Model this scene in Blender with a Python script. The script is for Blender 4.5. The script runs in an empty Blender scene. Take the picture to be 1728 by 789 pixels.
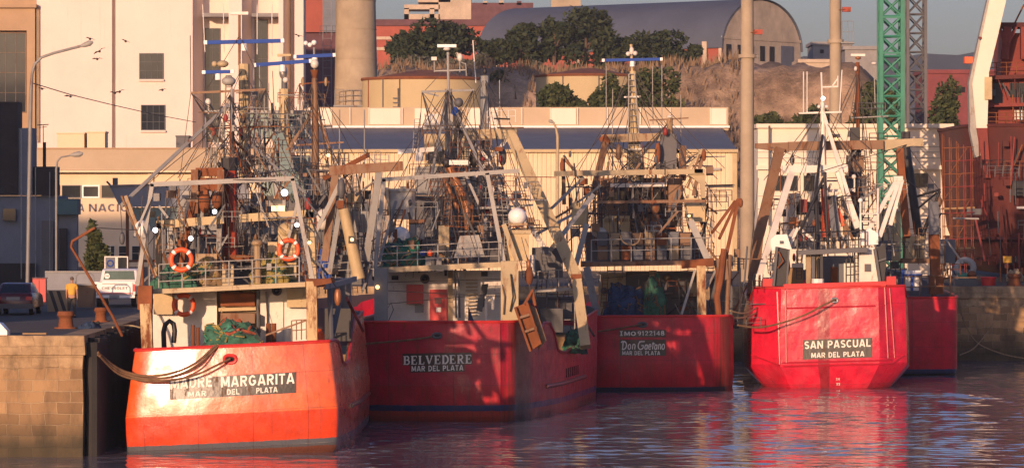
import bpy, bmesh, math, random
from mathutils import Vector, Matrix, noise
from mathutils.bvhtree import BVHTree

# ------------------------------------------------------------------ camera, sky, sun, exposure
F = 6660.0          # focal length in photo pixels (photo 1728 px wide)
CH = 9.3            # camera height above the water
SC = bpy.context.scene
COL = SC.collection
cam = bpy.data.cameras.new('camera'); co = bpy.data.objects.new('camera', cam); COL.objects.link(co)
co.location = (0, 0, CH); co.rotation_euler = (math.radians(90), 0, 0)
cam.sensor_width = 36; cam.lens = 36*F/1728; cam.shift_y = -44.5/1728
cam.clip_start = 1; cam.clip_end = 12000
SC.camera = co
SUN_AZ, SUN_EL = 19.0, 8.5
world = bpy.data.worlds.new('World'); SC.world = world; world.use_nodes = True
wn = world.node_tree.nodes; wl = world.node_tree.links
sky = wn.new('ShaderNodeTexSky'); sky.sky_type = 'NISHITA'; sky.sun_disc = False
sky.sun_elevation = math.radians(SUN_EL); sky.sun_rotation = math.radians(180+SUN_AZ)
sky.air_density = 1.0; sky.dust_density = 2.0; sky.ozone_density = 2.0
bg = wn['Background']; bg.inputs['Strength'].default_value = 0.125
tint = wn.new('ShaderNodeMix'); tint.data_type = 'RGBA'; tint.blend_type = 'MULTIPLY'; tint.inputs[0].default_value = 1.0
tint.inputs[7].default_value = (0.84, 0.83, 1.22, 1)      # the hazy, slightly violet morning sky
wl.new(sky.outputs[0], tint.inputs[6]); wl.new(tint.outputs[2], bg.inputs['Color'])
sl = bpy.data.lights.new('sun', 'SUN'); so = bpy.data.objects.new('sun', sl); COL.objects.link(so)
sl.energy = 4.5; sl.angle = math.radians(0.6); sl.color = (1.0, 0.615, 0.385)
_a, _e = math.radians(SUN_AZ), math.radians(SUN_EL)
so.rotation_euler = Vector((math.sin(_a)*math.cos(_e), math.cos(_a)*math.cos(_e), -math.sin(_e))).to_track_quat('-Z', 'Y').to_euler()
so.location = (-60, -60, 80)
SC.view_settings.view_transform = 'Standard'; SC.view_settings.look = 'None'
SC.view_settings.exposure = 0.24; SC.view_settings.gamma = 1.0
SC.cycles.max_bounces = 6

# ------------------------------------------------------------------ materials
MATS = {}
def nodes_of(name):
    m = bpy.data.materials.new(name); m.use_nodes = True
    nt = m.node_tree; return m, nt, nt.nodes, nt.links, nt.nodes['Principled BSDF']
RUSTC = (0.17, 0.052, 0.016)
def pm(key, col, rough=0.6, metal=0.0, rust=0.0, var=0.18, scale=0.7, bump=0.15, rustcol=RUSTC, spec=0.5, zs=0.3):
    m, nt, N, L, p = nodes_of(key)
    tc = N.new('ShaderNodeTexCoord')
    n1 = N.new('ShaderNodeTexNoise'); n1.inputs['Scale'].default_value = scale; n1.inputs['Detail'].default_value = 6; n1.inputs['Roughness'].default_value = 0.7
    L.new(tc.outputs['Object'], n1.inputs['Vector'])
    r1 = N.new('ShaderNodeValToRGB')
    r1.color_ramp.elements[0].position = 0.3; r1.color_ramp.elements[1].position = 0.7
    r1.color_ramp.elements[0].color = tuple(c*(1-var) for c in col)+(1,)
    r1.color_ramp.elements[1].color = tuple(min(1, c*(1+var)) for c in col)+(1,)
    L.new(n1.outputs['Fac'], r1.inputs['Fac'])
    out = r1.outputs['Color']
    p.inputs['Roughness'].default_value = rough
    if rust > 0:
        mp = N.new('ShaderNodeMapping'); mp.inputs['Scale'].default_value = (1, 1, zs)
        L.new(tc.outputs['Object'], mp.inputs['Vector'])
        n2 = N.new('ShaderNodeTexNoise'); n2.inputs['Scale'].default_value = 2.6; n2.inputs['Detail'].default_value = 9; n2.inputs['Roughness'].default_value = 0.72
        L.new(mp.outputs[0], n2.inputs['Vector'])
        r2 = N.new('ShaderNodeValToRGB')
        a = 0.72 - 0.4*rust
        r2.color_ramp.elements[0].position = a; r2.color_ramp.elements[1].position = min(1, a+0.13)
        r2.color_ramp.elements[0].color = (0, 0, 0, 1); r2.color_ramp.elements[1].color = (1, 1, 1, 1)
        L.new(n2.outputs['Fac'], r2.inputs['Fac'])
        mx = N.new('ShaderNodeMix'); mx.data_type = 'RGBA'
        L.new(r2.outputs['Color'], mx.inputs[0]); L.new(out, mx.inputs[6]); mx.inputs[7].default_value = rustcol+(1,)
        out = mx.outputs[2]
        mr = N.new('ShaderNodeMapRange'); mr.inputs[3].default_value = rough; mr.inputs[4].default_value = 0.9
        L.new(r2.outputs['Color'], mr.inputs[0]); L.new(mr.outputs[0], p.inputs['Roughness'])
    L.new(out, p.inputs['Base Color'])
    p.inputs['Metallic'].default_value = metal
    p.inputs['Specular IOR Level'].default_value = spec
    if bump > 0:
        n3 = N.new('ShaderNodeTexNoise'); n3.inputs['Scale'].default_value = scale*9; n3.inputs['Detail'].default_value = 4
        L.new(tc.outputs['Object'], n3.inputs['Vector'])
        b = N.new('ShaderNodeBump'); b.inputs['Strength'].default_value = bump; b.inputs['Distance'].default_value = 0.03
        L.new(n3.outputs['Fac'], b.inputs['Height']); L.new(b.outputs[0], p.inputs['Normal'])
    MATS[key] = m
    return m
pm('cream', (0.40, 0.315, 0.18), rust=0.42)
pm('cleancream', (0.47, 0.36, 0.19), rust=0.25)
pm('rcream', (0.52, 0.37, 0.18), rust=0.66)
pm('white', (0.66, 0.61, 0.53), rust=0.28, rough=0.45)
pm('cleanwhite', (0.80, 0.78, 0.74), rough=0.35, var=0.06)
pm('grey', (0.22, 0.22, 0.21), rust=0.4)
pm('lgrey', (0.31, 0.30, 0.27), rust=0.36)
pm('dgrey', (0.09, 0.09, 0.095), rust=0.25)
pm('black', (0.018, 0.017, 0.018), rough=0.55)
pm('rust', (0.20, 0.065, 0.022), rough=0.9, rust=0.3, rustcol=(0.07, 0.025, 0.012), var=0.4)
pm('red', (0.50, 0.028, 0.022), rust=0.25, rough=0.45)
pm('brightred', (0.60, 0.02, 0.022), rough=0.4, var=0.1)
pm('funnelred', (0.33, 0.045, 0.02), rust=0.45)
pm('orange', (0.78, 0.10, 0.02), rough=0.5, var=0.12)
pm('brown', (0.20, 0.11, 0.055), rust=0.5)
pm('tan', (0.32, 0.225, 0.12), rust=0.45)
pm('wood', (0.30, 0.19, 0.09), rough=0.85, var=0.35)
pm('blue', (0.012, 0.06, 0.30), rough=0.75, var=0.1)
pm('green', (0.03, 0.20, 0.13), rust=0.12)
pm('netgreen', (0.035, 0.12, 0.075), rough=0.95, var=0.6, scale=3)
pm('netyellow', (0.28, 0.22, 0.06), rough=0.95, var=0.6, scale=3)
pm('netblue', (0.02, 0.045, 0.10), rough=0.95, var=0.6, scale=3)
pm('netdark', (0.045, 0.05, 0.05), rough=0.95, var=0.6, scale=3)
pm('netred', (0.30, 0.07, 0.03), rough=0.95, var=0.6, scale=3)
pm('copper', (0.30, 0.12, 0.045), rust=0.3, rough=0.4, metal=0.2)
pm('teal', (0.20, 0.27, 0.24), rust=0.3)
pm('rope', (0.16, 0.09, 0.045), rough=0.95, var=0.4, scale=4)
pm('wire', (0.075, 0.06, 0.05), rough=0.7, bump=0)
pm('glass', (0.02, 0.025, 0.03), rough=0.08, var=0.3, bump=0)
pm('greenglass', (0.10, 0.14, 0.11), rough=0.12, var=0.3, bump=0)
pm('metal', (0.45, 0.43, 0.40), rough=0.35, metal=0.7, rust=0.2)
pm('skin', (0.42, 0.22, 0.14), rough=0.6, var=0.08)
pm('shirt', (0.62, 0.36, 0.06), rough=0.9, var=0.12, scale=3)
pm('trousers', (0.055, 0.05, 0.045), rough=0.95)
pm('hair', (0.12, 0.09, 0.07), rough=0.8)
pm('tyre', (0.02, 0.02, 0.02), rough=0.9)
pm('yellow', (0.75, 0.38, 0.02), rough=0.5)
pm('darkred', (0.10, 0.012, 0.014), rough=0.25, var=0.1)
pm('shaderust', (0.085, 0.016, 0.012), rust=0.35, rough=0.8, var=0.35, scale=0.25, rustcol=(0.07, 0.022, 0.014))  # base red darkened for the shadow on the hull, rust patches over it
pm('shipred', (0.19, 0.028, 0.018), rust=0.3, rough=0.7, var=0.25, rustcol=(0.09, 0.025, 0.015))
pm('scaffred', (0.22, 0.024, 0.02), rust=0.3)
pm('plate', (0.035, 0.028, 0.02), rough=0.35, rust=0.45, rustcol=(0.13, 0.06, 0.02), bump=0.3)
pm('letters', (0.78, 0.74, 0.64), rough=0.5, var=0.12, bump=0, rust=0.3, rustcol=(0.30, 0.22, 0.14), scale=4)
pm('concrete', (0.36, 0.29, 0.20), rough=0.9, var=0.22, scale=0.35, rust=0.1, rustcol=(0.16, 0.12, 0.08), zs=0.1)
pm('stucco', (0.72, 0.61, 0.53), rough=0.9, var=0.07, scale=0.15, rust=0.34, rustcol=(0.62, 0.51, 0.42), zs=0.06)
pm('stuccotan', (0.40, 0.27, 0.16), rough=0.9, var=0.12, scale=0.3)
pm('beige', (0.46, 0.36, 0.24), rough=0.9, var=0.1, scale=0.2)
pm('pale', (0.72, 0.57, 0.38), rough=0.9, var=0.08, scale=0.3, rust=0.12, rustcol=(0.40, 0.27, 0.16), zs=0.1)
pm('whitewall', (0.74, 0.66, 0.53), rough=0.85, var=0.07, scale=0.3, rust=0.15, rustcol=(0.45, 0.33, 0.22), zs=0.08)
pm('slate', (0.12, 0.13, 0.15), rough=0.65, var=0.15, scale=0.4, rust=0.05)
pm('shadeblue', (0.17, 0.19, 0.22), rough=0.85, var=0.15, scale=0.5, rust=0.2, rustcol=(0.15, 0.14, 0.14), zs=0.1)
pm('launchgrey', (0.20, 0.215, 0.24), rust=0.15)
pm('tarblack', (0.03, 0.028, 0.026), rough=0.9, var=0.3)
pm('tealroof', (0.06, 0.13, 0.14), rough=0.7)
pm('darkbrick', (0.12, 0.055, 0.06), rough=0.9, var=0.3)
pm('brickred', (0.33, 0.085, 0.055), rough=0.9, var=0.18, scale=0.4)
pm('farred', (0.19, 0.048, 0.048), rough=0.9, var=0.2)
pm('tank', (0.47, 0.37, 0.20), rough=0.7, var=0.1, scale=0.2, rust=0.18, zs=0.15)
pm('hangarroof', (0.075, 0.09, 0.125), rough=0.75, var=0.18, scale=0.12)
pm('oldconcrete', (0.46, 0.37, 0.27), rough=0.95, var=0.3, scale=0.25, rust=0.3, rustcol=(0.17, 0.13, 0.10), zs=0.1)
pm('greyconcrete', (0.25, 0.24, 0.23), rough=0.95, var=0.2)
pm('bark', (0.09, 0.06, 0.04), rough=0.95)
pm('bird', (0.07, 0.055, 0.05), rough=0.9, bump=0)
pm('asphalt', (0.055, 0.052, 0.05), rough=0.95, var=0.3, scale=0.3, bump=0.3)
pm('darkhole', (0.01, 0.01, 0.01), rough=0.9, bump=0)

def leafmat(key, c0, c1):
    m, nt, N, L, p = nodes_of(key)
    g = N.new('ShaderNodeNewGeometry')
    r = N.new('ShaderNodeValToRGB'); r.color_ramp.elements[0].color = c0+(1,); r.color_ramp.elements[1].color = c1+(1,)
    L.new(g.outputs['Random Per Island'], r.inputs['Fac']); L.new(r.outputs[0], p.inputs['Base Color'])
    p.inputs['Roughness'].default_value = 0.8; p.inputs['Specular IOR Level'].default_value = 0.2
    MATS[key] = m
leafmat('leafdark', (0.014, 0.028, 0.013), (0.05, 0.062, 0.026))
leafmat('leafmid', (0.025, 0.045, 0.016), (0.085, 0.095, 0.035))
leafmat('leafgrey', (0.06, 0.065, 0.045), (0.13, 0.125, 0.09))
leafmat('drygrass', (0.11, 0.075, 0.045), (0.25, 0.17, 0.10))
leafmat('leaffar', (0.05, 0.07, 0.075), (0.08, 0.10, 0.10))

def lampmat():
    m, nt, N, L, p = nodes_of('lamplit')
    p.inputs['Base Color'].default_value = (0.8, 0.85, 0.95, 1)
    p.inputs['Emission Color'].default_value = (0.85, 0.92, 1, 1); p.inputs['Emission Strength'].default_value = 6.0
    MATS['lamplit'] = m
    m, nt, N, L, p = nodes_of('lampwarm')
    p.inputs['Base Color'].default_value = (0.8, 0.6, 0.3, 1)
    p.inputs['Emission Color'].default_value = (1, 0.55, 0.2, 1); p.inputs['Emission Strength'].default_value = 2.5
    MATS['lampwarm'] = m
lampmat()

def math_node(N, L, op, a, b=None, c=None):
    n = N.new('ShaderNodeMath'); n.operation = op
    for i, v in enumerate((a, b, c)):
        if v is None: continue
        if hasattr(v, 'is_linked') or hasattr(v, 'links'): L.new(v, n.inputs[i])
        else: n.inputs[i].default_value = v
    return n.outputs[0]
def mixc(N, L, fac, a, b):
    mx = N.new('ShaderNodeMix'); mx.data_type = 'RGBA'
    for i, v in ((0, fac), (6, a), (7, b)):
        if hasattr(v, 'links'): L.new(v, mx.inputs[i])
        else: mx.inputs[i].default_value = v if i == 0 else tuple(v)+(1,)
    return mx.outputs[2]
def hullmat(key, top, low, zsplit, stripe, z0, z1, under, seam=2.1, rust=0.3, rough=0.33, dent=0.5, grime=0.5, stain=None, coat=0.0):
    """Paint of a steel hull; the UV map holds metres along the hull and metres above the waterline."""
    m, nt, N, L, p = nodes_of(key)
    uv = N.new('ShaderNodeUVMap'); uv.uv_map = 'hull'
    sp = N.new('ShaderNodeSeparateXYZ'); L.new(uv.outputs[0], sp.inputs[0])
    u, v = sp.outputs[0], sp.outputs[1]
    def nz(scale, sx, sy, detail=7, rg=0.65):
        mp = N.new('ShaderNodeMapping'); mp.inputs['Scale'].default_value = (sx, sy, 1); L.new(uv.outputs[0], mp.inputs[0])
        n = N.new('ShaderNodeTexNoise'); n.inputs['Scale'].default_value = scale; n.inputs['Detail'].default_value = detail; n.inputs['Roughness'].default_value = rg
        L.new(mp.outputs[0], n.inputs['Vector']); return n.outputs['Fac']
    wob = math_node(N, L, 'MULTIPLY', math_node(N, L, 'SUBTRACT', nz(3, 1, 1), 0.5), 0.10)
    vw = math_node(N, L, 'ADD', v, wob)
    c = mixc(N, L, math_node(N, L, 'GREATER_THAN', vw, zsplit), low, top)  # low tone paints in the weaker light below the knuckle
    va = nz(0.9, 1, 1)
    mr = N.new('ShaderNodeMapRange'); mr.inputs[1].default_value = 0.3; mr.inputs[2].default_value = 0.7; mr.inputs[3].default_value = 0.62; mr.inputs[4].default_value = 1.25
    L.new(va, mr.inputs[0])
    hs = N.new('ShaderNodeHueSaturation'); L.new(mr.outputs[0], hs.inputs['Value']); L.new(c, hs.inputs['Color']); c = hs.outputs[0]
    # faded, chalky patches
    fade = N.new('ShaderNodeMapRange'); fade.inputs[1].default_value = 0.52; fade.inputs[2].default_value = 0.75; fade.inputs[4].default_value = 0.28
    L.new(nz(0.6, 1, 0.8), fade.inputs[0])
    c = mixc(N, L, fade.outputs[0], c, tuple(min(1, x*0.7+0.13) for x in top))
    # boot stripe and underwater paint
    ins = math_node(N, L, 'MULTIPLY', math_node(N, L, 'GREATER_THAN', vw, z0), math_node(N, L, 'LESS_THAN', vw, z1))
    c = mixc(N, L, ins, c, stripe)
    c = mixc(N, L, math_node(N, L, 'LESS_THAN', vw, z0), c, under)
    # rust runs
    rr = N.new('ShaderNodeMapRange'); rr.inputs[1].default_value = 0.70-0.28*rust; rr.inputs[2].default_value = 0.82-0.28*rust
    L.new(nz(1.5, 2.2, 0.35, 9, 0.75), rr.inputs[0])
    c = mixc(N, L, math_node(N, L, 'MULTIPLY', rr.outputs[0], 0.75), c, (0.09, 0.03, 0.015))
    # narrow dark runs from the deck edge
    rn = N.new('ShaderNodeMapRange'); rn.inputs[1].default_value = 0.60-0.08*rust; rn.inputs[2].default_value = 0.74
    L.new(nz(1.0, 5.5, 0.16, 6, 0.7), rn.inputs[0])
    c = mixc(N, L, math_node(N, L, 'MULTIPLY', rn.outputs[0], 0.6), c, (0.11, 0.035, 0.02))
    if stain:   # a rust soaked stretch below the place where the gear is hauled in
        w0 = math_node(N, L, 'SUBTRACT', 1.0, math_node(N, L, 'MINIMUM', math_node(N, L, 'ABSOLUTE', math_node(N, L, 'DIVIDE', math_node(N, L, 'SUBTRACT', u, stain[0]), stain[1])), 1.0))
        sm = N.new('ShaderNodeMapRange'); sm.inputs[1].default_value = 0.54; sm.inputs[2].default_value = 0.74
        L.new(math_node(N, L, 'ADD', nz(1.0, 9, 0.22, 8, 0.75), math_node(N, L, 'MULTIPLY', w0, 0.32)), sm.inputs[0])
        c = mixc(N, L, math_node(N, L, 'MULTIPLY', sm.outputs[0], 0.85), c, (0.075, 0.028, 0.014))
    # scrapes
    rs = N.new('ShaderNodeMapRange'); rs.inputs[1].default_value = 0.69-0.10*rust; rs.inputs[2].default_value = 0.74-0.10*rust
    L.new(nz(3.2, 0.5, 2.4, 8, 0.8), rs.inputs[0])
    c = mixc(N, L, math_node(N, L, 'MULTIPLY', rs.outputs[0], 0.7), c, (0.13, 0.05, 0.035))
    # plate seams
    f = math_node(N, L, 'FRACT', math_node(N, L, 'DIVIDE', math_node(N, L, 'ADD', u, 100.6), seam))
    se = math_node(N, L, 'LESS_THAN', f, 0.012)
    f2 = math_node(N, L, 'FRACT', math_node(N, L, 'DIVIDE', math_node(N, L, 'ADD', v, 20.35), 1.37))
    se2 = math_node(N, L, 'LESS_THAN', f2, 0.014)
    sea = math_node(N, L, 'MAXIMUM', se, se2)
    c = mixc(N, L, math_node(N, L, 'MULTIPLY', sea, 0.55), c, (0.06, 0.015, 0.012))
    # weed and grime at the waterline
    gr = N.new('ShaderNodeMapRange'); gr.inputs[1].default_value = 0.28; gr.inputs[2].default_value = 0.0; gr.inputs[4].default_value = grime
    L.new(vw, gr.inputs[0])
    c = mixc(N, L, gr.outputs[0], c, (0.02, 0.02, 0.014))
    L.new(c, p.inputs['Base Color'])
    ro = N.new('ShaderNodeMapRange'); ro.inputs[1].default_value = 0.3; ro.inputs[2].default_value = 0.7; ro.inputs[3].default_value = rough-0.08; ro.inputs[4].default_value = rough+0.2
    L.new(nz(2.0, 1, 1), ro.inputs[0]); L.new(ro.outputs[0], p.inputs['Roughness'])
    b1 = N.new('ShaderNodeBump'); b1.inputs['Strength'].default_value = dent; b1.inputs['Distance'].default_value = 0.12
    L.new(nz(0.75, 1.0, 0.8, 2.5, 0.45), b1.inputs['Height'])
    b2 = N.new('ShaderNodeBump'); b2.inputs['Strength'].default_value = 0.4; b2.inputs['Distance'].default_value = 0.02
    L.new(math_node(N, L, 'ADD', nz(9, 1, 1, 5), math_node(N, L, 'MULTIPLY', sea, 1.5)), b2.inputs['Height']); L.new(b1.outputs[0], b2.inputs['Normal'])
    L.new(b2.outputs[0], p.inputs['Normal'])
    p.inputs['Coat Weight'].default_value = coat; p.inputs['Coat Roughness'].default_value = 0.16; L.new(b1.outputs[0], p.inputs['Coat Normal'])
    MATS[key] = m
    return m

# ------------------------------------------------------------------ mesh building
def P(px, py, Y):
    return Vector(((px-864)/F*Y, Y, CH-(py-350)/F*Y))
class MB:
    def __init__(s): s.v = []; s.f = []; s.uv = None
    def add(s, vs, fs):
        n = len(s.v); s.v += [Vector(x) for x in vs]; s.f += [tuple(i+n for i in f) for f in fs]; return s
    def box(s, c, d, R=None):
        c = Vector(c); hx, hy, hz = d[0]/2, d[1]/2, d[2]/2
        vs = [Vector((x, y, z)) for z in (-hz, hz) for x, y in ((-hx, -hy), (hx, -hy), (hx, hy), (-hx, hy))]
        if R: vs = [R @ x for x in vs]
        return s.add([c+x for x in vs], [(3, 2, 1, 0), (4, 5, 6, 7), (0, 1, 5, 4), (1, 2, 6, 5), (2, 3, 7, 6), (3, 0, 4, 7)])
    def bb(s, x0, x1, y0, y1, z0, z1): return s.box(((x0+x1)/2, (y0+y1)/2, (z0+z1)/2), (abs(x1-x0), abs(y1-y0), abs(z1-z0)))
    def tube(s, pts, r, n=8, r1=None, cap=True):
        pts = [Vector(p) for p in pts]
        rs = r if isinstance(r, (list, tuple)) else [r + ((r1 if r1 is not None else r)-r)*i/max(1, len(pts)-1) for i in range(len(pts))]
        d0 = (pts[1]-pts[0]).normalized()
        a = d0.orthogonal().normalized()
        vs = []; k = len(pts)
        for i, p in enumerate(pts):
            if i == 0: d = d0
            elif i == k-1: d = (pts[-1]-pts[-2]).normalized()
            else: d = ((pts[i+1]-p).normalized()+(p-pts[i-1]).normalized()).normalized()
            a = (a-d*a.dot(d)); a = a.normalized() if a.length > 1e-6 else d.orthogonal().normalized()
            b = d.cross(a)
            for j in range(n):
                t = 2*math.pi*j/n; vs.append(p+(a*math.cos(t)+b*math.sin(t))*rs[i])
        fs = [(i*n+j, i*n+(j+1) % n, (i+1)*n+(j+1) % n, (i+1)*n+j) for i in range(k-1) for j in range(n)]
        if cap: fs += [tuple(range(n-1, -1, -1)), tuple((k-1)*n+j for j in range(n))]
        return s.add(vs, fs)
    def beam(s, p, q, w, h):
        """rectangular bar: w across (seen from the camera side), h in depth"""
        p, q = Vector(p), Vector(q); d = (q-p).normalized()
        y = Vector((0, 1, 0)); 
        if abs(d.dot(y)) > 0.95: y = Vector((0, 0, 1))
        a = d.cross(y).normalized(); b = a.cross(d).normalized()
        vs = [e+a*(i*w/2)+b*(j*h/2) for e in (p, q) for i, j in ((-1, -1), (1, -1), (1, 1), (-1, 1))]
        return s.add(vs, [(3, 2, 1, 0), (4, 5, 6, 7), (0, 1, 5, 4), (1, 2, 6, 5), (2, 3, 7, 6), (3, 0, 4, 7)])
    def prism(s, front, back):
        n = len(front)
        fs = [tuple(range(n)), tuple(range(2*n-1, n-1, -1))]+[(i, n+i, n+(i+1) % n, (i+1) % n) for i in range(n)]
        return s.add(list(front)+list(back), fs)
    def pxpoly(s, pts, Y, depth):
        f = [P(x, y, Y) for x, y in pts]
        return s.prism(f, [v+Vector((0, depth, 0)) for v in f])
    def sphere(s, c, r, n=14, m=9):
        c = Vector(c); r = (r, r, r) if not isinstance(r, (tuple, list)) else r
        vs = []; fs = []
        for i in range(m+1):
            t = math.pi*i/m
            for j in range(n):
                a = 2*math.pi*j/n
                vs.append(c+Vector((r[0]*math.sin(t)*math.cos(a), r[1]*math.sin(t)*math.sin(a), r[2]*math.cos(t))))
        for i in range(m):
            for j in range(n):
                q = (i*n+j, (i+1)*n+j, (i+1)*n+(j+1) % n, i*n+(j+1) % n)
                if i == 0: q = (q[0], q[1], q[2])
                elif i == m-1: q = (q[0], q[1], q[3])
                fs.append(q)
        return s.add(vs, fs)
    def torus(s, c, R, r, ax=(0, 1, 0), n=28, m=8, a0=0, a1=2*math.pi):
        ax = Vector(ax).normalized(); u = ax.orthogonal().normalized() if abs(ax.y) < 0.9 else Vector((1, 0, 0)); u = (u-ax*u.dot(ax)).normalized(); w = ax.cross(u); c = Vector(c)
        full = abs(a1-a0-2*math.pi) < 1e-6; k = n if full else n+1; vs = []; fs = []
        for i in range(k):
            t = a0+(a1-a0)*i/n; d = u*math.cos(t)+w*math.sin(t)
            for j in range(m):
                q = 2*math.pi*j/m; vs.append(c+d*(R+r*math.cos(q))+ax*(r*math.sin(q)))
        for i in range(n):
            for j in range(m):
                i2 = (i+1) % k; fs.append((i*m+j, i2*m+j, i2*m+(j+1) % m, i*m+(j+1) % m))
        if not full: fs += [tuple(range(m)), tuple(n*m+j for j in range(m-1, -1, -1))]
        return s.add(vs, fs)
    def build(s, name, mat, parent=None, sharp=0.75):
        off = parent_loc(parent)
        me = bpy.data.meshes.new(name)
        me.from_pydata([tuple(v-off) for v in s.v], [], s.f)
        bm = bmesh.new(); bm.from_mesh(me)
        bmesh.ops.recalc_face_normals(bm, faces=bm.faces[:])
        for f in bm.faces: f.smooth = True
        for e in bm.edges:
            e.smooth = not (len(e.link_faces) == 2 and e.calc_face_angle(0) > sharp)
        bm.to_mesh(me); bm.free()
        if s.uv:
            lay = me.uv_layers.new(name='hull')
            for lp in me.loops: lay.data[lp.index].uv = s.uv[lp.vertex_index]
        me.materials.append(MATS[mat] if isinstance(mat, str) else mat)
        o = bpy.data.objects.new(name, me); COL.objects.link(o)
        if parent: o.parent = parent
        return o
def parent_loc(p):
    v = Vector((0, 0, 0))
    while p is not None: v = v+p.location; p = p.parent
    return v
def tag(o, label=None, cat=None, group=None, kind=None):
    if label: o['label'] = label
    if cat: o['category'] = cat
    if group: o['group'] = group
    if kind: o['kind'] = kind
    return o
def thing(name, label, cat, loc, group=None):
    o = bpy.data.objects.new(name, None); COL.objects.link(o); o.location = loc; o.empty_display_size = 0.3
    return tag(o, label, cat, group)
def struct(o): o['kind'] = 'structure'; return o

def gear(root, Y0, text):
    """Fittings given as one line each: shape, name, material, sizes, points in photo pixels (x,y[,metres further])."""
    last = None
    for line in text.strip().splitlines():
        line = line.split('#')[0].strip()
        if not line: continue
        tk = line.split(); Y = Y0; par = root
        rest = []
        for t in tk:
            if t[0] == '@': Y = Y0+float(t[1:])
            elif t == '>': par = last
            else: rest.append(t)
        k, name, mat = rest[:3]; a = rest[3:]
        pts = []; nums = []
        for t in a:
            if ',' in t:
                q = [float(z) for z in t.split(',')]; pts.append(P(q[0], q[1], Y+(q[2] if len(q) > 2 else 0)))
            else: nums.append(float(t))
        S = Y/F; m = MB()
        if k == 't': m.tube(pts, nums[0]*S/2, 8)
        elif k == 'w': m.tube(pts, nums[0]*S/2 if nums else 0.02, 5)
        elif k == 'c': m.tube(pts, nums[0]*S/2, 12, r1=nums[1]*S/2)
        elif k == 'b': 
            for i in range(len(pts)-1): m.beam(pts[i], pts[i+1], nums[0]*S, nums[1])
        elif k == 'x':
            x0, y0, x1, y1, d = nums; p, q = P(x0, y1, Y), P(x1, y0, Y); m.bb(p.x, q.x, Y, Y+d, p.z, q.z)
        elif k == 'g':
            m.prism(pts, [v+Vector((0, nums[0], 0)) for v in pts])
        elif k == 's':
            rx = nums[0]*S; rz = nums[1]*S if len(nums) > 1 else rx; m.sphere(pts[0], (rx, rx, rz))
        elif k == 'o': m.torus(pts[0], nums[0]*S, nums[1]*S)
        elif k == 'l':   # floodlight: housing with a lens that is lit
            c = pts[0]; r = nums[0]*S*0.75
            m.tube([c+Vector((0, 0.05, 0)), c+Vector((0, 0.35, 0))], r*1.15, 12, r1=r*0.6)
            o = m.build(name, 'dgrey', par); last = o
            MB().tube([c+Vector((0, 0.0, 0)), c+Vector((0, 0.06, 0))], r, 12).build('lens', mat, o); continue
        elif k == 'r':   # railing: d posts rails height
            d, n, nr, hgt = nums; p, q = pts[0], pts[1]; up = Vector((0, 0, hgt*S)); r = d*S/2
            for i in range(int(nr)): m.tube([p+up*(i+1)/nr, q+up*(i+1)/nr], r*0.8, 6)
            for i in range(int(n)): b = p.lerp(q, i/(n-1)); m.tube([b, b+up], r, 6)
        elif k == 'L':   # lattice or ladder between two axes points: d w0 w1 n
            d, w0, w1, n = nums; p, q = pts; ax = Vector((1, 0, 0)); n = int(n); r = d*S/2
            A = [p-ax*w0*S/2, q-ax*w1*S/2]; B = [p+ax*w0*S/2, q+ax*w1*S/2]
            m.tube(A, r, 6); m.tube(B, r, 6)
            for i in range(n+1): m.tube([A[0].lerp(A[1], i/n), B[0].lerp(B[1], i/n)], r*0.7, 5)
        elif k == 'R':   # scanner bar of a radar, with its gearbox
            p, q = pts; m.beam(p, q, nums[0]*S, 0.25)
            o = m.build(name, mat, par); last = o
            c = (p+q)/2; g = MB().tube([c-Vector((0, 0, nums[0]*S*0.5)), c-Vector((0, 0, nums[0]*S*2.4))], nums[0]*S*0.9, 10); g.build('gearbox', 'cleanwhite', o)
            e1 = MB()
            for z in (p, q): MB().beam(z-(q-p).normalized()*0.07, z+(q-p).normalized()*0.07, nums[0]*S*1.05, 0.27).build('end_cap', 'cleanwhite', o)
            continue
        last = m.build(name, mat, par)
    return last

# writing -------------------------------------------------------------------
def font_mesh(txt, bold=0.0):
    cu = bpy.data.curves.new('writing', 'FONT'); cu.body = txt; cu.size = 1; cu.offset = bold; cu.resolution_u = 3
    ob = bpy.data.objects.new('writing', cu); COL.objects.link(ob)
    dg = bpy.context.evaluated_depsgraph_get(); me = bpy.data.meshes.new_from_object(ob.evaluated_get(dg))
    bm = bmesh.new(); bm.from_mesh(me); bmesh.ops.triangulate(bm, faces=bm.faces[:])
    vs = [v.co.copy() for v in bm.verts]; fs = [tuple(x.index for x in f.verts) for f in bm.faces]
    bm.free(); bpy.data.objects.remove(ob); bpy.data.meshes.remove(me); bpy.data.curves.remove(cu)
    return vs, fs
def strokes_mesh(strokes):
    vs = []; fs = []
    for pts, w in strokes:
        pts = [Vector((x, y, 0)) for x, y in pts]; n = len(vs)
        for i, p in enumerate(pts):
            d = (pts[min(i+1, len(pts)-1)]-pts[max(i-1, 0)]).normalized(); a = Vector((-d.y, d.x, 0))*w/2
            vs += [p+a, p-a]
        fs += [(n+2*i, n+2*i+1, n+2*i+3, n+2*i+2) for i in range(len(pts)-1)]
    return vs, fs
SANS = {}
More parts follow.
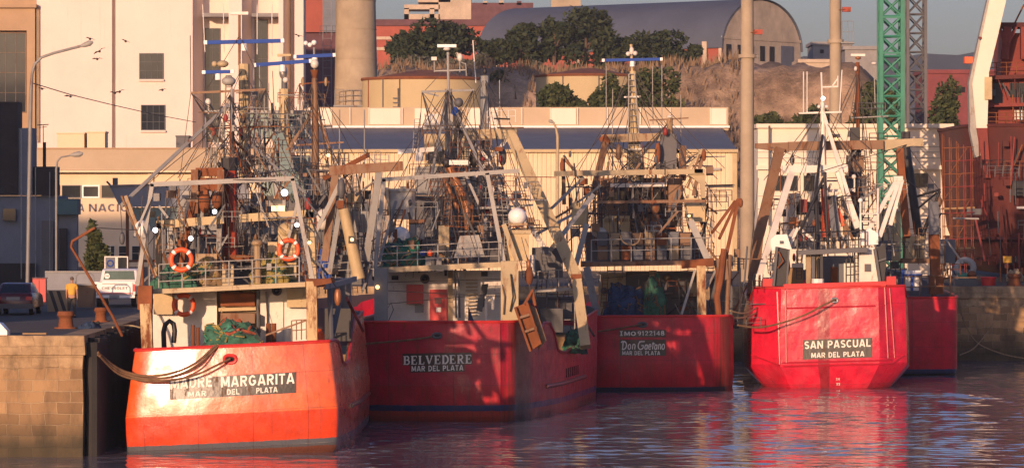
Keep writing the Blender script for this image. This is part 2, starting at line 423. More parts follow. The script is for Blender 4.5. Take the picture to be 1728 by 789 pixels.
def sans_mesh(txt, w=0.19):
    G_ = {
     'M': (0.86, [[(0.09, 0), (0.09, 1)], [(0.77, 0), (0.77, 1)], [(0.13, 0.98), (0.43, 0.12)], [(0.73, 0.98), (0.43, 0.12)]]),
     'A': (0.78, [[(0.08, 0), (0.36, 1)], [(0.70, 0), (0.42, 1)], [(0.2, 0.27), (0.58, 0.27)]]),
     'D': (0.70, [[(0.09, 0), (0.09, 1)], [(0.05, 0.91), (0.3, 0.91)]+arc(0.28, 0.5, 0.33, 0.41, 90, -90, 10)+[(0.05, 0.09)]]),
     'R': (0.70, [[(0.09, 0), (0.09, 1)], [(0.05, 0.91), (0.36, 0.91)]+arc(0.36, 0.70, 0.23, 0.21, 90, -90, 8)+[(0.05, 0.49)], [(0.32, 0.47), (0.6, 0.0)]]),
     'E': (0.62, [[(0.09, 0), (0.09, 1)], [(0.05, 0.91), (0.58, 0.91)], [(0.05, 0.5), (0.52, 0.5)], [(0.05, 0.09), (0.6, 0.09)]]),
     'G': (0.74, [arc(0.37, 0.5, 0.29, 0.41, 40, 340, 16)+[(0.65, 0.45), (0.4, 0.45)]]),
     'I': (0.20, [[(0.1, 0), (0.1, 1)]]),
     'T': (0.62, [[(0.31, 0), (0.31, 1)], [(0, 0.91), (0.62, 0.91)]]),
     'L': (0.56, [[(0.09, 0), (0.09, 1)], [(0.05, 0.09), (0.56, 0.09)]]),
     'P': (0.64, [[(0.09, 0), (0.09, 1)], [(0.05, 0.91), (0.34, 0.91)]+arc(0.32, 0.68, 0.24, 0.23, 90, -90, 8)+[(0.05, 0.45)]]),
     'S': (0.62, [arc(0.31, 0.71, 0.22, 0.2, 30, 250, 9)+arc(0.31, 0.28, 0.23, 0.2, 80, -150, 9)]),
     'N': (0.74, [[(0.09, 0), (0.09, 1)], [(0.65, 0), (0.65, 1)], [(0.11, 0.96), (0.63, 0.04)]]),
     'C': (0.68, [arc(0.36, 0.5, 0.28, 0.41, 45, 315, 14)]),
     'U': (0.70, [[(0.09, 1), (0.09, 0.35)]+arc(0.35, 0.34, 0.26, 0.26, 180, 360, 9)+[(0.61, 1)]]),
     'O': (0.80, [arc(0.4, 0.5, 0.31, 0.41, 0, 360, 20)]),
     '9': (0.58, [arc(0.29, 0.68, 0.21, 0.24, 0, 360, 14), [(0.5, 0.66), (0.44, 0.25), (0.22, 0.04)]]),
     '1': (0.36, [[(0.22, 0), (0.22, 1)], [(0.03, 0.78), (0.22, 0.94)]]),
     '2': (0.58, [arc(0.28, 0.7, 0.2, 0.22, 170, -20, 8)+[(0.1, 0.09), (0.56, 0.09)]]),
     '4': (0.62, [[(0.44, 0), (0.44, 1)], [(0.44, 0.96), (0.06, 0.27), (0.62, 0.27)]]),
     '8': (0.60, [arc(0.3, 0.73, 0.19, 0.19, 0, 360, 14), arc(0.3, 0.28, 0.22, 0.22, 0, 360, 14)]),
     'H': (0.70, [[(0.09, 0), (0.09, 1)], [(0.61, 0), (0.61, 1)], [(0.09, 0.5), (0.61, 0.5)]]),
     'V': (0.74, [[(0.06, 1), (0.37, 0), (0.68, 1)]]),
     '0': (0.62, [arc(0.31, 0.5, 0.22, 0.41, 0, 360, 18)]), ' ': (0.34, [])}
    SANS.update(G_); out = []; x = 0
    for ch in txt:
        wd, st = G_[ch]; out += [([(a+x, b) for a, b in p], w) for p in st]; x += wd+0.14
    return strokes_mesh(out)
def sans_advance(txt): return sum(SANS[c][0]+0.14 for c in txt)
def arc(cx, cy, rx, ry, a0, a1, n=10):
    return [(cx+rx*math.cos(math.radians(a0+(a1-a0)*i/n)), cy+ry*math.sin(math.radians(a0+(a1-a0)*i/n))) for i in range(n+1)]
def place_writing(vs, fs, x0, y0, x1, y1, hpx, Y, name, mat, parent, tree=None, off=0.02, lean=0.0, xr=None):
    """Fit flat writing so its base runs from photo point (x0,y0) to (x1,y1), hpx tall, laid on the surface in tree."""
    mnx, mxx = xr or (min(v.x for v in vs), max(v.x for v in vs)); mny = min(v.y for v in vs); mxy = max(v.y for v in vs)
    m = MB(); out = []
    for v in vs:
        a = (v.x-mnx)/(mxx-mnx); b = (v.y-mny)/(mxy-mny)
        p = P(x0+(x1-x0)*a+lean*b*hpx, y0+(y1-y0)*a-hpx*b, Y)
        if tree:
            h = tree.ray_cast(Vector((p.x, Y-6, p.z)), Vector((0, 1, 0)))
            if h[0] is not None:
                # keep the photo position: slide along the view ray to the surface distance
                q = P(x0+(x1-x0)*a+lean*b*hpx, y0+(y1-y0)*a-hpx*b, h[0].y); h2 = tree.ray_cast(Vector((q.x, Y-6, q.z)), Vector((0, 1, 0)))
                p = Vector((q.x, (h2[0].y if h2[0] is not None else h[0].y)-off, q.z))
        else: p = p-Vector((0, off, 0))
        out.append(p)
    m.add(out, fs); return m.build(name, mat, parent)
def grid_mesh(nx, ny):
    vs = [Vector((i/nx, j/ny, 0)) for j in range(ny+1) for i in range(nx+1)]
    fs = [(j*(nx+1)+i, j*(nx+1)+i+1, (j+1)*(nx+1)+i+1, (j+1)*(nx+1)+i) for j in range(ny) for i in range(nx)]
    return vs, fs

# hulls -----------------------------------------------------------------------
def interp(tab, u):
    if u <= tab[0][0]: return tab[0][1]
    for (a, b), (c, d) in zip(tab, tab[1:]):
        if u <= c: return b+(d-b)*(u-a)/(c-a)
    return tab[-1][1]
def make_hull(root, mat, X, Y, head, hw0, rc, beam, L, top, deck, levels, roll=0, camber=0.2, chamfer=False, ub=6.0, inner='dgrey'):
    """Plan outline from the bow round the stern and back, lofted through levels (height fraction, width change, stern rake)."""
    side = []
    k = 8
    for i in range(k): v = (hw0-rc)*i/(k-1); side.append((-camber*(1-(v/hw0)**2)+0.0, v))
    if chamfer: side.append((rc*0.75, hw0))
    else:
        for i in range(1, 7): t = math.pi/2*i/6; side.append((rc*(1-math.cos(t)), hw0-rc+rc*math.sin(t)))
    us = [rc+0.5+0.8*i for i in range(int((ub+6)/0.8))]
    us += [us[-1]+(L-us[-1])*i/9 for i in range(1, 10)]
    for u in us:
        if u < ub: w = hw0+(beam-hw0)*math.sin(math.pi/2*u/ub)
        elif u < L*0.6: w = beam
        else: w = beam*(1-((u-L*0.6)/(L*0.4))**2.2)
        side.append((u, max(w, 0.05)))
    outl = [(u, -v) for u, v in reversed(side[1:])]+side
    ch, sh = math.cos(math.radians(head)), math.sin(math.radians(head)); tr = math.tan(math.radians(roll))
    arcs = [0]
    for (a, b), (c, d) in zip(outl, outl[1:]): arcs.append(arcs[-1]+math.hypot(c-a, d-b))
    mid = arcs[len(outl)//2]
    def W(u, v, z): return Vector((X+v*ch+u*sh, Y+u*ch-v*sh, z+v*tr))
    m = MB(); m.uv = []; n = len(outl)
    zb = -1.2
    for f, dv, du in levels:
        for i, (u, v) in enumerate(outl):
            zt = top(u, v); fade = max(0, 1-max(0, u)/ub) if u < ub else 0
            wv = max(0, abs(v)+dv*min(1, abs(v)/hw0)) if u < L*0.6 else max(0, abs(v)+dv*max(0, 1-(u-L*.6)/(L*.4)))
            bowrake = -3.0*(1-f)*max(0, (u-L*0.6)/(L*0.4))
            z = zb+(zt-zb)*f
            m.v.append(W(u+du*fade+bowrake, math.copysign(wv, v), z)); m.uv.append((arcs[i]-mid, z))
    for j in range(len(levels)-1):
        for i in range(n-1): m.f.append((j*n+i, j*n+i+1, (j+1)*n+i+1, (j+1)*n+i))
    h = m.build('hull', mat, root, sharp=0.55)
    # inside of the bulwark, its cap and the deck
    f, dv, du = levels[-1]
    outer = []; inn = []; low = []
    for (u, v) in outl:
        fade = max(0, 1-max(0, u)/ub) if u < ub else 0
        o_ = math.copysign(max(0, abs(v)+dv*min(1, abs(v)/hw0)), v)
        zt = top(u, v); iu = u+du*fade+(0.14 if abs(v) < hw0-rc*0.5 and u < 1 else 0.02); iv = math.copysign(max(0.0, abs(o_)-(0.14 if u > 0.1 else 0.02)), v)
        outer.append(W(u+du*fade, o_, zt)); inn.append(W(iu, iv, zt)); low.append(W(iu, iv, min(deck(u), zt-0.05)))
    b = MB(); b.v = outer+inn+low
    for i in range(n-1): b.f += [(i, i+1, n+i+1, n+i), (n+i, n+i+1, 2*n+i+1, 2*n+i)]
    b.build('bulwark', inner, root)
    d = MB(); d.v = list(low); q = n//2
    for i in range(q): d.f.append((i, i+1, n-2-i, n-1-i)) if i+1 < n-2-i else None
    d.build('deck', 'wood', root)
    r = MB().tube([p+Vector((0, 0, 0.03)) for p in outer[6:-6]], 0.07, 6); r.build('cap_rail', mat if False else 'red', root)
    bm = bmesh.new(); bm.from_mesh(h.data); bm.transform(Matrix.Translation(root.location)); t = BVHTree.FromBMesh(bm); bm.free()
    return h, t, W
# ------------------------------------------------------------------ water, ground, hill
def watermat():
    m, nt, N, L, p = nodes_of('water')
    tc = N.new('ShaderNodeTexCoord')
    def nz(sx, sy, detail, rough=0.55, w=0):
        mp = N.new('ShaderNodeMapping'); mp.inputs['Scale'].default_value = (sx, sy, 1); mp.inputs['Location'].default_value = (w, w*2, 0)
        mp.inputs['Rotation'].default_value = (0, 0, math.radians(w))
        L.new(tc.outputs['Object'], mp.inputs['Vector'])
        n = N.new('ShaderNodeTexNoise'); n.inputs['Scale'].default_value = 1; n.inputs['Detail'].default_value = detail; n.inputs['Roughness'].default_value = rough
        n.inputs['Distortion'].default_value = 0.4
        L.new(mp.outputs[0], n.inputs['Vector']); return n.outputs['Fac']
    p.inputs['Base Color'].default_value = (0.13, 0.13, 0.15, 1); p.inputs['Roughness'].default_value = 0.04; p.inputs['IOR'].default_value = 1.5
    b1 = N.new('ShaderNodeBump'); b1.inputs['Strength'].default_value = 1.0; b1.inputs['Distance'].default_value = WAVE1
    L.new(nz(0.22, 0.5, 3, 0.5, 7), b1.inputs['Height'])
    b2 = N.new('ShaderNodeBump'); b2.inputs['Strength'].default_value = 1.0; b2.inputs['Distance'].default_value = WAVE2
    # calmer and rougher patches
    pt = N.new('ShaderNodeMapRange'); pt.inputs[1].default_value = 0.35; pt.inputs[2].default_value = 0.65; pt.inputs[3].default_value = 0.35; pt.inputs[4].default_value = 1.0
    L.new(nz(0.05, 0.09, 2, 0.5, 3), pt.inputs[0])
    L.new(math_node(N, L, 'MULTIPLY', nz(1.1, 1.7, 4, 0.55, -11), pt.outputs[0]), b2.inputs['Height']); L.new(b1.outputs[0], b2.inputs['Normal'])
    L.new(b2.outputs[0], p.inputs['Normal'])
    MATS['water'] = m
WAVE1, WAVE2 = 0.0, 0.02
watermat()
def make_water():
    """wavy sheet where the camera looks, flat sheet around it, one mesh"""
    import numpy as np
    x0, x1, y0, y1 = -24.0, 40.0, 136.0, 243.0; dx, dy = 0.15, 0.12
    xs = np.arange(x0, x1+1e-6, dx); ys = np.arange(y0, y1+1e-6, dy); nx, ny = len(xs), len(ys)
    XX, YY = np.meshgrid(xs, ys); H = np.zeros_like(XX); r = np.random.RandomState(4)
    for i in range(70):
        lam = 0.45*(2.6/0.45)**(r.rand()**1.2); th = r.normal(math.radians(86), 0.38); k = 2*math.pi/lam
        amp = SLOPE*lam/(2*math.pi)/math.sqrt(35)
        env = 0.6+0.4*np.sin(XX*r.normal(0, 0.08)+YY*r.normal(0, 0.06)+r.rand()*6.28)
        H += amp*env*np.sin(k*(XX*math.cos(th)+YY*math.sin(th))+r.rand()*6.28)
    calm = 0.75+0.35*np.sin(XX*0.05+YY*0.11+1.0)*np.sin(YY*0.19-XX*0.03)
    calm = calm*(0.75+0.9*np.exp(-((YY-186-0.25*XX)/5)**2)*np.exp(-((XX-4)/9)**2))
    fade = np.minimum(1, np.minimum(np.minimum(XX-x0, x1-XX), np.minimum(YY-y0, y1-YY))/2.0)
    H *= calm*np.clip(fade, 0, 1)
    v = np.stack([XX, YY, H], -1).reshape(-1, 3); idx = np.arange(nx*ny).reshape(ny, nx)
    q = np.stack([idx[:-1, :-1], idx[:-1, 1:], idx[1:, 1:], idx[1:, :-1]], -1).reshape(-1, 4)
    X1, Y0_ = xs[-1], ys[-1]
    ring = [(-900, -300), (900, -300), (900, 300), (-900, 300), (x0, y0), (X1, y0), (X1, Y0_), (x0, Y0_)]; n = len(v)
    v = np.concatenate([v, np.array([(a, b, 0.0) for a, b in ring])]); q = np.concatenate([q, n+np.array([(0, 1, 5, 4), (1, 2, 6, 5), (2, 3, 7, 6), (3, 0, 4, 7)])])
    me = bpy.data.meshes.new('water'); me.vertices.add(len(v)); me.vertices.foreach_set('co', v.astype('f').ravel())
    me.loops.add(q.size); me.loops.foreach_set('vertex_index', q.astype('i').ravel()); me.polygons.add(len(q))
    me.polygons.foreach_set('loop_start', np.arange(0, q.size, 4, dtype='i')); me.polygons.foreach_set('loop_total', np.full(len(q), 4, 'i'))
    me.update(calc_edges=True); me.polygons.foreach_set('use_smooth', np.ones(len(q), bool)); me.materials.append(MATS['water'])
    o = bpy.data.objects.new('water', me); COL.objects.link(o); struct(o)
SLOPE = 0.15
make_water()

def stonemat():
    m, nt, N, L, p = nodes_of('quaystone')
    tc = N.new('ShaderNodeTexCoord'); sp = N.new('ShaderNodeSeparateXYZ'); L.new(tc.outputs['Object'], sp.inputs[0])
    cb = N.new('ShaderNodeCombineXYZ')
    L.new(math_node(N, L, 'ADD', sp.outputs[0], sp.outputs[1]), cb.inputs[0]); L.new(sp.outputs[2], cb.inputs[1])
    nd = N.new('ShaderNodeTexNoise'); nd.inputs['Scale'].default_value = 1.3; nd.inputs['Detail'].default_value = 5; L.new(cb.outputs[0], nd.inputs['Vector'])
    br = N.new('ShaderNodeTexBrick'); br.inputs['Scale'].default_value = 1; br.inputs['Brick Width'].default_value = 0.95; br.inputs['Row Height'].default_value = 0.42
    br.inputs['Mortar Size'].default_value = 0.018; br.inputs['Mortar Smooth'].default_value = 0.3; br.inputs['Bias'].default_value = -0.1
    br.inputs['Color1'].default_value = (0.40, 0.25, 0.12, 1); br.inputs['Color2'].default_value = (0.19, 0.115, 0.055, 1); br.inputs['Mortar'].default_value = (0.42, 0.30, 0.17, 1)
    va = N.new('ShaderNodeVectorMath'); va.operation = 'MULTIPLY_ADD'; L.new(nd.outputs['Color'], va.inputs[0]); va.inputs[1].default_value = (0.22, 0.16, 0); L.new(cb.outputs[0], va.inputs[2])
    L.new(va.outputs[0], br.inputs['Vector'])
    cap = N.new('ShaderNodeTexNoise'); cap.inputs['Scale'].default_value = 0.8; cap.inputs['Detail'].default_value = 8; cap.inputs['Roughness'].default_value = 0.7; L.new(cb.outputs[0], cap.inputs['Vector'])
    rc = N.new('ShaderNodeValToRGB'); rc.color_ramp.elements[0].position = 0.35; rc.color_ramp.elements[1].position = 0.65
    rc.color_ramp.elements[0].color = (0.22, 0.14, 0.07, 1); rc.color_ramp.elements[1].color = (0.50, 0.35, 0.19, 1); L.new(cap.outputs['Fac'], rc.inputs['Fac'])
    c = mixc(N, L, math_node(N, L, 'GREATER_THAN', math_node(N, L, 'ADD', sp.outputs[2], math_node(N, L, 'MULTIPLY', nd.outputs['Fac'], 0.9)), 3.75), br.outputs['Color'], rc.outputs['Color'])
    st = N.new('ShaderNodeMapping'); st.inputs['Scale'].default_value = (0.7, 0.25, 1); L.new(cb.outputs[0], st.inputs[0])
    n2 = N.new('ShaderNodeTexNoise'); n2.inputs['Scale'].default_value = 1.2; n2.inputs['Detail'].default_value = 9; n2.inputs['Roughness'].default_value = 0.7; L.new(st.outputs[0], n2.inputs['Vector'])
    r2 = N.new('ShaderNodeMapRange'); r2.inputs[1].default_value = 0.46; r2.inputs[2].default_value = 0.68; r2.inputs[4].default_value = 0.7; L.new(n2.outputs['Fac'], r2.inputs[0])
    c = mixc(N, L, r2.outputs[0], c, (0.05, 0.038, 0.025))
    gr = N.new('ShaderNodeMapRange'); gr.inputs[1].default_value = 1.5; gr.inputs[2].default_value = 0.2; gr.inputs[4].default_value = 0.85
    L.new(math_node(N, L, 'ADD', sp.outputs[2], math_node(N, L, 'MULTIPLY', n2.outputs['Fac'], -0.5)), gr.inputs[0])
    c = mixc(N, L, gr.outputs[0], c, (0.022, 0.024, 0.014))
    L.new(c, p.inputs['Base Color']); p.inputs['Roughness'].default_value = 0.9
    b = N.new('ShaderNodeBump'); b.inputs['Strength'].default_value = 0.9; b.inputs['Distance'].default_value = 0.06
    L.new(math_node(N, L, 'ADD', math_node(N, L, 'MULTIPLY', br.outputs['Fac'], -0.6), n2.outputs['Fac']), b.inputs['Height']); L.new(b.outputs[0], p.inputs['Normal'])
    MATS['quaystone'] = m
stonemat()
QZ = 4.5
QX = (140-864)/F*147.5       # right-hand face of the near pier
RX = (1616-864)/F*240        # where the far quay comes out from behind the boats
g = MB()
poly = [(QX, 147.5), (QX, 240), (9000, 240), (9000, 9000), (-9000, 9000), (-9000, 147.5)]
g.add([(x, y, QZ) for x, y in poly], [tuple(range(6))])
struct(g.build('quay_ground', 'asphalt'))
def quaywall(pts, step=1.2):
    m = MB(); rnd = random.Random(3)
    path = []
    for a, b in zip(pts, pts[1:]):
        a, b = Vector(a+(0,)), Vector(b+(0,)); k = max(1, int((b-a).length/step)) if (b-a).length < 200 else 20
        path += [a.lerp(b, i/k) for i in range(k)]
    path.append(Vector(pts[-1]+(0,)))
    zs = [-1.5, 0.2, 1.2, 2.2, 3.2, 3.78, 3.8, 4.3, QZ+0.02]
    for z in zs:
        for i, p in enumerate(path):
            d = (path[min(i+1, len(path)-1)]-path[max(i-1, 0)]).normalized(); nrm = Vector((d.y, -d.x, 0))
            o = (0.10 if z > 3.79 else 0.0)+rnd.uniform(-0.05, 0.05)-(0.06 if z > QZ else 0)
            m.v.append(p+nrm*o+Vector((0, 0, z)))
    n = len(path)
    for j in range(len(zs)-1):
        for i in range(n-1): m.f.append((j*n+i, j*n+i+1, (j+1)*n+i+1, (j+1)*n+i))
    # coping on top, set just above the ground sheet
    base = len(m.v)
    for i, p in enumerate(path):
        d = (path[min(i+1, n-1)]-path[max(i-1, 0)]).normalized(); nrm = Vector((d.y, -d.x, 0)); m.v.append(p-nrm*0.9+Vector((0, 0, QZ+0.012)))
    for i in range(n-1): m.f.append(((len(zs)-1)*n+i, (len(zs)-1)*n+i+1, base+i+1, base+i))
    return m
qw = quaywall([(-400, 147.5), (-60, 147.5), (QX, 147.5), (QX, 240), (60, 240), (400, 240)]).build('quay_wall', 'quaystone'); 
tag(qw, 'stained stone block harbour quay wall rising out of the water at left and right', 'quay wall'); 

for i in range(46):
    y_ = 148.2+i*0.62; MB().tube([Vector((QX+0.28, y_, -1.5)), Vector((QX+0.28+0.05*math.sin(i*2.1), y_, QZ-0.25+0.15*math.sin(i*1.7)))], 0.27, 8).build('shade_pile', 'tarblack', qw)  # black posts added to darken the shaded side of the pier
def hillmat():
    m, nt, N, L, p = nodes_of('sandbank')
    tc = N.new('ShaderNodeTexCoord')
    def nz(s, d=8, r=0.7):
        n = N.new('ShaderNodeTexNoise'); n.inputs['Scale'].default_value = s; n.inputs['Detail'].default_value = d; n.inputs['Roughness'].default_value = r
        L.new(tc.outputs['Object'], n.inputs['Vector']); return n.outputs['Fac']
    r = N.new('ShaderNodeValToRGB'); e = r.color_ramp.elements
    e[0].position = 0.36; e[0].color = (0.14, 0.09, 0.055, 1); e[1].position = 0.62; e[1].color = (0.50, 0.345, 0.22, 1)
    L.new(nz(0.16), r.inputs['Fac'])
    g2 = N.new('ShaderNodeMapRange'); g2.inputs[1].default_value = 0.5; g2.inputs[2].default_value = 0.58; L.new(nz(0.35), g2.inputs[0])
    c = mixc(N, L, math_node(N, L, 'MULTIPLY', g2.outputs[0], 0.4), r.outputs[0], (0.16, 0.12, 0.07))
    L.new(c, p.inputs['Base Color']); p.inputs['Roughness'].default_value = 1.0
    b = N.new('ShaderNodeBump'); b.inputs['Strength'].default_value = 1; b.inputs['Distance'].default_value = 0.8; L.new(nz(0.5, 9), b.inputs['Height']); L.new(b.outputs[0], p.inputs['Normal'])
    MATS['sandbank'] = m
hillmat()
def sstep(t): t = max(0, min(1, t)); return t*t*(3-2*t)
def hillz(x, y):
    n = noise.noise(Vector((x*0.05, y*0.05, 0))); n2 = noise.noise(Vector((x*0.16, y*0.14, 3))); n3 = noise.noise(Vector((x*0.5, y*0.4, 5)))
    h = 23.0*(1-sstep((x-42-4*n)/20))
    edge = 462+n*14 if x > 12 else 470+n*10
    steep = sstep((y-edge)/(26 if x > 12 else 42))
    low = 0.32*sstep((y-440)/18)
    t = max(steep*0.97, low*(1-0.0))+0.03*sstep((y-500)/100)
    return QZ-0.1+h*t+(n2*1.7+n3*0.8)*min(1, t*3)*(1 if y < 520 else 0.25)
hm = MB(); NX, NY = 170, 90
for j in range(NY+1):
    for i in range(NX+1):
        y = 432+(j/NY)**1.5*290; x = -110+i*200/NX; hm.v.append(Vector((x, y, hillz(x, y))))
for j in range(NY):
    for i in range(NX): a = j*(NX+1)+i; hm.f.append((a, a+1, a+NX+2, a+NX+1))
struct(hm.build('hillside', 'sandbank', sharp=3))
# far ridge with trees, several kilometres off
pm('farhill', (0.055, 0.07, 0.06), rough=1, var=0.3, scale=0.02)
fh = MB(); rnd = random.Random(5); N_ = 260; YF = 2300
for i in range(N_+1):
    x = -1300+2600*i/N_
    zt = 100+9*noise.noise(Vector((x*0.004, 0, 1)))+7*noise.noise(Vector((x*0.03, 0, 2)))+4*noise.noise(Vector((x*0.12, 0, 3)))-14*sstep((260-x)/300)
    fh.v += [Vector((x, YF-300, QZ-1)), Vector((x, YF, zt)), Vector((x, YF+400, zt*0.6))]
for i in range(N_): fh.f += [(3*i, 3*i+3, 3*i+4, 3*i+1), (3*i+1, 3*i+4, 3*i+5, 3*i+2)]
struct(fh.build('far_hill', 'farhill', sharp=3))

# ------------------------------------------------------------------ buildings
def X(px, Y): return (px-864)/F*Y
def Z(py, Y): return CH-(py-350)/F*Y
def base(px, Y): return Vector((X(px, Y), Y, QZ))
def wall_plan(pts, z0, z1):
    """closed footprint (px, Y) extruded from z0 to z1"""
    f = [Vector((X(a, b), b, z0)) for a, b in pts]; return MB().prism(f, [Vector((v.x, v.y, z1)) for v in f])
def window(parent, x0, y0, x1, y1, Y, nx=3, ny=3, frame='grey', glass='glass', fw=1.6, proud=0.06):
    S = Y/F; m = MB(); a, b = P(x0, y1, Y), P(x1, y0, Y); w = fw*S; d = proud
    m.bb(a.x, a.x+w, Y-d, Y, a.z, b.z); m.bb(b.x-w, b.x, Y-d, Y, a.z, b.z); m.bb(a.x+w, b.x-w, Y-d, Y, a.z, a.z+w); m.bb(a.x+w, b.x-w, Y-d, Y, b.z-w, b.z)
    for i in range(1, nx): q = a.x+(b.x-a.x)*i/nx; m.bb(q-w*0.25, q+w*0.25, Y-d*0.7, Y-0.005, a.z+w, b.z-w)
    for j in range(1, ny): q = a.z+(b.z-a.z)*j/ny; m.bb(a.x+w, b.x-w, Y-d*0.6, Y-0.008, q-w*0.22, q+w*0.22)
    o = m.build('window', frame, parent)
    MB().bb(a.x+w*0.5, b.x-w*0.5, Y-0.012, Y+0.02, a.z+w*0.5, b.z-w*0.5).build('pane', glass, o)
    return o
# white silo building, upper left
YS = 390.0
sb = thing('silo_building', 'tall cream white grain silo building with small dark windows and deep pilaster bays', 'building', base(250, YS))
top = Z(-60, YS)
wall_plan([(62, YS), (189, YS), (189, YS+0.8), (196, YS+0.8), (196, YS), (325, YS), (343, YS+4), (386, YS+4), (386, YS), (408, YS), (425, YS+4), (470, YS+4), (470, YS), (478, YS), (491, YS+3.5), (497, YS+3.5), (497, YS), (512, YS), (516, YS+16), (62, YS+16)], QZ, top).build('wall', 'stucco', sb)
wall_plan([(-30, YS+0.6), (61.5, YS+0.6), (61.5, YS+15), (-30, YS+15)], QZ, top).build('wall', 'stuccotan', sb)
fr = MB(); 
fr.bb(X(46, YS), X(60, YS), YS-0.5, YS+0.6, QZ, Z(14, YS)); fr.bb(X(-30, YS), X(46, YS), YS-0.5, YS+0.6, Z(52, YS), Z(14, YS)); fr.build('window_surround', 'stuccotan', sb)
MB().bb(X(-30, YS), X(63, YS), YS-1.0, YS+0.6, Z(14, YS)+0.005, Z(8, YS)).build('cornice', 'stuccotan', sb)
window(sb, -8, 55, 44, 190, YS+0.56, 3, 4, 'brown', 'glass', 1.2, 0.1)
window(sb, 235, 90, 276, 134, YS-0.01, 4, 3, 'dgrey', 'glass', 1.2, 0.12); window(sb, 238, 177, 279, 220, YS-0.01, 4, 3, 'dgrey', 'glass', 1.2, 0.12)
for x0, x1, y0 in ((234, 277, 134), (237, 280, 220)):
    MB().bb(X(x0, YS), X(x1, YS), YS-0.35, YS-0.002, Z(y0+3, YS), Z(y0, YS)-0.004).build('sill', 'stucco', sb)
for x0, x1, d in ((340, 390, 4), (424, 474, 4)):
    MB().bb(X(x0, YS), X(x1, YS), YS+0.5, YS+3.98, Z(28, YS), Z(22, YS)).build('canopy', 'greyconcrete', sb)
window(sb, 346, 48, 372, 240, YS+3.97, 2, 6, 'dgrey', 'glass', 1, 0.12); window(sb, 430, 34, 452, 230, YS+3.97, 2, 6, 'dgrey', 'glass', 1, 0.12)
for x in (60.5, 63): MB().tube([P(x+2, 12, YS-0.3), P(x+2, 240, YS-0.3)], 0.06, 6).build('drainpipe', 'tan', sb)
# things on the low roof
YP = 320.0
def roof_tank(x0, y0, x1, y1, label, mat):
    o = thing('roof_box', label, 'roof box', Vector((X((x0+x1)/2, YP+4), YP+4, Z(y1, YP+4))))
    m = MB(); m.bb(X(x0, YP+4), X(x1, YP+4), YP+4, YP+6.5, Z(y1+4, YP+4), Z(y0, YP+4)); m.build('body', mat, o)
    MB().bb(X(x0-1, YP+4), X(x1+1, YP+4), YP+3.9, YP+6.6, Z(y0, YP+4)+0.003, Z(y0-2.5, YP+4)).build('lid', mat, o)
roof_tank(96, 226, 142, 250, 'pale stained water tank box on the low roof, left of two', 'pale')
roof_tank(147, 224, 177, 250, 'smaller pale tank box with a dark strip on the low roof', 'pale')
roof_tank(297, 231, 318, 248, 'small dark ventilation box on the low roof edge', 'dgrey')
# low harbour office
hb = thing('harbour_office', 'low cream harbour office with beige roof band and raised letters on its wall', 'building', base(200, YP))
MB().bb(X(-60, YP), X(470, YP), YP, YP+14, QZ, Z(292, YP)).build('wall', 'pale', hb)
MB().bb(X(-62, YP), X(472, YP), YP-0.9, YP+14.3, Z(287, YP)+0.003, Z(252, YP)).build('roof_band', 'beige', hb)
MB().bb(X(-62, YP), X(472, YP), YP-1.0, YP+14.4, Z(291, YP)+0.004, Z(287.3, YP)).build('cornice', 'pale', hb)
MB().bb(X(-63, YP), X(473, YP), YP-1.0, YP+14.4, Z(252, YP)+0.004, Z(249.5, YP)).build('coping', 'stuccotan', hb)
for x0, x1, fm in ((70, 101, 'grey'), (104, 137, 'grey'), (138.5, 168.5, 'cleanwhite'), (171, 204, 'grey')):
    window(hb, x0, 312, x1, 334, YP-0.01, 1, 1, fm, 'glass', 2.6 if fm == 'cleanwhite' else 1.2, 0.12)
for x0 in (176, 186, 200, 222): window(hb, x0, 414, x0+8 if x0 < 190 else x0+16, 440, YP-0.01, 1, 2, 'white', 'glass', 1.0, 0.1)
pm('letterblue', (0.10, 0.09, 0.13), rough=0.6)
for t_, xa, xb in (('A', 132, 142), ('NACIONAL', 150, 262)):
    vs, fs = sans_mesh(t_, 0.17); place_writing(vs, fs, xa, 357, xb, 357, 13.5, YP, 'lettering', 'letterblue', hb, None, 0.06)
for x in (250, 330): MB().bb(X(x, YP), X(x+9, YP), YP-0.25, YP-0.003, QZ, Z(292, YP)).build('pilaster', 'pale', hb)

# concrete stack
YC = 397.0
ct = thing('concrete_stack', 'broad tapering concrete stack beside the silo building', 'chimney', base(601, YC))
c0 = P(601, 200, YC); mm = MB(); 
mm.tube([Vector((c0.x, YC, QZ)), Vector((c0.x, YC, Z(180, YC))), Vector((c0.x-0.05, YC, Z(-80, YC)))], [2.42, 2.2, 1.9], 40); mm.build('shaft', 'concrete', ct)
for y in (150, 100, 50, 2): MB().torus(Vector((c0.x, YC, Z(y, YC))), 2.2-0.2*(180-y)/180, 0.035, (0, 0, 1), 40, 6).build('joint_ring', 'concrete', ct)
MB().bb(c0.x-0.55, c0.x-0.25, YC-2.55, YC-2.1, QZ, Z(-80, YC)).build('flue_strip', 'cleancream', ct) if False else None
gear(ct, YC-2.6, """
r railing grey 1.6 5 3 26 565,178 622,178
b landing grey 3 1.4 563,179 624,179
""")
# dark plant building behind the stack
pb = thing('plant_building', 'dark brick plant building with red upper storey in shade beside the stack', 'building', base(540, 445))
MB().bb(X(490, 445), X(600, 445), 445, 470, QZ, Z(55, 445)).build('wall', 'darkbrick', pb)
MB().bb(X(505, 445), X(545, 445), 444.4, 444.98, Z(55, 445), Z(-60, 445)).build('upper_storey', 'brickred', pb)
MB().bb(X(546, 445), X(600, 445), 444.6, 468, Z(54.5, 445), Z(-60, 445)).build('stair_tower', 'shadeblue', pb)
gear(pb, 440, """
L ladder grey 1.2 14 14 16 552,190 552,-10
r platform dgrey 1.2 4 2 16 540,60 572,60
r platform dgrey 1.2 4 2 16 540,110 572,110
""")
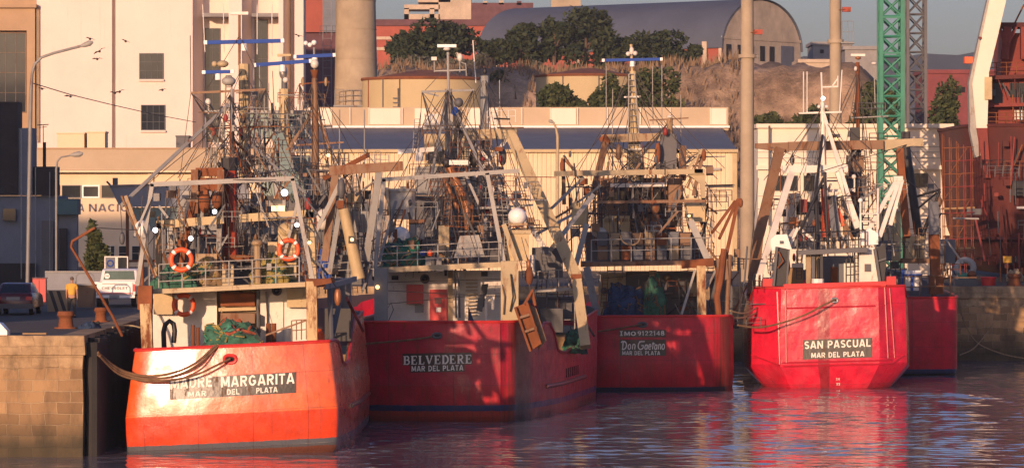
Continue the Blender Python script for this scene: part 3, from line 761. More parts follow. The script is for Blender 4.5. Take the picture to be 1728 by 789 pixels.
# oil tanks
def tank(px0, px1, ytop, Y, label, marks):
    S = Y/F; cx = X((px0+px1)/2, Y); R = (px1-px0)/2*S; o = thing('storage_tank', label, 'tank', Vector((cx, Y+R, QZ)))
    zt = Z(ytop, Y)
    MB().tube([Vector((cx, Y+R, QZ)), Vector((cx, Y+R, zt))], R, 56).build('shell', 'tank', o)
    MB().torus(Vector((cx, Y+R, zt)), R, 0.16, (0, 0, 1), 56, 6).build('rim', 'rust', o)
    MB().tube([Vector((cx, Y+R, zt)), Vector((cx, Y+R, zt+0.9))], R*0.985, 56, r1=R*0.15).build('roof', 'rust', o)
    for a in marks:
        t = math.radians(a); x = cx+R*math.sin(t); y = Y+R-R*math.cos(t)
        MB().tube([Vector((x, y-0.06, QZ)), Vector((x, y-0.06, zt))], 0.06, 5).build('pipe', 'rust' if a < -60 else 'dgrey', o)
    t = math.radians(-25)
    if len(marks) > 2:
        m = MB()
        for i in range(12): m.bb(cx-0.4*R-0.5, cx-0.4*R+0.1, Y+R-R*0.92-0.13, Y+R-R*0.92-0.05, zt-2-i*0.42, zt-1.9-i*0.42)
        m.tube([Vector((cx-0.4*R, Y+R-R*0.92-0.09, zt-7)), Vector((cx-0.4*R, Y+R-R*0.92-0.09, zt-1))], 0.05, 5)
        m.build('level_scale', 'dgrey', o)
    return o
tank(607, 822, 131, 376, 'large cream storage tank with rusty rim above the white roof', (-62, -40, -22))
tank(905, 1085, 126, 446, 'second cream storage tank with rusty rim, half hidden by bushes', (-30, 10))

# long warehouse with corrugated wall
YW = 300.0
wh = thing('warehouse', 'long warehouse with corrugated cream wall and blue grey roof', 'warehouse', base(900, YW))
x0, x1 = X(500, YW), X(1236, YW); ze = Z(257, YW); m = MB(); q = 0.34; n = int((x1-x0)/q); row = []
for i in range(n):
    a = x0+i*q; row += [(a, 0), (a+q*0.38, 0), (a+q*0.5, -0.07), (a+q*0.88, -0.07)]
row.append((x1, 0)); k = len(row)
for z in (QZ, ze):
    for a, d in row: m.v.append(Vector((a, YW+d, z)))
m.f = [(i, i+1, k+i+1, k+i) for i in range(k-1)]
m.build('corrugated_wall', 'pale', wh)
MB().bb(x1+0.003, x1+0.35, YW-0.12, YW+19, QZ, ze).build('corner_post', 'cleancream', wh)
MB().bb(x0-0.2, x1+0.4, YW-0.45, YW-0.1, ze, ze+0.22).build('gutter', 'cleancream', wh)
zr = Z(216, 321)
m = MB(); m.prism([Vector((x0-0.3, YW-0.3, ze+0.25)), Vector((x1+0.3, YW-0.3, ze+0.25)), Vector((x1+0.3, 321, zr)), Vector((x0-0.3, 321, zr))],
        [Vector((x0-0.3, YW-0.3, ze+0.05)), Vector((x1+0.3, YW-0.3, ze+0.05)), Vector((x1+0.3, 321, zr-0.2)), Vector((x0-0.3, 321, zr-0.2))]); m.build('roof', 'slate', wh)
YM = 321.1; mx0, mx1 = X(512, YM), X(1229, YM)
m = MB(); m.prism([Vector((mx0-0.6, YM, zr-0.2)), Vector((mx1, YM, zr-0.2)), Vector((mx1, YM, Z(181, YM))), Vector((mx0+0.4, YM, Z(181, YM))), Vector((mx0-0.6, YM, Z(192, YM)))],
        [Vector((a.x, YM+8, a.z)) for a in [Vector((mx0-0.6, 0, zr-0.2)), Vector((mx1, 0, zr-0.2)), Vector((mx1, 0, Z(181, YM))), Vector((mx0+0.4, 0, Z(181, YM))), Vector((mx0-0.6, 0, Z(192, YM)))]])
m.build('roof_monitor', 'beige', wh)
MB().bb(mx0-0.5, mx1+0.1, YM-0.35, YM-0.003, zr+0.02, zr+0.18).build('flashing', 'cleanwhite', wh)
for a, b in ((516, 560), (622, 676), (700, 720), (790, 840), (929, 972), (1198, 1226)):
    MB().bb(X(a, YM), X(b, YM), YM-0.1, YM-0.004, zr+0.3, Z(183, YM)).build('panel', 'whitewall', wh)
for a in (590, 622, 678, 730, 790, 880, 928, 974, 1024, 1080, 1130, 1198): MB().bb(X(a, YM), X(a+1.6, YM), YM-0.18, YM-0.105, zr+0.3, Z(182, YM)).build('seam_post', 'whitewall', wh)
for a in (573, 615): MB().tube([P(a, 300, YW-1), P(a, 185, YW-1)], 0.05, 6).build('vent_pipe', 'grey', wh)
gear(wh, YW-0.4, """
b wall_pipe grey 1.2 0.06 1190,316 1238,311
b wall_pipe grey 1.2 0.06 1197,318 1204,400
x wall_lamp lgrey 1194 283 1216 287 0.4
""")
# white building, right
YR = 272.0
rb = thing('white_building', 'white flat roofed harbour building with horizontal seams behind the brown gantry', 'building', base(1440, YR))
MB().bb(X(1279, YR), X(1606, YR), YR, YR+12, QZ, Z(216, YR)).build('wall', 'whitewall', rb)
MB().bb(X(1276, YR), X(1609, YR), YR-0.35, YR+12.4, Z(216, YR)+0.003, Z(209, YR)).build('parapet', 'whitewall', rb)
MB().bb(X(1276, YR), X(1609, YR), YR-0.4, YR-0.003, Z(286, YR), Z(279, YR)).build('ledge', 'whitewall', rb)
for y in (247, 256, 266): MB().bb(X(1279, YR), X(1606, YR), YR-0.05, YR-0.003, Z(y+1, YR), Z(y, YR)).build('seam', 'lgrey', rb)
for a, b, y0, y1 in ((1538, 1566, 279, 289), (1539, 1566, 292, 316), (1605, 1608, 290, 316), (1302, 1346, 296, 322), (1356, 1374, 296, 322), (1420, 1462, 296, 322)):
    if y0 == 279: continue
    window(rb, a, y0, b, y1, YR-0.01, 2, 1, 'dgrey', 'glass', 1.2, 0.1)
MB().tube([P(1298, 212, YR-0.45), P(1298, 380, YR-0.45)], 0.06, 6).build('drainpipe', 'dgrey', rb)
for y0 in (330, 352): MB().bb(X(1279, YR), X(1606, YR), YR-0.06, YR-0.003, Z(y0+1, YR), Z(y0, YR)).build('seam', 'lgrey', rb)
# dark shed cluster in shade, left
YD = 250.0
ds = thing('waterfront_shed', 'shaded blue grey waterfront shed with dark stepped roofs', 'shed', base(60, YD))
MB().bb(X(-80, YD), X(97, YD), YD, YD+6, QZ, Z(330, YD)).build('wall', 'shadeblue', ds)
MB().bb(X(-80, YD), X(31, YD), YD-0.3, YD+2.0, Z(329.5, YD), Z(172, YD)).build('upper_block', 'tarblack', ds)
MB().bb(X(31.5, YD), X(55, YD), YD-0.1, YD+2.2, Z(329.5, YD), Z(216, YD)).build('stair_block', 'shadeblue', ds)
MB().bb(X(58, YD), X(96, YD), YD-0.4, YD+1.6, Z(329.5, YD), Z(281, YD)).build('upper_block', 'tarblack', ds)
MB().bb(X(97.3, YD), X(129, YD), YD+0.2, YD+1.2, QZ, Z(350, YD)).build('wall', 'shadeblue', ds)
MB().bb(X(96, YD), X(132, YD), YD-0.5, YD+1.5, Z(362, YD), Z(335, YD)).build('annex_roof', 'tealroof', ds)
gear(ds, YD-0.6, """
x door dgrey 70 372 90 470 0.5
x door tarblack 100 385 112 470 0.6
t downpipe lgrey 2 36,218 36,470
t downpipe lgrey 1.6 60,282 60,470
t downpipe lgrey 1.6 84,290 84,470
x window glass 5 352 26 372 0.5
x plinth tarblack -80 444 60 480 0.4
""")
# unseen blocks added outside the frame to throw shade on the left quay
cs = thing('shade_block_low', 'long low grey shed on the left quay', 'shed', Vector((-43, 161, QZ)))
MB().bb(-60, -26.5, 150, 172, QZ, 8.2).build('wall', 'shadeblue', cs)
m = MB(); m.prism([Vector((-60.5, 149.5, 8.203)), Vector((-60.5, 172.5, 8.203)), Vector((-60.5, 161, 8.9))], [Vector((-26.2, 149.5, 8.203)), Vector((-26.2, 172.5, 8.203)), Vector((-26.2, 161, 8.9))]); m.build('roof', 'slate', cs)
cs = thing('shade_block_tall', 'tall windowless cold store on the left quay', 'building', Vector((-64, 193, QZ)))
MB().bb(-80, -49, 185, 200, QZ, 27).build('wall', 'concrete', cs); MB().bb(-80.4, -48.6, 184.6, 200.4, 27.003, 27.5).build('parapet', 'concrete', cs)

# hangar on the hill
def frame_px(px, py, Y): return P(px, py, Y)
hg = thing('arched_hangar', 'old concrete hangar with arched gable and long grey vaulted roof on the hill', 'hangar', P(1285, 130, 600))
ga = P(1217, 131, 596); Wd = 21.5
th = math.radians(38); ax = Vector((-math.cos(th), math.sin(th), 0)); gd = Vector((math.sin(th), math.cos(th), 0))
z0 = ga.z-1.5; zs = z0+6.0; zt = Z(2, 600)+0.3; LH = 47.0
def arch(t): # 0..1 across the gable
    return ga+gd*(Wd*t)
def prof(n=22, grow=0.0):
    pts = []
    for i in range(n+1):
        a = math.pi*(1-i/n); pts.append((0.5+(0.5+grow)*math.cos(a), zs+(zt-zs+grow*Wd)*math.sin(a)))
    return pts
pr = prof()
front = [Vector((ga.x, ga.y, z0))]+[Vector((arch(t).x, arch(t).y, z)) for t, z in pr]+[Vector((arch(1).x, arch(1).y, z0))]
MB().prism(front, [v+ax*0.5 for v in front]).build('gable', 'oldconcrete', hg)
m = MB(); p2 = prof(22, 0.012); kk = len(p2)
for d in (-0.3, LH):
    for t, z in p2: q = arch(t)+ax*d; m.v.append(Vector((q.x, q.y, z)))
m.f = [(i, i+1, kk+i+1, kk+i) for i in range(kk-1)]
m.build('roof', 'hangarroof', hg)
m = MB(); a, b = arch(0.01), arch(0.01)+ax*LH
m.prism([Vector((a.x, a.y, z0-1)), Vector((a.x, a.y, zs)), Vector((b.x, b.y, zs)), Vector((b.x, b.y, z0-1))], [v+gd*0.4 for v in (Vector((a.x, a.y, z0-1)), Vector((a.x, a.y, zs)), Vector((b.x, b.y, zs)), Vector((b.x, b.y, z0-1)))])
m.build('side_wall', 'brickred', hg)
b = arch(0.5)+ax*LH
m = MB(); back = [Vector((arch(t).x, arch(t).y, z))+ax*(LH-0.4) for t, z in pr]; back = [Vector((arch(0).x, arch(0).y, z0))+ax*(LH-0.4)]+back+[Vector((arch(1).x, arch(1).y, z0))+ax*(LH-0.4)]
m.prism(back, [v+ax*0.35 for v in back]); m.build('rear_gable', 'oldconcrete', hg)
def gquad(t0, t1, za, zb, dep=0.12):
    q = [arch(t0)-ax*dep, arch(t1)-ax*dep]; m = MB()
    f = [Vector((q[0].x, q[0].y, za)), Vector((q[1].x, q[1].y, za)), Vector((q[1].x, q[1].y, zb)), Vector((q[0].x, q[0].y, zb))]
    m.prism(f, [v+ax*(dep-0.004) for v in f]); return m
for t in (0.06, 0.2, 0.34, 0.48, 0.6): gquad(t, t+0.055, z0+4.3, z0+6.6).build('window', 'darkhole', hg)
gquad(0.74, 0.9, z0, z0+6.8).build('door', 'slate', hg)
gquad(0.0, 1.0, z0+7.4, z0+7.8).build('string_course', 'oldconcrete', hg)
for s in range(7):
    q = arch(0.0)+ax*(3+s*8); MB().box((q.x-gd.x*0.2, q.y-gd.y*0.2, z0+3), (0.7, 0.7, 8)).build('buttress', 'oldconcrete', hg)
# brick block and rooftop frame behind the trees
bk = thing('brick_block', 'long orange brick block behind the trees on the hill', 'building', P(720, 110, 640))
YB = 640
MB().bb(X(560, YB), X(830, YB), YB, YB+14, 24, Z(44, YB)).build('wall', 'brickred', bk)
MB().bb(X(556, YB), X(834, YB), YB-0.4, YB+14.4, Z(44, YB)+0.01, Z(33, YB)).build('parapet', 'darkbrick', bk)
for y in (62, 80): MB().bb(X(560, YB), X(830, YB), YB-0.2, YB-0.01, Z(y+5, YB), Z(y, YB)).build('band', 'oldconcrete', bk)
ft = thing('concrete_tower_block', 'brown concrete industrial block with open gallery on the skyline', 'building', P(770, 60, 680))
YT = 680
gear(ft, YT, """
x lower_block oldconcrete 740 -30 795 60 8
x gallery oldconcrete 682 8 742 16 8
x gallery oldconcrete 682 24 742 34 8
x gallery_column oldconcrete 682 14 690 40 1
x gallery_column oldconcrete 725 14 733 40 1
x side_block darkbrick 795 5 900 60 10
x roof_stub oldconcrete 815 2 822 8 1
x roof_stub oldconcrete 842 1 850 8 1
x roof_stub darkbrick 872 2 880 9 1
x roof_parapet oldconcrete 705 -3 760 4 8
x far_tower concrete 930 -4 980 14 6
""")
# distant blocks, right of the hangar
def block(name, label, px0, px1, py0, py1, Y, mat, feats):
    o = thing(name, label, 'building', P((px0+px1)/2, py1, Y)); m = MB(); m.bb(X(px0, Y), X(px1, Y), Y, Y+12, min(QZ, Z(py1, Y)), Z(py0, Y)); m.build('wall', mat, o)
    MB().bb(X(px0, Y)-0.3, X(px1, Y)+0.3, Y-0.3, Y+12.3, Z(py0, Y)+0.003, Z(py0, Y)+0.5).build('roof', mat, o)
    for a, b, c, d in feats: MB().bb(X(a, Y), X(c, Y), Y-0.15, Y-0.004, Z(d, Y), Z(b, Y)).build('window', 'darkhole', o)
    return o
block('concrete_block', 'low tan concrete wall block right of the arched hangar', 1350, 1412, 106, 150, 560, 'oldconcrete', ())
block('flat_block', 'dark flat roofed block on the skyline behind the second pylon', 1372, 1436, 76, 120, 640, 'greyconcrete', ((1384, 84, 1390, 90),))
block('flat_block', 'grey block with dark openings left of the green lattice boom', 1426, 1482, 84, 190, 540, 'greyconcrete', ((1432, 112, 1440, 124), (1446, 112, 1454, 124), (1432, 140, 1440, 152)))
block('red_shed', 'dull red shed with one small window below the far hills', 1560, 1700, 124, 260, 520, 'farred', ((1618, 147, 1628, 156),))

# ------------------------------------------------------------------ trees
def tree(name, label, px, pbase, Y, wpx, htop, leaf, n=2600, seed=1, group=None, lobes=9, size=0.55, trunk=0.35):
    """crown of many small leaf clumps spread through several lobes, on a tapered trunk with limbs"""
    rnd = random.Random(seed); S = Y/F; b = P(px, pbase, Y); H = (pbase-htop)*S; R = wpx/2*S
    o = thing(name, label, 'tree' if H > 3 else 'bush', b, group)
    t = MB(); t.tube([b-Vector((0, 0, 0.5)), b+Vector((0.1, 0, H*0.35)), b+Vector((0.0, 0, H*0.7))], [trunk, trunk*0.7, trunk*0.25], 8)
    lb = []
    for i in range(lobes):
        a = rnd.uniform(0, 2*math.pi); hz = rnd.uniform(0.12, 0.80); w_ = (1-max(0, (hz-0.35)/0.65)**2)**0.5
        rr = R*0.68*w_*math.sqrt(rnd.random())
        lb.append((b+Vector((rr*math.cos(a), rr*math.sin(a)*0.8, hz*H)), R*rnd.uniform(0.34, 0.52), H*rnd.uniform(0.19, 0.29)))
    for c, r, h in lb[:6]: t.tube([b+Vector((0, 0, H*rnd.uniform(0.15, 0.4))), c], [trunk*0.4, trunk*0.12], 5)
    t.build('trunk', 'bark', o)
    m = MB()
    for i in range(n):
        c, r, h = rnd.choice(lb)
        d = Vector((rnd.gauss(0, 1), rnd.gauss(0, 1), rnd.gauss(0, 1))).normalized()*(rnd.uniform(0.2, 1)**0.4)*rnd.uniform(0.85, 1.12)
        p = c+Vector((d.x*r, d.y*r, d.z*h))
        if p.z > b.z+H*1.04: continue
        s = size*rnd.uniform(0.5, 1.25)
        u = Vector((rnd.gauss(0, 1), rnd.gauss(0, 1), rnd.gauss(0, 0.7))).normalized(); w = u.orthogonal().normalized(); w = (w*math.cos(1.3*i)+u.cross(w)*math.sin(1.3*i))
        m.add([p-u*s, p-w*s*0.45, p+u*s, p+w*s*0.45], [(0, 1, 2, 3)])
    bmx = m.build('crown', leaf, o, sharp=9)
    return o
TG = 'trees on the hill'
tree('broad_tree', 'broad dark evergreen tree above the large storage tank', 735, 112, 575, 165, 33, 'leafdark', 5200, 1, TG, 16, 0.5)
tree('broad_tree', 'rounded dark tree between the tank tree and the taller tree', 876, 105, 572, 90, 40, 'leafdark', 2600, 2, TG, 9, 0.5)
tree('tall_tree', 'tall loose dark tree standing in front of the vaulted roof', 988, 112, 574, 110, 12, 'leafdark', 3200, 3, TG, 12, 0.5)
tree('tall_tree', 'narrow dark tree leaning into the taller loose tree', 935, 104, 573, 70, 30, 'leafdark', 1900, 4, TG, 8, 0.5)
tree('broad_tree', 'wide dark tree before the red brick hangar wall', 1110, 116, 570, 125, 46, 'leafdark', 3600, 5, TG, 12, 0.5)
tree('low_tree', 'low dark tree at right end of the hangar row', 1172, 112, 571, 50, 72, 'leafdark', 1100, 6, TG, 6, 0.45)
tree('broad_tree', 'dark tree filling the gap right of the broad evergreen tree', 828, 108, 576, 75, 58, 'leafdark', 1800, 71, TG, 7, 0.5)
tree('broad_tree', 'dark lower tree between the tall loose tree and the wide dark tree', 1045, 114, 575, 80, 62, 'leafdark', 1900, 72, TG, 7, 0.5)
tree('broad_tree', 'low spreading tree at left foot of the broad evergreen tree', 678, 118, 570, 60, 66, 'leafdark', 1300, 73, TG, 6, 0.5)
tree('grey_shrub', 'grey green shrub row right below the broad evergreen tree', 745, 128, 545, 150, 92, 'leafgrey', 2600, 7, 'grey shrubs on the slope', 14, 0.42, 0.12)
tree('grey_shrub', 'small grey shrub beside the stack at the tank', 672, 130, 546, 60, 98, 'leafgrey', 1000, 8, 'grey shrubs on the slope', 6, 0.42, 0.12)
tree('bush_tree', 'dark green bush tree rising over the white roof, left one', 942, 215, 412, 100, 139, 'leafmid', 3400, 9, 'bush trees behind the warehouse', 11, 0.36, 0.3)
tree('bush_tree', 'dark green bush tree behind the yellow lattice mast', 1030, 215, 414, 95, 124, 'leafmid', 3400, 10, 'bush trees behind the warehouse', 11, 0.36, 0.3)
tree('bush_tree', 'dark green bush tree right of the yellow lattice mast', 1100, 215, 416, 110, 118, 'leafmid', 3600, 11, 'bush trees behind the warehouse', 11, 0.36, 0.3)
tree('scrub_bush', 'dark scrub bush under the sandy bank beside the first pylon', 1300, 240, 400, 80, 180, 'leafmid', 1700, 12, 'scrub at the foot of the bank', 8, 0.36, 0.15)
tree('scrub_bush', 'dark scrub bush between the two pylons', 1365, 240, 402, 95, 176, 'leafmid', 1900, 13, 'scrub at the foot of the bank', 8, 0.36, 0.15)
tree('scrub_bush', 'dark scrub bush behind the green lattice boom', 1475, 240, 398, 100, 128, 'leafmid', 2600, 14, 'scrub at the foot of the bank', 9, 0.36, 0.2)
tree('scrub_bush', 'dark leafy bush in front of the dull red shed', 1592, 240, 396, 62, 128, 'leafmid', 1900, 15, 'scrub at the foot of the bank', 8, 0.36, 0.2)
tree('quay_tree', 'small dark round tree on the quay below the raised letters', 160, 468, 232, 46, 374, 'leafmid', 2200, 16, None, 9, 0.24, 0.14)
for i,(px, pb, Y_, w_, ht) in enumerate(((850, 150, 505, 60, 118), (905, 132, 520, 55, 104), (1020, 128, 530, 60, 104), (1080, 140, 515, 60, 116), (1150, 150, 500, 55, 124), (1215, 155, 500, 50, 132), (1195, 132, 530, 40, 110), (800, 122, 550, 60, 92))):
    tree('slope_shrub', ['brown green shrub right of the large tank on the slope', 'shrub on the slope below the narrow dark tree', 'shrub on the slope below the tall loose tree', 'shrub left of the wide dark tree foot', 'shrub on the slope right of the yellow lattice mast', 'shrub nearest the first light pylon on the slope', 'small shrub under the hangar gable corner', 'shrub at the right foot of the broad evergreen tree'][i], px, pb, Y_, w_, ht, 'leafgrey' if i % 2 else 'leafmid', 900, 60+i, 'grey shrubs on the slope', 6, 0.4, 0.1)
# dry grass on the slope, uncountable
rnd = random.Random(8); m = MB()
for i in range(5200):
    px = rnd.uniform(600, 1270); Y = rnd.uniform(462, 540)
    if rnd.random() < 0.0: continue
    x = X(px, Y); z = hillz(x, Y); h = rnd.uniform(0.5, 1.7); l = rnd.uniform(-0.5, 0.5)
    m.add([(x-0.14, Y, z-0.1), (x+0.14, Y, z-0.1), (x+l+0.05, Y+rnd.uniform(-.3, .3), z+h)], [(0, 1, 2)])
tag(m.build('dry_grass', 'drygrass', sharp=9), 'dry tan grass covering the slope below the hangar', 'grass', kind='stuff')

# ------------------------------------------------------------------ pylons, lamps, cranes
def pylon(px, Y, w0, w1, ytop, label, band, lampy, side):
    o = thing('light_pylon', label, 'pylon', base(px, Y), 'tall concrete light pylons'); c = base(px, Y); S = Y/F
    MB().tube([c, Vector((c.x, Y, Z(ytop, Y)))], w0/2*S, 20, r1=w1/2*S).build('shaft', 'concrete', o)
    MB().tube([Vector((c.x, Y, Z(band+3, Y))), Vector((c.x, Y, Z(band-3, Y)))], w0/2*S*1.25, 20).build('collar', 'concrete', o)
    gear(o, Y-0.3, f"""
b bracket rust 1.5 0.15 {px},{lampy} {px+16},{lampy-2}
x floodlight funnelred {px+12} {lampy-6} {px+26} {lampy+2} 0.5
b step_arm grey 1.2 0.1 {px-4},{band} {px+20},{band}
""")
    return o
pylon(1261, 256, 25, 21, -40, 'tall tapering concrete light pylon right of the corrugated warehouse', 95, 56, 1)
o = pylon(1410, 300, 22, 19, -40, 'tall concrete light pylon with a small cage platform before the skyline block', 70, 18, 1)
gear(o, 299.5, """
r cage grey 1.2 3 2 36 1421,72 1440,72
b cage_floor grey 2 1.2 1418,73 1441,73
""")
def lattice(name, label, px, Y, wpx, y0, y1, mat, dep, seg, tube=3.0):
    o = thing(name, label, 'lattice', base(px, Y)); S = Y/F; c = base(px, Y); h = wpx/2*S
    cs = [(-h, 0), (h, 0), (h, dep), (-h, dep)]; za, zb = Z(y0, Y), Z(y1, Y)
    for x, y in cs: MB().beam(Vector((c.x+x, Y+y, za)), Vector((c.x+x, Y+y, zb)), tube*S, tube*S).build('chord', mat, o)
    for f in range(4):
        (xa, ya), (xb, yb) = cs[f], cs[(f+1) % 4]; m = MB()
        for i in range(seg):
            q0, q1 = za+(zb-za)*i/seg, za+(zb-za)*(i+1)/seg
            A, B = Vector((c.x+xa, Y+ya, q0)), Vector((c.x+xb, Y+yb, q1)); C, D = Vector((c.x+xb, Y+yb, q0)), Vector((c.x+xa, Y+ya, q1))
            m.tube([A, B], tube*S*0.28, 5); m.tube([C, D], tube*S*0.28, 5); m.tube([D, B], tube*S*0.28, 5)
        m.build('bracing', mat, o)
    return o
gb = lattice('crane_boom', 'green lattice crane boom standing upright behind the brown gantry', 1505, 262, 36, 465, -40, 'green', 1.5, 15, 7)
MB().bb(X(1482, 262), X(1528, 262), 261, 264.5, QZ, QZ+0.8).build('base', 'dgrey', gb)
for y in (28, 88): MB().bb(X(1484, 262), X(1526, 262), 261.85, 261.98, Z(y+3, 262), Z(y, 262)).build('splice_plate', 'green', gb)
lm = lattice('lattice_mast', 'dark rusty lattice mast right of the green crane boom', 1547, 302, 30, 470, -40, 'dgrey', 1.4, 16, 5)
def lamp_post(label, Y, pts, d, head, mat):
    o = thing('street_lamp', label, 'street lamp', P(pts[0][0], pts[0][1], Y)); S = Y/F
    q = [P(x, y, Y) for x, y in pts]; q[0].z = QZ
    MB().tube(q, [d*S/2]*2+[d*S*0.36]*(len(q)-2), 10).build('post', mat, o)
    a, b = P(head[0], head[1], Y), P(head[2], head[3], Y)
    MB().tube([a, a.lerp(b, 0.35), a.lerp(b, 0.75), b], [0.05, head[4]*S*0.8, head[4]*S, 0.06], 12).build('lamp_head', 'lgrey', o)
    return o
lamp_post('tall street lamp with long curved arm before the white silo building', 215, [(46, 482), (52, 160), (54, 125), (59, 108), (70, 97), (90, 90), (140, 77)], 6.5, (134, 79, 157, 71, 5), 'grey')
lamp_post('lower street lamp with short arm before the harbour office', 236, [(95, 470), (95, 285), (97, 272), (103, 265), (120, 262)], 4, (118, 262, 140, 259, 5), 'grey')
lamp_post('slim cream quay lamp standing before the corrugated warehouse', 285, [(941, 420), (941, 230), (938, 215), (934, 207), (930, 203)], 5, (935, 208, 926, 203, 3), 'cream')
an = thing('roof_aerial', 'thin rooftop aerial on a dark post before the cream wall', 'aerial', P(75, 280, 252))
gear(an, 252, """
b post tarblack 5 0.2 75,240 75,284
t mast wire 1.4 73,240 73,212
b cross_bar wire 1.6 0.05 63,211 82,210
t rung wire 1 66,215 79,214
""")
w = thing('overhead_wire', 'thin sagging overhead wire in front of the white silo wall', 'wire', P(54, 140, 225))
MB().tube([P(54, 140, 225), P(120, 160, 240), P(190, 177, 262), P(260, 193, 285), P(330, 206, 310)], 0.03, 5).build('cable', 'wire', w)
# birds over the quay
def make_bird(px, py, sp, tilt, Y, label):
    o = thing('gull', label, 'bird', P(px, py, Y), 'gulls wheeling before the silo wall'); S = Y/F; c = P(px, py, Y)
    R = Matrix.Rotation(tilt, 3, 'Y')
    m = MB(); m.sphere(c, (0.1, 0.22, 0.09), 8, 6); m.sphere(c+Vector((0, -0.22, 0.05)), (0.055, 0.08, 0.055), 8, 5); m.build('body', 'bird', o)
    for s in (-1, 1):
        a = [Vector((0, -0.1, 0.02)), Vector((s*sp*0.5, -0.12, sp*0.28)), Vector((s*sp, 0.05, sp*0.1)), Vector((s*sp*0.5, 0.1, sp*0.24)), Vector((0, 0.1, 0.02))]
        f = [c+R @ v for v in a]; MB().prism(f, [v-Vector((0, 0, 0.025)) for v in f]).build('wing', 'bird', o)
bl = ['gull gliding just above the street lamp head', 'gull with raised wings right of the lamp head', 'flat gliding gull below the lamp head', 'lone gull high before the wall seam', 'left gull of the tight pair at the wall seam', 'right gull of the tight pair at the wall seam', 'gull near the lamp post with drooping wings', 'small gull close to the overhead wire', 'gull flying left of the lower silo window', 'gull before the right pilaster of the silo building']
for (px, py, sp, ti), lb in zip([(152, 66, 0.35, 0.3), (168, 87, 0.5, -0.5), (164, 100, 0.4, 0.0), (212, 70, 0.35, 0.4), (194, 157, 0.4, 0.1), (202, 155, 0.4, -0.3), (119, 163, 0.5, 0.0), (71, 150, 0.3, 0.2), (274, 152, 0.3, -0.2), (504, 61, 0.45, 0.3)], bl):
    make_bird(px, py, sp, ti, 300 if px < 400 else 360, lb)
# ------------------------------------------------------------------ fishing boats
hullmat('hull_orange_red', (0.72, 0.115, 0.022), (0.68, 0.062, 0.016), 1.5, (0.10, 0.11, 0.125), 0.12, 0.40, (0.20, 0.06, 0.03), seam=2.07, rust=0.36, rough=0.24, dent=0.5, coat=0.7)  # second red imitates the light change under the stern knuckle
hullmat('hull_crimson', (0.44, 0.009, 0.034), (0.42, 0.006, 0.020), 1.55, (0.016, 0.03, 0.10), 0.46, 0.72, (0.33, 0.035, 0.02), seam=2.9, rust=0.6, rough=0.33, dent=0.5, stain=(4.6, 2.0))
hullmat('hull_deep_red', (0.48, 0.011, 0.033), (0.45, 0.008, 0.022), 1.4, (0.012, 0.02, 0.07), 0.02, 0.22, (0.05, 0.02, 0.02), seam=2.6, rust=0.5, rough=0.34, dent=0.45, stain=(4.2, 1.6))
hullmat('hull_bright_red', (0.62, 0.014, 0.045), (0.60, 0.011, 0.038), 1.0, (0.06, 0.01, 0.01), -0.3, -0.1, (0.05, 0.015, 0.015), seam=50, rust=0.12, rough=0.25, dent=1.0, grime=0.3, coat=0.5)
hullmat('hull_plain_red', (0.56, 0.014, 0.036), (0.54, 0.011, 0.030), 0.9, (0.02, 0.04, 0.12), 0.1, 0.35, (0.03, 0.02, 0.02), seam=3.1, rust=0.2, rough=0.34, dent=0.4)

def heap(name, label, cat, mats, px0, px1, yt, yb, Y, depth, seed, group=None, strands=26, lump=0.35):
    rnd = random.Random(seed); S = Y/F; c = P((px0+px1)/2, yb, Y); rx = (px1-px0)/2*S; rz = (yb-yt)*S
    o = thing(name, label, cat, c, group); m = MB(); n, q = 40, 12
    def surf(a, t):
        d = Vector((math.cos(a)*math.cos(t), math.sin(a)*math.cos(t), math.sin(t)))
        k = 1+lump*noise.noise(d*2.1+Vector((seed*3.7, 0, 0)))+lump*0.5*noise.noise(d*6+Vector((0, seed, 0)))
        return c+Vector((d.x*rx*k, depth*0.5+d.y*depth*0.5*k, max(-0.02, (d.z**0.75)*rz*k)))
    for j in range(q+1):
        for i in range(n): m.v.append(surf(2*math.pi*i/n, math.pi/2*j/q))
    for j in range(q):
        for i in range(n): m.f.append((j*n+i, j*n+(i+1) % n, (j+1)*n+(i+1) % n, (j+1)*n+i))
    m.build('net_mound', mats[0], o, sharp=3)
    for k in range(strands):
        a = rnd.uniform(math.pi, 2*math.pi); t = rnd.uniform(0.0, 1.2); pts = []
        for i in range(9):
            a += rnd.uniform(-0.35, 0.35)*1.2; t = max(0, min(1.5, t+rnd.uniform(-0.22, 0.22))); p = surf(a, t); pts.append(p+(p-c).normalized()*0.03)
        MB().tube(pts, 0.035 if k % 3 else 0.055, 5).build('net_cord', rnd.choice(mats), o)
    return o
def lifebuoy(px, py, Rpx, Y, label):
    S = Y/F; c = P(px, py, Y); o = thing('lifebuoy', label, 'lifebuoy', c, 'orange lifebuoys on the nearest trawler')
    MB().torus(c, Rpx*S*0.80, Rpx*S*0.20, n=36, m=10).build('ring', 'orange', o)
    for k in range(4):
        a = math.pi/4+k*math.pi/2; MB().torus(c, Rpx*S*0.80, Rpx*S*0.215, n=3, m=10, a0=a-0.13, a1=a+0.13).build('white_band', 'cleanwhite', o)
    return o
def rope(label, pts, r=0.045, mat='rope', group='mooring ropes'):
    P_ = [P(*p) for p in pts]; q = []
    for i in range(len(P_)-1):   # smooth the run
        p0 = P_[max(0, i-1)]; p1 = P_[i]; p2 = P_[i+1]; p3 = P_[min(len(P_)-1, i+2)]
        for k in range(6):
            t = k/6; q.append(0.5*((2*p1)+(p2-p0)*t+(2*p0-5*p1+4*p2-p3)*t*t+(3*p1-p0-3*p2+p3)*t**3))
    q.append(P_[-1])
    o = thing('mooring_rope', label, 'rope', P_[0], group); MB().tube(q, r, 7).build('strand', mat, o); return o
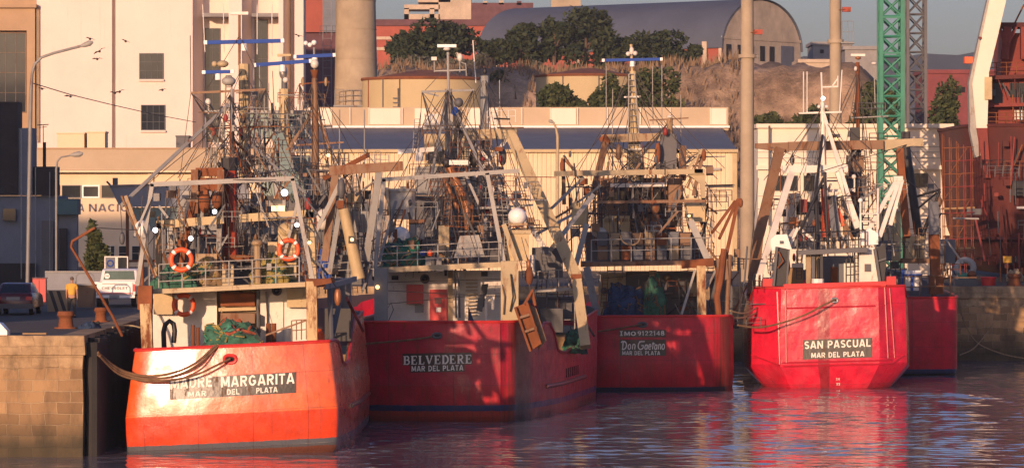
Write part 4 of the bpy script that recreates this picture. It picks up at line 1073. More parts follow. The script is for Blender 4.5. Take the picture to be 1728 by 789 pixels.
def fairlead(root, tree, px, py, Y, w=9, h=6, mat='red'):
    S = Y/F; p = P(px, py, Y); h_ = tree.ray_cast(Vector((p.x, Y-6, p.z)), Vector((0, 1, 0))); y = h_[0].y if h_[0] is not None else Y
    n = 24; m = MB(); vs = []
    pts = [Vector((p.x+math.copysign(abs(math.cos(2*math.pi*i/n))**0.7, math.cos(2*math.pi*i/n))*w*S, y-0.03, p.z+math.sin(2*math.pi*i/n)*h*S)) for i in range(n)]
    m.tube(pts+[pts[0]], 0.065, 8, cap=False); o = m.build('fairlead', mat, root)
    f = [v+Vector((0, 0.006, 0)) for v in pts]; MB().prism(f, [v+Vector((0, 0.02, 0)) for v in f]).build('opening', 'darkhole', o)
def nameplate(root, tree, x0, y0, x1, y1, hpx, Y, mat='plate'):
    vs, fs = grid_mesh(24, 6); return place_writing(vs, fs, x0, y0, x1, y1, hpx, Y, 'name_board', mat, root, tree, 0.015)
def write(root, tree, txt, x0, y0, x1, y1, hpx, Y, bold=0.02, mat='letters', lean=0):
    w = 0.145 if bold < 0.015 else 0.18
    full, _ = sans_mesh(txt, w); xr = (min(v.x for v in full), max(v.x for v in full)); words = txt.split(' ')
    for i, wd in enumerate(words):
        pre = ' '.join(words[:i])+(' ' if i else ''); vs, fs = sans_mesh(wd, w); dx = sans_advance(pre)
        place_writing([Vector((v.x+dx, v.y, 0)) for v in vs], fs, x0, y0, x1, y1, hpx, Y, 'lettering', mat, root, tree, 0.035, lean, xr)

# ================= Madre Margarita (nearest, left)
Y1 = 150.0
mm_ = thing('fishing_trawler', 'nearest trawler at left with glowing orange red stern marked MADRE MARGARITA', 'fishing boat', Vector((X(392, Y1), Y1, 0)), 'moored fishing trawlers')
def top1(u, v):
    st = interp([(0, 4.02), (1.6, 4.02), (2.6, 3.9), (4.0, 3.0), (6.0, 2.9), (8, 3.9), (10, 4.5), (27, 4.9)], u)
    return st
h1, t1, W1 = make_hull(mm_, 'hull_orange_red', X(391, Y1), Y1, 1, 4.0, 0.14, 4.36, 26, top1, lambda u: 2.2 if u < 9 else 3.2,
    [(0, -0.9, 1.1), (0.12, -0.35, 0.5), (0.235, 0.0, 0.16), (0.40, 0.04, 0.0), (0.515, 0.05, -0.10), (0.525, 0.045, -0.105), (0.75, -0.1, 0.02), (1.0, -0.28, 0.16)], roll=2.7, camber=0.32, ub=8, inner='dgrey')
fairlead(mm_, t1, 389, 605, Y1, 10, 6.5, 'red')
nameplate(mm_, t1, 286, 674, 500, 662, 35, Y1)
write(mm_, t1, 'MADRE', 288, 657, 358, 652.5, 20, Y1, 0.03); write(mm_, t1, 'MARGARITA', 373, 653.5, 497, 647, 19, Y1, 0.03)
write(mm_, t1, 'MAR', 318, 669, 348, 667.5, 9.5, Y1, 0.03); write(mm_, t1, 'DEL', 383, 665.5, 404, 664.5, 9.5, Y1, 0.03); write(mm_, t1, 'PLATA', 432.5, 663, 468.5, 661, 9.5, Y1, 0.03)
gear(mm_, Y1, """
# gallows columns and working deck
b column rcream 19 0.45 249,590,2.2 246,512,2.2
x column_head rust 232 482 256 522 0.6 @2.0
b column rcream 18 0.45 527,576,2.2 526,474,2.2
x column_head rust 515 470 548 484 0.6 @2.0
b arm rust 9 0.3 532,478,1.9 562,472,1.6
b deck_beam cream 8 0.5 250,492,3.2 521,479,3.2
g deck_plate tan 0.1 250,488,3.5 521,475,3.5 521,473,9 250,486,9
r railing lgrey 2.4 7 3 44 268,489,3.3 505,477,3.3
r side_railing lgrey 2.2 4 2 40 252,489,3.4 262,480,8
# bent davit over the quay
t davit rust 5 160,384,1 122,407,1 120,416,1 149,464,1.2 190,533,1.6 206,566,2
w davit_stay wire 1.6 160,384,1 232,388,2
t davit_pole brown 4 205,330,3 262,468,3
# after bulkhead with doors
x bulkhead white 258 488 366 592 0.2 @6.6
x bulkhead white 436 484 520 580 0.2 @6.6
x bulkhead tan 366 486 436 580 0.2 @7.0
x wall_box cleancream 259 493 291 530 0.3 @6.1
x wall_box cleancream 484 484 517 518 0.3 @6.1
o porthole dgrey 467,490 7 1.6 @6.5
s porthole_glass glass 467,490 6 6 @6.65
b cross_bar cleancream 6 0.2 369,522,6.6 432,520,6.6
b door_edge lgrey 3 0.15 449,492,6.5 455,575,6.5
x door white 452 500 478 576 0.08 @6.5
x winch_drum brown 372 528 430 545 0.9 @5.6
x winch_drum rust 372 494 430 516 0.9 @6.2
t winch_post dgrey 7 436,490,5.6 436,572,5.6
t locker_post rust 9 453,545,5 453,578,5
t locker_post rust 9 462,545,5 462,578,5
r stern_rail brown 2.2 4 2 34 492,574,3 517,572,3
b stay_bar brown 3 0.1 448,565,3 517,540,3
b rail_pipe cream 3 0.1 262,596,0.6 540,578,0.6
t bollard rust 6 326,584,4.8 326,548,4.8
t bollard rust 6 334,584,4.8 334,552,4.8
# tall U gallows of pale pipe
b gantry_leg lgrey 7 0.25 232,482,4 257,310,4
b gantry_beam lgrey 8 0.25 254,311,4 497,301,4
b gantry_leg lgrey 7 0.25 494,301,4 528,472,4
b gantry_brace tan 6 0.2 212,330,5 268,478,5
b gantry_brace lgrey 5 0.2 505,330,4.5 470,470,5
b gantry_strut lgrey 4 0.15 226,400,3.6 256,330,3.8
# box beam and post
b box_beam cleancream 14 0.5 265,379,6 378,370,6
b box_beam cleancream 14 0.5 404,368,6 530,360,6
b box_post cleancream 13 0.5 523,357,6 528,470,6
b box_post tan 10 0.5 268,376,6 268,482,6
l floodlight lamplit 262,388 5.5 @3.6
l floodlight lamplit 362,357 5 @6
l floodlight lamplit 480,325 7.5 @6
l floodlight lamplit 501,379 5 @4.5
l floodlight lamplit 322,402 5 @6
l floodlight lampwarm 522,409 4 @3.5
s satellite_dome cleanwhite 240,386 14 15 @5
t dome_post rust 6 240,400,5 240,482,5
x equipment_cabinet cleancream 469 388 500 470 0.9 @5
s cabinet_dome cleancream 484,388 16 13 @5.2
x cabinet cleancream 452 408 468 432 0.6 @5
x wall_lamp lampwarm 458 347 480 356 0.3 @6
x lamp_box grey 450 337 482 348 0.5 @6.2
t deck_stand tan 12 435,478,3.6 434,408,3.6
s deck_stand_head tan 434,410 10 6 @3.6
t funnel funnelred 27 389,432,8 388,284,8
t funnel_top black 30 388,288,8 387,266,8
t exhaust black 9 371,430,7.6 374,282,7.6
x funnel_base rust 362 430 420 440 1.2 @7.6
x net_drum rust 322 300 378 322 1.2 @7
x net_drum_cheek brown 322 286 334 360 1.4 @6.8
x net_drum_cheek brown 366 286 378 360 1.4 @6.8
s pulley_block rust 345,338 10 22 @6.6
s pulley_block rust 366,338 9 14 @6.6
x drum_top rust 330 283 376 297 1.2 @7.2
b drum_leg rust 9 0.4 326,340,6.9 300,480,6.9
b drum_leg grey 9 0.4 372,340,7 368,480,7
# wheelhouse further forward
x wheelhouse dgrey 262 395 500 486 4 @13
x wheelhouse_top grey 300 336 470 396 3.5 @14
x wheelhouse_window glass 312 350 336 374 0.1 @13.9
x wheelhouse_window glass 344 350 368 374 0.1 @13.9
x wheelhouse_window glass 420 350 444 374 0.1 @13.9
x locker dgrey 286 420 330 470 0.8 @8
x locker tan 330 428 366 452 1 @5.5
x vent_trunk lgrey 280 372 300 420 1 @9
x vent_trunk dgrey 404 400 432 470 1.2 @9
b boom lgrey 6 0.2 384,178,11 206,345,5
b boom grey 4 0.2 420,240,12 520,330,8
# masts
L lattice_mast grey 3 24 10 16 385,430,12 386,128,12
t mast_tube grey 8 392,430,12 392,150,12
t cream_mast cleancream 21 413,300,14 412,108,14
x mast_foot black 399 261 426 280 0.9 @13.6
t pole brown 5 404,110,14 404,25,14
x top_aerial white 388 20 419 25 0.4 @14
R radar_scanner blue 6 344,122,11.6 392,121,11.6
R radar_scanner blue 7 347,72,14 477,69,14
s radar_housing lgrey 386,137 12 8 @11.8
s dome cream 376,108 10 6 @12
s dome cream 362,108 5 5 @12
b spreader brown 4 0.12 322,157,12 448,151,12
t whip_aerial wire 1.6 322,157,12 321,60,12
t whip_aerial white 1.8 346,88,14 342,8,14
t whip_aerial white 1.8 378,88,14 377,8,14
t whip_aerial white 1.8 434,92,14 434,8,14
t whip_aerial white 1.8 459,95,14 459,8,14
b lamp_arm lgrey 3 0.1 345,188,12 400,186,12
s lamp_head white 351,172 5 6 @12
t lamp_stem white 3 352,178,12 352,192,12
b crosstree rust 3 0.1 352,217,12 470,213,12
s lantern scaffred 361,222 4 8 @12
s lantern scaffred 406,222 4 8 @12
s dome white 371,248 7 5 @12
t mast_ladder lgrey 2 428,100,14 430,300,14
t mast_ladder_rail lgrey 2 438,110,14 440,300,14
w rigging_wire 1 wire
""".replace("w rigging_wire 1 wire", "") + "\n".join(
    f"w rigging_wire wire 1.3 {a},{b},{c} {d},{e},{f}" for a, b, c, d, e, f in [
    (388, 160, 12, 300, 300, 4), (388, 160, 12, 335, 300, 6), (392, 170, 12, 470, 300, 5), (412, 120, 14, 500, 300, 6), (404, 60, 14, 345, 157, 12), (404, 60, 14, 446, 152, 12),
    (392, 220, 12, 320, 485, 5), (420, 240, 14, 450, 440, 8), (250, 312, 4, 250, 480, 4), (412, 300, 8, 440, 560, 5), (436, 300, 6, 437, 490, 5), (280, 310, 4, 300, 375, 6), (385, 200, 12, 206, 345, 5), (240, 330, 4, 232, 482, 4), (322, 157, 12, 386, 250, 12), (448, 151, 12, 400, 260, 12)]))
gear(mm_, Y1, """
s pulley_block dgrey 206,402 5 11 @2.5
w block_wire wire 1.4 203,345,3 206,392,2.5
s pulley_block copper 570,500 6 16 @3
w block_wire wire 1.6 560,474,2 570,488,3
t side_pipe dgrey 9 556,480,4 560,590,2.5
b side_strut dgrey 8 0.2 575,500,6 560,570,3
b side_strut grey 5 0.2 548,484,3 600,470,8
x side_plate brown 566,560
""".replace("x side_plate brown 566,560\n", ""))
for j, (u, z) in enumerate(((5.2, 1.55), (9.2, 2.3))):
    pass
lifebuoy(306, 438, 21.5, Y1+3.0, 'bright orange lifebuoy hanging on the upper deck railing, left side')
lifebuoy(310, 514, 20.5, Y1+5.6, 'lower orange lifebuoy hanging on the white bulkhead below the deck')
lifebuoy(487, 421, 20, Y1+4.6, 'orange lifebuoy hanging on the cream cabinet at right')
heap('fishing_net', 'green net bundle lying behind the orange red stern', 'fishing net', ['netgreen', 'green', 'netred', 'netdark', 'netyellow'], 338, 436, 545, 590, Y1+2.4, 1.6, 11, 'nets on the boats')
heap('fishing_net', 'dull green net piled behind the railing under the upper orange lifebuoy', 'fishing net', ['netgreen', 'netdark', 'netgreen', 'netyellow'], 256, 345, 452, 488, Y1+4.2, 2, 12, 'nets on the boats')
heap('fishing_net', 'brown net piled in the middle of the upper deck behind the railing', 'fishing net', ['tan', 'netdark', 'netgreen', 'netyellow'], 320, 378, 440, 486, Y1+4.8, 2, 13, 'nets on the boats')
heap('fishing_net', 'yellow green net piled below the orange lifebuoy on the cream cabinet', 'fishing net', ['netyellow', 'netgreen', 'netyellow'], 424, 496, 438, 481, Y1+4, 2, 14, 'nets on the boats')
hs = thing('rubber_hose', 'black hose bent like a hook in front of the white bulkhead', 'hose', P(278, 585, Y1+4)); 
MB().tube([P(x, y, Y1+4) for x, y in ((277, 586), (276, 560), (279, 547), (286, 541), (293, 546), (295, 558), (293, 578))], 0.1, 8).build('tube', 'black', hs)
bc = thing('deck_bin', 'small cream bin with a dark bell shape standing on the upper deck', 'bin', P(384, 482, Y1+4.4))
gear(bc, Y1+4.4, """
x shell cream 375 446 394 482 0.5
s bell dgrey 384,462 4 7 @-0.1
""")
rope('dark mooring rope sagging across the upper stern from quay to deck', [(165, 594, 148), (190, 615, 148.8), (215, 628, 149.2), (250, 634, 149.2), (290, 629, 149.2), (330, 612, 149.3), (365, 581, 149.8)], 0.05)
rope('second dark mooring rope hanging just under the first one', [(165, 598, 148), (192, 620, 148.8), (215, 632, 149.2), (252, 639, 149.1), (292, 634, 149.1), (332, 616, 149.2), (368, 583, 149.8)], 0.04)
rope('mooring rope sagging from the quay into the oval hole in the stern', [(168, 600, 148), (200, 630, 149), (240, 641, 149.1), (285, 641, 149.1), (330, 632, 149.2), (365, 616, 149.3), (388, 605, 149.6)], 0.045)

# ================= trawler moored beyond, its masts over the first one
Y5 = 192.0
tb = thing('fishing_trawler', 'trawler with dark brown radar mast between MADRE MARGARITA and BELVEDERE trawlers', 'fishing boat', Vector((X(540, Y5), Y5, 0)), 'moored fishing trawlers')
make_hull(tb, 'hull_plain_red', X(545, Y5), Y5, 4, 3.6, 0.8, 4.3, 30, lambda u, v: interp([(0, 3.3), (10, 3.6), (14, 4), (30, 4.5)], u), lambda u: 2.1 if u < 10 else 3.0,
    [(0, -0.8, 1), (0.2, -0.1, 0.2), (0.5, 0, 0), (1, -0.1, -0.2)])
gear(tb, Y5, """
x wheelhouse dgrey 470 330 600 430 5 @9
x wheelhouse_roof teal 440 262 520 330 4 @10
x bridge teal 420 190 518 232 4 @16
x bridge_roof lgrey 415 186 522 192 4.4 @15.8
x bridge_window glass 430 204 446 218 0.1 @15.95
x bridge_window glass 452 204 468 218 0.1 @15.95
x bridge_window glass 474 204 490 218 0.1 @15.95
b brace teal 22 0.5 470,232,9 500,330,6
c wheelhouse_post lgrey 16 10 455,262,8 470,330,7
t cream_mast cleancream 19 482,330,14 480,150,14
c mast_top dgrey 12 5 480,152,14 478,96,14
x top_aerial cleancream 468 91 491 95 0.4 @14
R radar_scanner blue 6.5 430,110,13.6 524,103,13.6
s radar_housing metal 478,122 7 12 @14
s dome white 482,135 5 5 @13.8
c dark_mast brown 15 11 533,330,8 531,132,8
c mast_cage rust 8 16 531,132,8 531,118,8
t mast_head grey 4 531,120,8 530,80,8
R radar_scanner blue 6 498,96,8 564,93,8
s lamp_head cleanwhite 516,73 4 4 @8
s lamp_head cleanwhite 523,76 4 4 @8
s lamp_head cleanwhite 530,72 4.5 4.5 @8
s radar_housing white 531,108 7 8 @7.8
b spreader rust 2.5 0.1 505,142,8 556,138,8
s lantern tan 511,138 3 8 @8
s lantern tan 550,138 3 8 @8
b crosstree dgrey 3 0.1 430,216,12 560,213,8
b spreader brown 3 0.1 500,245,8 580,240,8
b leg brown 5 0.2 528,190,8 480,260,8
b leg brown 5 0.2 536,190,8 556,250,8
b gantry_beam brown 16 0.5 556,288,2 680,280,2
b gantry_leg brown 12 0.4 566,292,2 548,440,2
b gantry_leg grey 12 0.4 640,290,2 618,440,2
b arm rust 8 0.3 620,262,3 548,300,5
b boom lgrey 7 0.2 578,300,1 528,400,1
b boom grey 8 0.2 580,310,1.4 556,460,1.4
c cream_boom cleancream 18 22 580,352,1 606,470,1
x counterweight rust 568 338 580 352 0.5 @0.8
x floodlight black 588 398 600 410 0.4 @0.6
l floodlight lampwarm 594,404 4 @0.5
l floodlight lampwarm 554,262 4 @6
x deck_box grey 592 356 622 392 1 @3
x deck_box blue 536 420 566 470 1 @4
x deck_box dgrey 560 430 610 480 1.5 @3
x cabinet cream 586 326 610 350 0.8 @4
x rope_locker tan 548 452 570 462 0.8 @2
r railing lgrey 1.8 5 2 26 545,470,2 630,466,2
s pulley_block scaffred 520,345 6 12 @3
s pulley_block dgrey 576,318 7 18 @0.8
s float white 545,370 12 18 @6
t davit grey 5 600,330,3 640,300,3 655,340,3
L ladder lgrey 1.6 12 12 12 610,440,3 600,290,3
t whip_aerial wire 1.4 505,330,12 500,180,12
t whip_aerial wire 1.4 465,250,14 460,120,14
t whip_aerial lgrey 1.4 446,250,14 446,150,14
t whip_aerial lgrey 1.4 452,250,14 454,140,14
""" + "\n".join(f"w rigging_wire wire 1.2 {a},{b},{c} {d},{e},{f}" for a, b, c, d, e, f in [
    (531, 130, 8, 585, 290, 2), (531, 130, 8, 470, 300, 8), (531, 150, 8, 640, 285, 2), (480, 160, 14, 440, 300, 12), (480, 160, 14, 540, 330, 10), (590, 290, 2, 600, 440, 2), (606, 290, 2, 606, 400, 2), (660, 285, 2, 640, 430, 2), (505, 142, 8, 533, 240, 8), (556, 138, 8, 533, 240, 8)]))

# ================= Belvedere
Y2 = 172.0
bv = thing('fishing_trawler', 'crimson trawler marked BELVEDERE with a blue stripe, half in shade', 'fishing boat', Vector((X(745, Y2), Y2, 0)), 'moored fishing trawlers')
top2 = lambda u, v: interp([(0, 4.30), (2.6, 4.30), (2.9, 3.6), (3.3, 3.55), (3.7, 4.15), (5.4, 4.1), (6.0, 3.6), (6.6, 2.85), (8.0, 2.65), (10, 2.75), (12, 3.2), (14, 3.9), (17, 4.2), (30, 4.6)], u) if v > 0 else interp([(0, 4.3), (8, 4.3), (14, 4.5), (30, 4.6)], u)
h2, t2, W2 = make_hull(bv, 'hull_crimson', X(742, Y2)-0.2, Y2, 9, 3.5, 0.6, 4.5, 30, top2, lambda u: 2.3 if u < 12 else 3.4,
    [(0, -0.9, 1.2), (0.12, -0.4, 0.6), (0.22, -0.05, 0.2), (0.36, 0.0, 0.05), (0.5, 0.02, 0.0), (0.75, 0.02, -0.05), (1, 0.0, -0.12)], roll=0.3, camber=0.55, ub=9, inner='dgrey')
fairlead(bv, t2, 738, 565, Y2, 7, 3.5, 'dgrey')
nameplate(bv, t2, 679, 616, 797, 614, 20, Y2, 'plate'); nameplate(bv, t2, 692.5, 628, 784, 626.5, 12, Y2, 'plate')
# serifed letters
def serif(s):
    out = []; x = 0; W_, T = 0.20, 0.09
    def stem(a, h0=0, h1=1): return [([(a, h0), (a, h1)], W_), ([(a-0.17, 0.035), (a+0.17, 0.035)], 0.07), ([(a-0.17, 0.965), (a+0.17, 0.965)], 0.07)]
    for ch in s:
        L_ = []; w = 0.72
        if ch in 'BRD': L_ += stem(0.17)
        if ch == 'B': L_ += [([(0.17, 0.96), (0.4, 0.96)], T), ([(0.17, 0.53), (0.42, 0.53)], T), ([(0.17, 0.04), (0.42, 0.04)], T), (arc(0.38, 0.745, 0.2, 0.215, 90, -90), 0.15), (arc(0.4, 0.285, 0.24, 0.245, 90, -90), 0.16)]
        if ch == 'R': L_ += [([(0.17, 0.96), (0.4, 0.96)], T), ([(0.17, 0.5), (0.42, 0.5)], T), (arc(0.38, 0.73, 0.22, 0.23, 90, -90), 0.15), ([(0.36, 0.5), (0.62, 0.04)], 0.17), ([(0.52, 0.035), (0.8, 0.035)], 0.07)]; w = 0.8
        if ch == 'D': L_ += [([(0.17, 0.96), (0.36, 0.96)], T), ([(0.17, 0.04), (0.36, 0.04)], T), (arc(0.34, 0.5, 0.33, 0.46, 90, -90, 14), 0.17)]
        if ch == 'E': L_ += stem(0.17)+[([(0.17, 0.96), (0.62, 0.96)], T), ([(0.17, 0.51), (0.45, 0.51)], T), ([(0.17, 0.04), (0.64, 0.04)], T), ([(0.61, 0.98), (0.61, 0.76)], 0.06), ([(0.63, 0.02), (0.63, 0.28)], 0.06), ([(0.45, 0.4), (0.45, 0.62)], 0.06)]
        if ch == 'L': L_ += stem(0.17)+[([(0.17, 0.04), (0.6, 0.04)], T), ([(0.6, 0.02), (0.6, 0.3)], 0.06)]; w = 0.66
        if ch == 'V': L_ += [([(0.14, 0.95), (0.42, 0.04)], 0.19), ([(0.70, 0.95), (0.42, 0.04)], 0.10), ([(0.0, 0.965), (0.28, 0.965)], 0.07), ([(0.56, 0.965), (0.82, 0.965)], 0.07)]; w = 0.84
        out += [([(a+x, b) for a, b in pts], t) for pts, t in L_]; x += w+0.1
    return strokes_mesh(out)
vs, fs = serif('BELVEDERE'); place_writing(vs, fs, 680.5, 615.5, 795.5, 613, 16, Y2, 'lettering', 'letters', bv, t2, 0.03)
write(bv, t2, 'MAR DEL PLATA', 694.5, 626.3, 782, 624.3, 9.5, Y2, 0.03)
# scuppers, rub rails of the starboard side
for k in range(7):
    u = 9.4+k*0.62; q = W2(u, 4.62, 1.75); hit = t2.ray_cast(Vector((q.x+3, q.y-0.6, q.z)), Vector((-1, 0, 0)))
    if hit[0] is not None: c = hit[0]; MB().box(c, (0.04, 0.22, 0.42)).build('scupper', 'darkhole', bv)
m = MB(); pts = []
for i in range(14):
    u = 4.5+i*0.8; q = W2(u, 4.6, 1.32); hit = t2.ray_cast(Vector((q.x+3, q.y, q.z)), Vector((-1, 0, 0)))
    if hit[0] is not None: pts.append(hit[0])
if len(pts) > 2: MB().tube(pts, 0.10, 8).build('rub_rail', 'hull_crimson', bv)
pts = []
for i in range(14):
    u = 4.5+i*0.8; q = W1(u, 4.36, 1.35); hit = t1.ray_cast(Vector((q.x+3, q.y, q.z)), Vector((-1, 0, 0)))
    if hit[0] is not None: pts.append(hit[0])
if len(pts) > 2: MB().tube(pts, 0.10, 8).build('rub_rail', 'hull_orange_red', mm_)
gear(bv, Y2, """
b column grey 23 0.5 643,548,1.6 643,452,1.6
b column cream 30 0.6 860,545,1.6 860,440,1.6
b deck_beam cream 9 0.5 632,456,2.4 845,446,2.4
g deck_plate tan 0.1 632,452,2.6 850,442,2.6 850,439,9 632,449,9
r railing lgrey 2.0 7 3 36 636,452,2.5 842,443,2.5
x bulkhead white 652 458 760 548 0.2 @6
x bulkhead white 758 456 850 545 0.2 @6.1
x fire_cabinet brightred 686 480 714 512 0.4 @5.6
x red_door brightred 725 488 754 540 0.25 @5.75
x door_pane darkred 733 502 745 512 0.02 @5.72
x door_notice cleanwhite 736 518 744 526 0.02 @5.72
x notice lgrey 700 514 715 527 0.05 @5.93
o porthole dgrey 717,470 6.5 1.5 @5.9
s porthole_glass glass 717,470 6 6 @6.05
x deck_lamp black 661 465 672 472 0.3 @5.5
x deck_lamp black 812 458 823 466 0.3 @5.5
t vent_pipe white 6 820,542,4 820,508,4 823,502,4 829,502,4 831,508,4 831,522,4
t stern_pipe dgrey 3 768,456,3 770,536,3
t stern_pipe dgrey 3 774,456,3 776,536,3
x post tan 756 456 764 545 0.3 @4.6
t cable_coil dgrey 1.6 648,530,4.5 660,510,4.5 664,522,4.5 656,540,4.5 645,545,4.5
s wall_lamp lampwarm 637,484 3.5 3.5 @1.2
l floodlight lamplit 759,486 2.6 @5.4
# deck machinery
g hopper lgrey 1.2 776,398,4 808,396,4 818,432,4 766,434,4
x net_bin grey 718 434 745 452 0.6 @3
s bell dgrey 731,442 4 7 @2.9
x cabinet cleancream 855 392 892 440 1 @3.5
x cabinet_cap cream 852 388 896 394 1.2 @3.4
b cabinet_brace cream 8 0.2 850,378,3 872,440,3
s life_raft cleanwhite 873,365 16 15 @3.6
b life_raft_band tan 4 0.2 858,378,3.2 890,378,3.2
x crane_pedestal cream 740 380 758 440 0.7 @7
s satellite_dome cleanwhite 675,399 17 17 @6
b dome_strap rust 5 0.1 668,386,5.4 668,414,5.4
x deck_tank lgrey 657 322 700 370 1.6 @8
x deck_tank_lid grey 655 318 702 323 1.8 @7.9
t tank_vent rust 4 688,318,8 688,308,8
x storage_box grey 690 376 716 404 1 @7
x storage_lid copper 690 370 716 378 1 @7
# gallows of pale pipe
b gantry_leg lgrey 7 0.25 633,452,3 648,302,3
b gantry_beam lgrey 7 0.25 645,303,3 876,288,3
b gantry_leg lgrey 7 0.25 822,292,3 850,440,3
b gantry_brace lgrey 5 0.2 652,318,4 664,390,5
b gantry_brace grey 5 0.2 668,340,5 640,440,4
# big grey green gantry midships
b main_gantry_beam cream 19 0.7 766,229,13 872,225,13
b main_gantry_leg cream 21 0.7 864,232,13 974,470,9
b main_gantry_leg cream 18 0.7 972,466,9 988,585,8
b main_gantry_leg grey 20 0.7 774,236,13 756,380,13
x gantry_joint rust 964 462 982 486 0.8 @8.6
b white_brace white 10 0.3 862,330,12 926,430,10
b white_brace white 6 0.2 796,236,13 850,300,12
b white_brace white 6 0.2 858,232,13 800,300,12
L white_mast white 3 16 12 8 836,440,14 832,190,14
b white_leg white 7 0.2 836,300,14 812,400,12
b white_leg white 7 0.2 838,300,14 880,400,12
r catwalk lgrey 1.6 5 3 30 795,345,10 895,340,10
b catwalk_floor lgrey 4 1 790,352,10 900,346,10
r catwalk lgrey 1.6 5 3 26 790,400,9 910,396,9
s pulley_block black 800,266 8 17 @12
s pulley_block dgrey 848,264 7 16 @12
s pulley_block dgrey 811,320 6 12 @10
w block_wire wire 1.6 801,232,13 800,252,12
w block_wire wire 1.6 848,230,13 848,250,12
# exhausts
c exhaust copper 15 15 792,400,9 788,344,9
c exhaust copper 17 15 788,346,9 755,276,9
s exhaust_mouth black 754,274 8 9 @8.8
c exhaust copper 9 8 772,350,9.2 744,290,9.2
c exhaust copper 9 8 776,340,9.5 766,282,9.5
t exhaust_leg copper 7 796,396,9 796,345,9
# masts
t main_mast grey 13 757,440,12 757,150,12
t pole lgrey 5 757,152,12 756,88,12
x top_aerial cleanwhite 738 75 770 80 0.4 @12
s aerial_foot white 754,83 6 3 @12
b lamp_arm lgrey 2.5 0.1 733,120,12 787,118,12
t lamp_post_arm lgrey 2.4 733,122,12 733,104,12
x lamp_head white 728 96 737 102 0.25 @12
s dome white 776,97 5 7 @12
t dome_arm lgrey 2.4 776,102,12 776,122,12
t guard_arm lgrey 2.2 778,105,12 786,108,12 787,128,12
b spreader grey 4 0.12 711,155,12 800,152,12
b spreader_brace grey 3 0.1 712,155,12 740,162,12
b mast_leg grey 5 0.2 752,170,12 728,300,9
b mast_leg grey 5 0.2 762,170,12 820,300,9
s horn dgrey 774,173 8 8 @11.5
R radar_scanner white 8 674,256,10.5 742,251,10.5
x mast_box white 716 192 740 214 0.6 @11.6
x mast_box lgrey 745 192 772 214 0.6 @11.8
s mast_ball blue 768,188 6 8 @11.5
s horn dgrey 772,200 8 16 @11.7
s horn black 776,227 7 7 @11.5
b platform white 4 0.6 714,216,12 778,214,12
t grey_post grey 17 818,330,14 818,128,14
s post_cap black 818,120 4 6 @14
t whip_aerial white 2.2 803,140,14 798,68,14
t whip_aerial lgrey 1.6 843,210,14 843,135,14
r monkey_island white 1.6 5 2 22 822,208,13 870,206,13
x bridge dgrey 690 330 860 400 4 @15
x bridge_upper cream 716 226 790 280 3.5 @16.5
x bridge_window glass 724 252 748 276 0.1 @16.4
x bridge_mid grey 700 281 850 329 3.8 @15.6
x bridge_side dgrey 660 400 870 446 3 @12
x name_banner white 758 270 790 278 0.1 @8
w banner_wire wire 1.4 758,270,8 720,262,10
# side structure, starboard
x side_house dgrey 898 418 950 470 2 @12
r side_railing lgrey 2.0 4 2 30 908,486,10 960,482,10
b side_deck lgrey 5 1.2 905,490,10 980,486,9.5
x side_lamp dgrey 912 416 926 428 0.4 @9.5
x side_door white 894 430 903 466 0.5 @8
b boom lgrey 8 0.25 1000,330,14 930,420,10
b boom lgrey 5 0.2 905,395,9 960,365,14
s pulley_block rust 893,465 7 16 @2.4
s pulley_block copper 892,446 4 9 @2.4
w block_wire wire 1.6 888,430,3 892,440,2.4
t hose_loop wire 3 846,470,1.4 852,500,1.2 850,530,1.2
t hose_loop black 3 862,462,1.2 866,500,1.0 861,525,1.2
x deck_crate dgrey 912 520 950 560 1.5 @11
x winch dgrey 906 500 965 540 2 @13
""" + "\n".join(f"w rigging_wire wire 1.2 {a},{b},{c} {d},{e},{f}" for a, b, c, d, e, f in [
    (757, 150, 12, 650, 303, 3), (757, 150, 12, 700, 300, 8), (757, 170, 12, 830, 300, 5), (757, 110, 12, 715, 155, 12), (757, 110, 12, 798, 152, 12), (818, 130, 14, 870, 226, 13), (660, 380, 4, 655, 303, 3),
    (655, 476, 4, 845, 470, 4), (655, 490, 4, 845, 500, 4), (655, 512, 3.5, 845, 494, 3.5), (868, 232, 13, 890, 440, 6), (843, 290, 6, 760, 380, 7), (710, 190, 11, 690, 330, 9), (875, 290, 3, 910, 395, 9), (800, 152, 12, 818, 210, 13), (735, 155, 12, 668, 330, 8), (880, 400, 3, 893, 450, 2.4)]))
m = MB(); 
for i in range(26):
    m2 = 0
heap('fishing_net', 'colourful net pile behind the railing of the crimson trawler', 'fishing net', ['netgreen', 'netblue', 'netyellow', 'green', 'tan', 'rope'], 640, 722, 408, 451, Y2+4.2, 2.2, 21, 'nets on the boats', 34)
heap('fishing_net', 'green net heaped in the low opening of the crimson side', 'fishing net', ['netgreen', 'netdark', 'green'], 950, 992, 560, 596, Y2+9.2, 2.0, 22, 'nets on the boats', 14)
for lb, c, px in (('blue net float lying beside an orange one on the deck', 'blue', 714), ('orange net float lying beside a blue one on the deck', 'orange', 726)):
    o = thing('net_float', lb, 'float', P(px, 434, Y2+3.2)); gear(o, Y2+3.2, f"s ball {c} {px},427 5 5\nt eye wire 2 {px},422 {px},419")
td = thing('trawl_door', 'rusty brown trawl door hanging tilted over the starboard quarter', 'trawl door', P(888, 500, Y2+0.5))
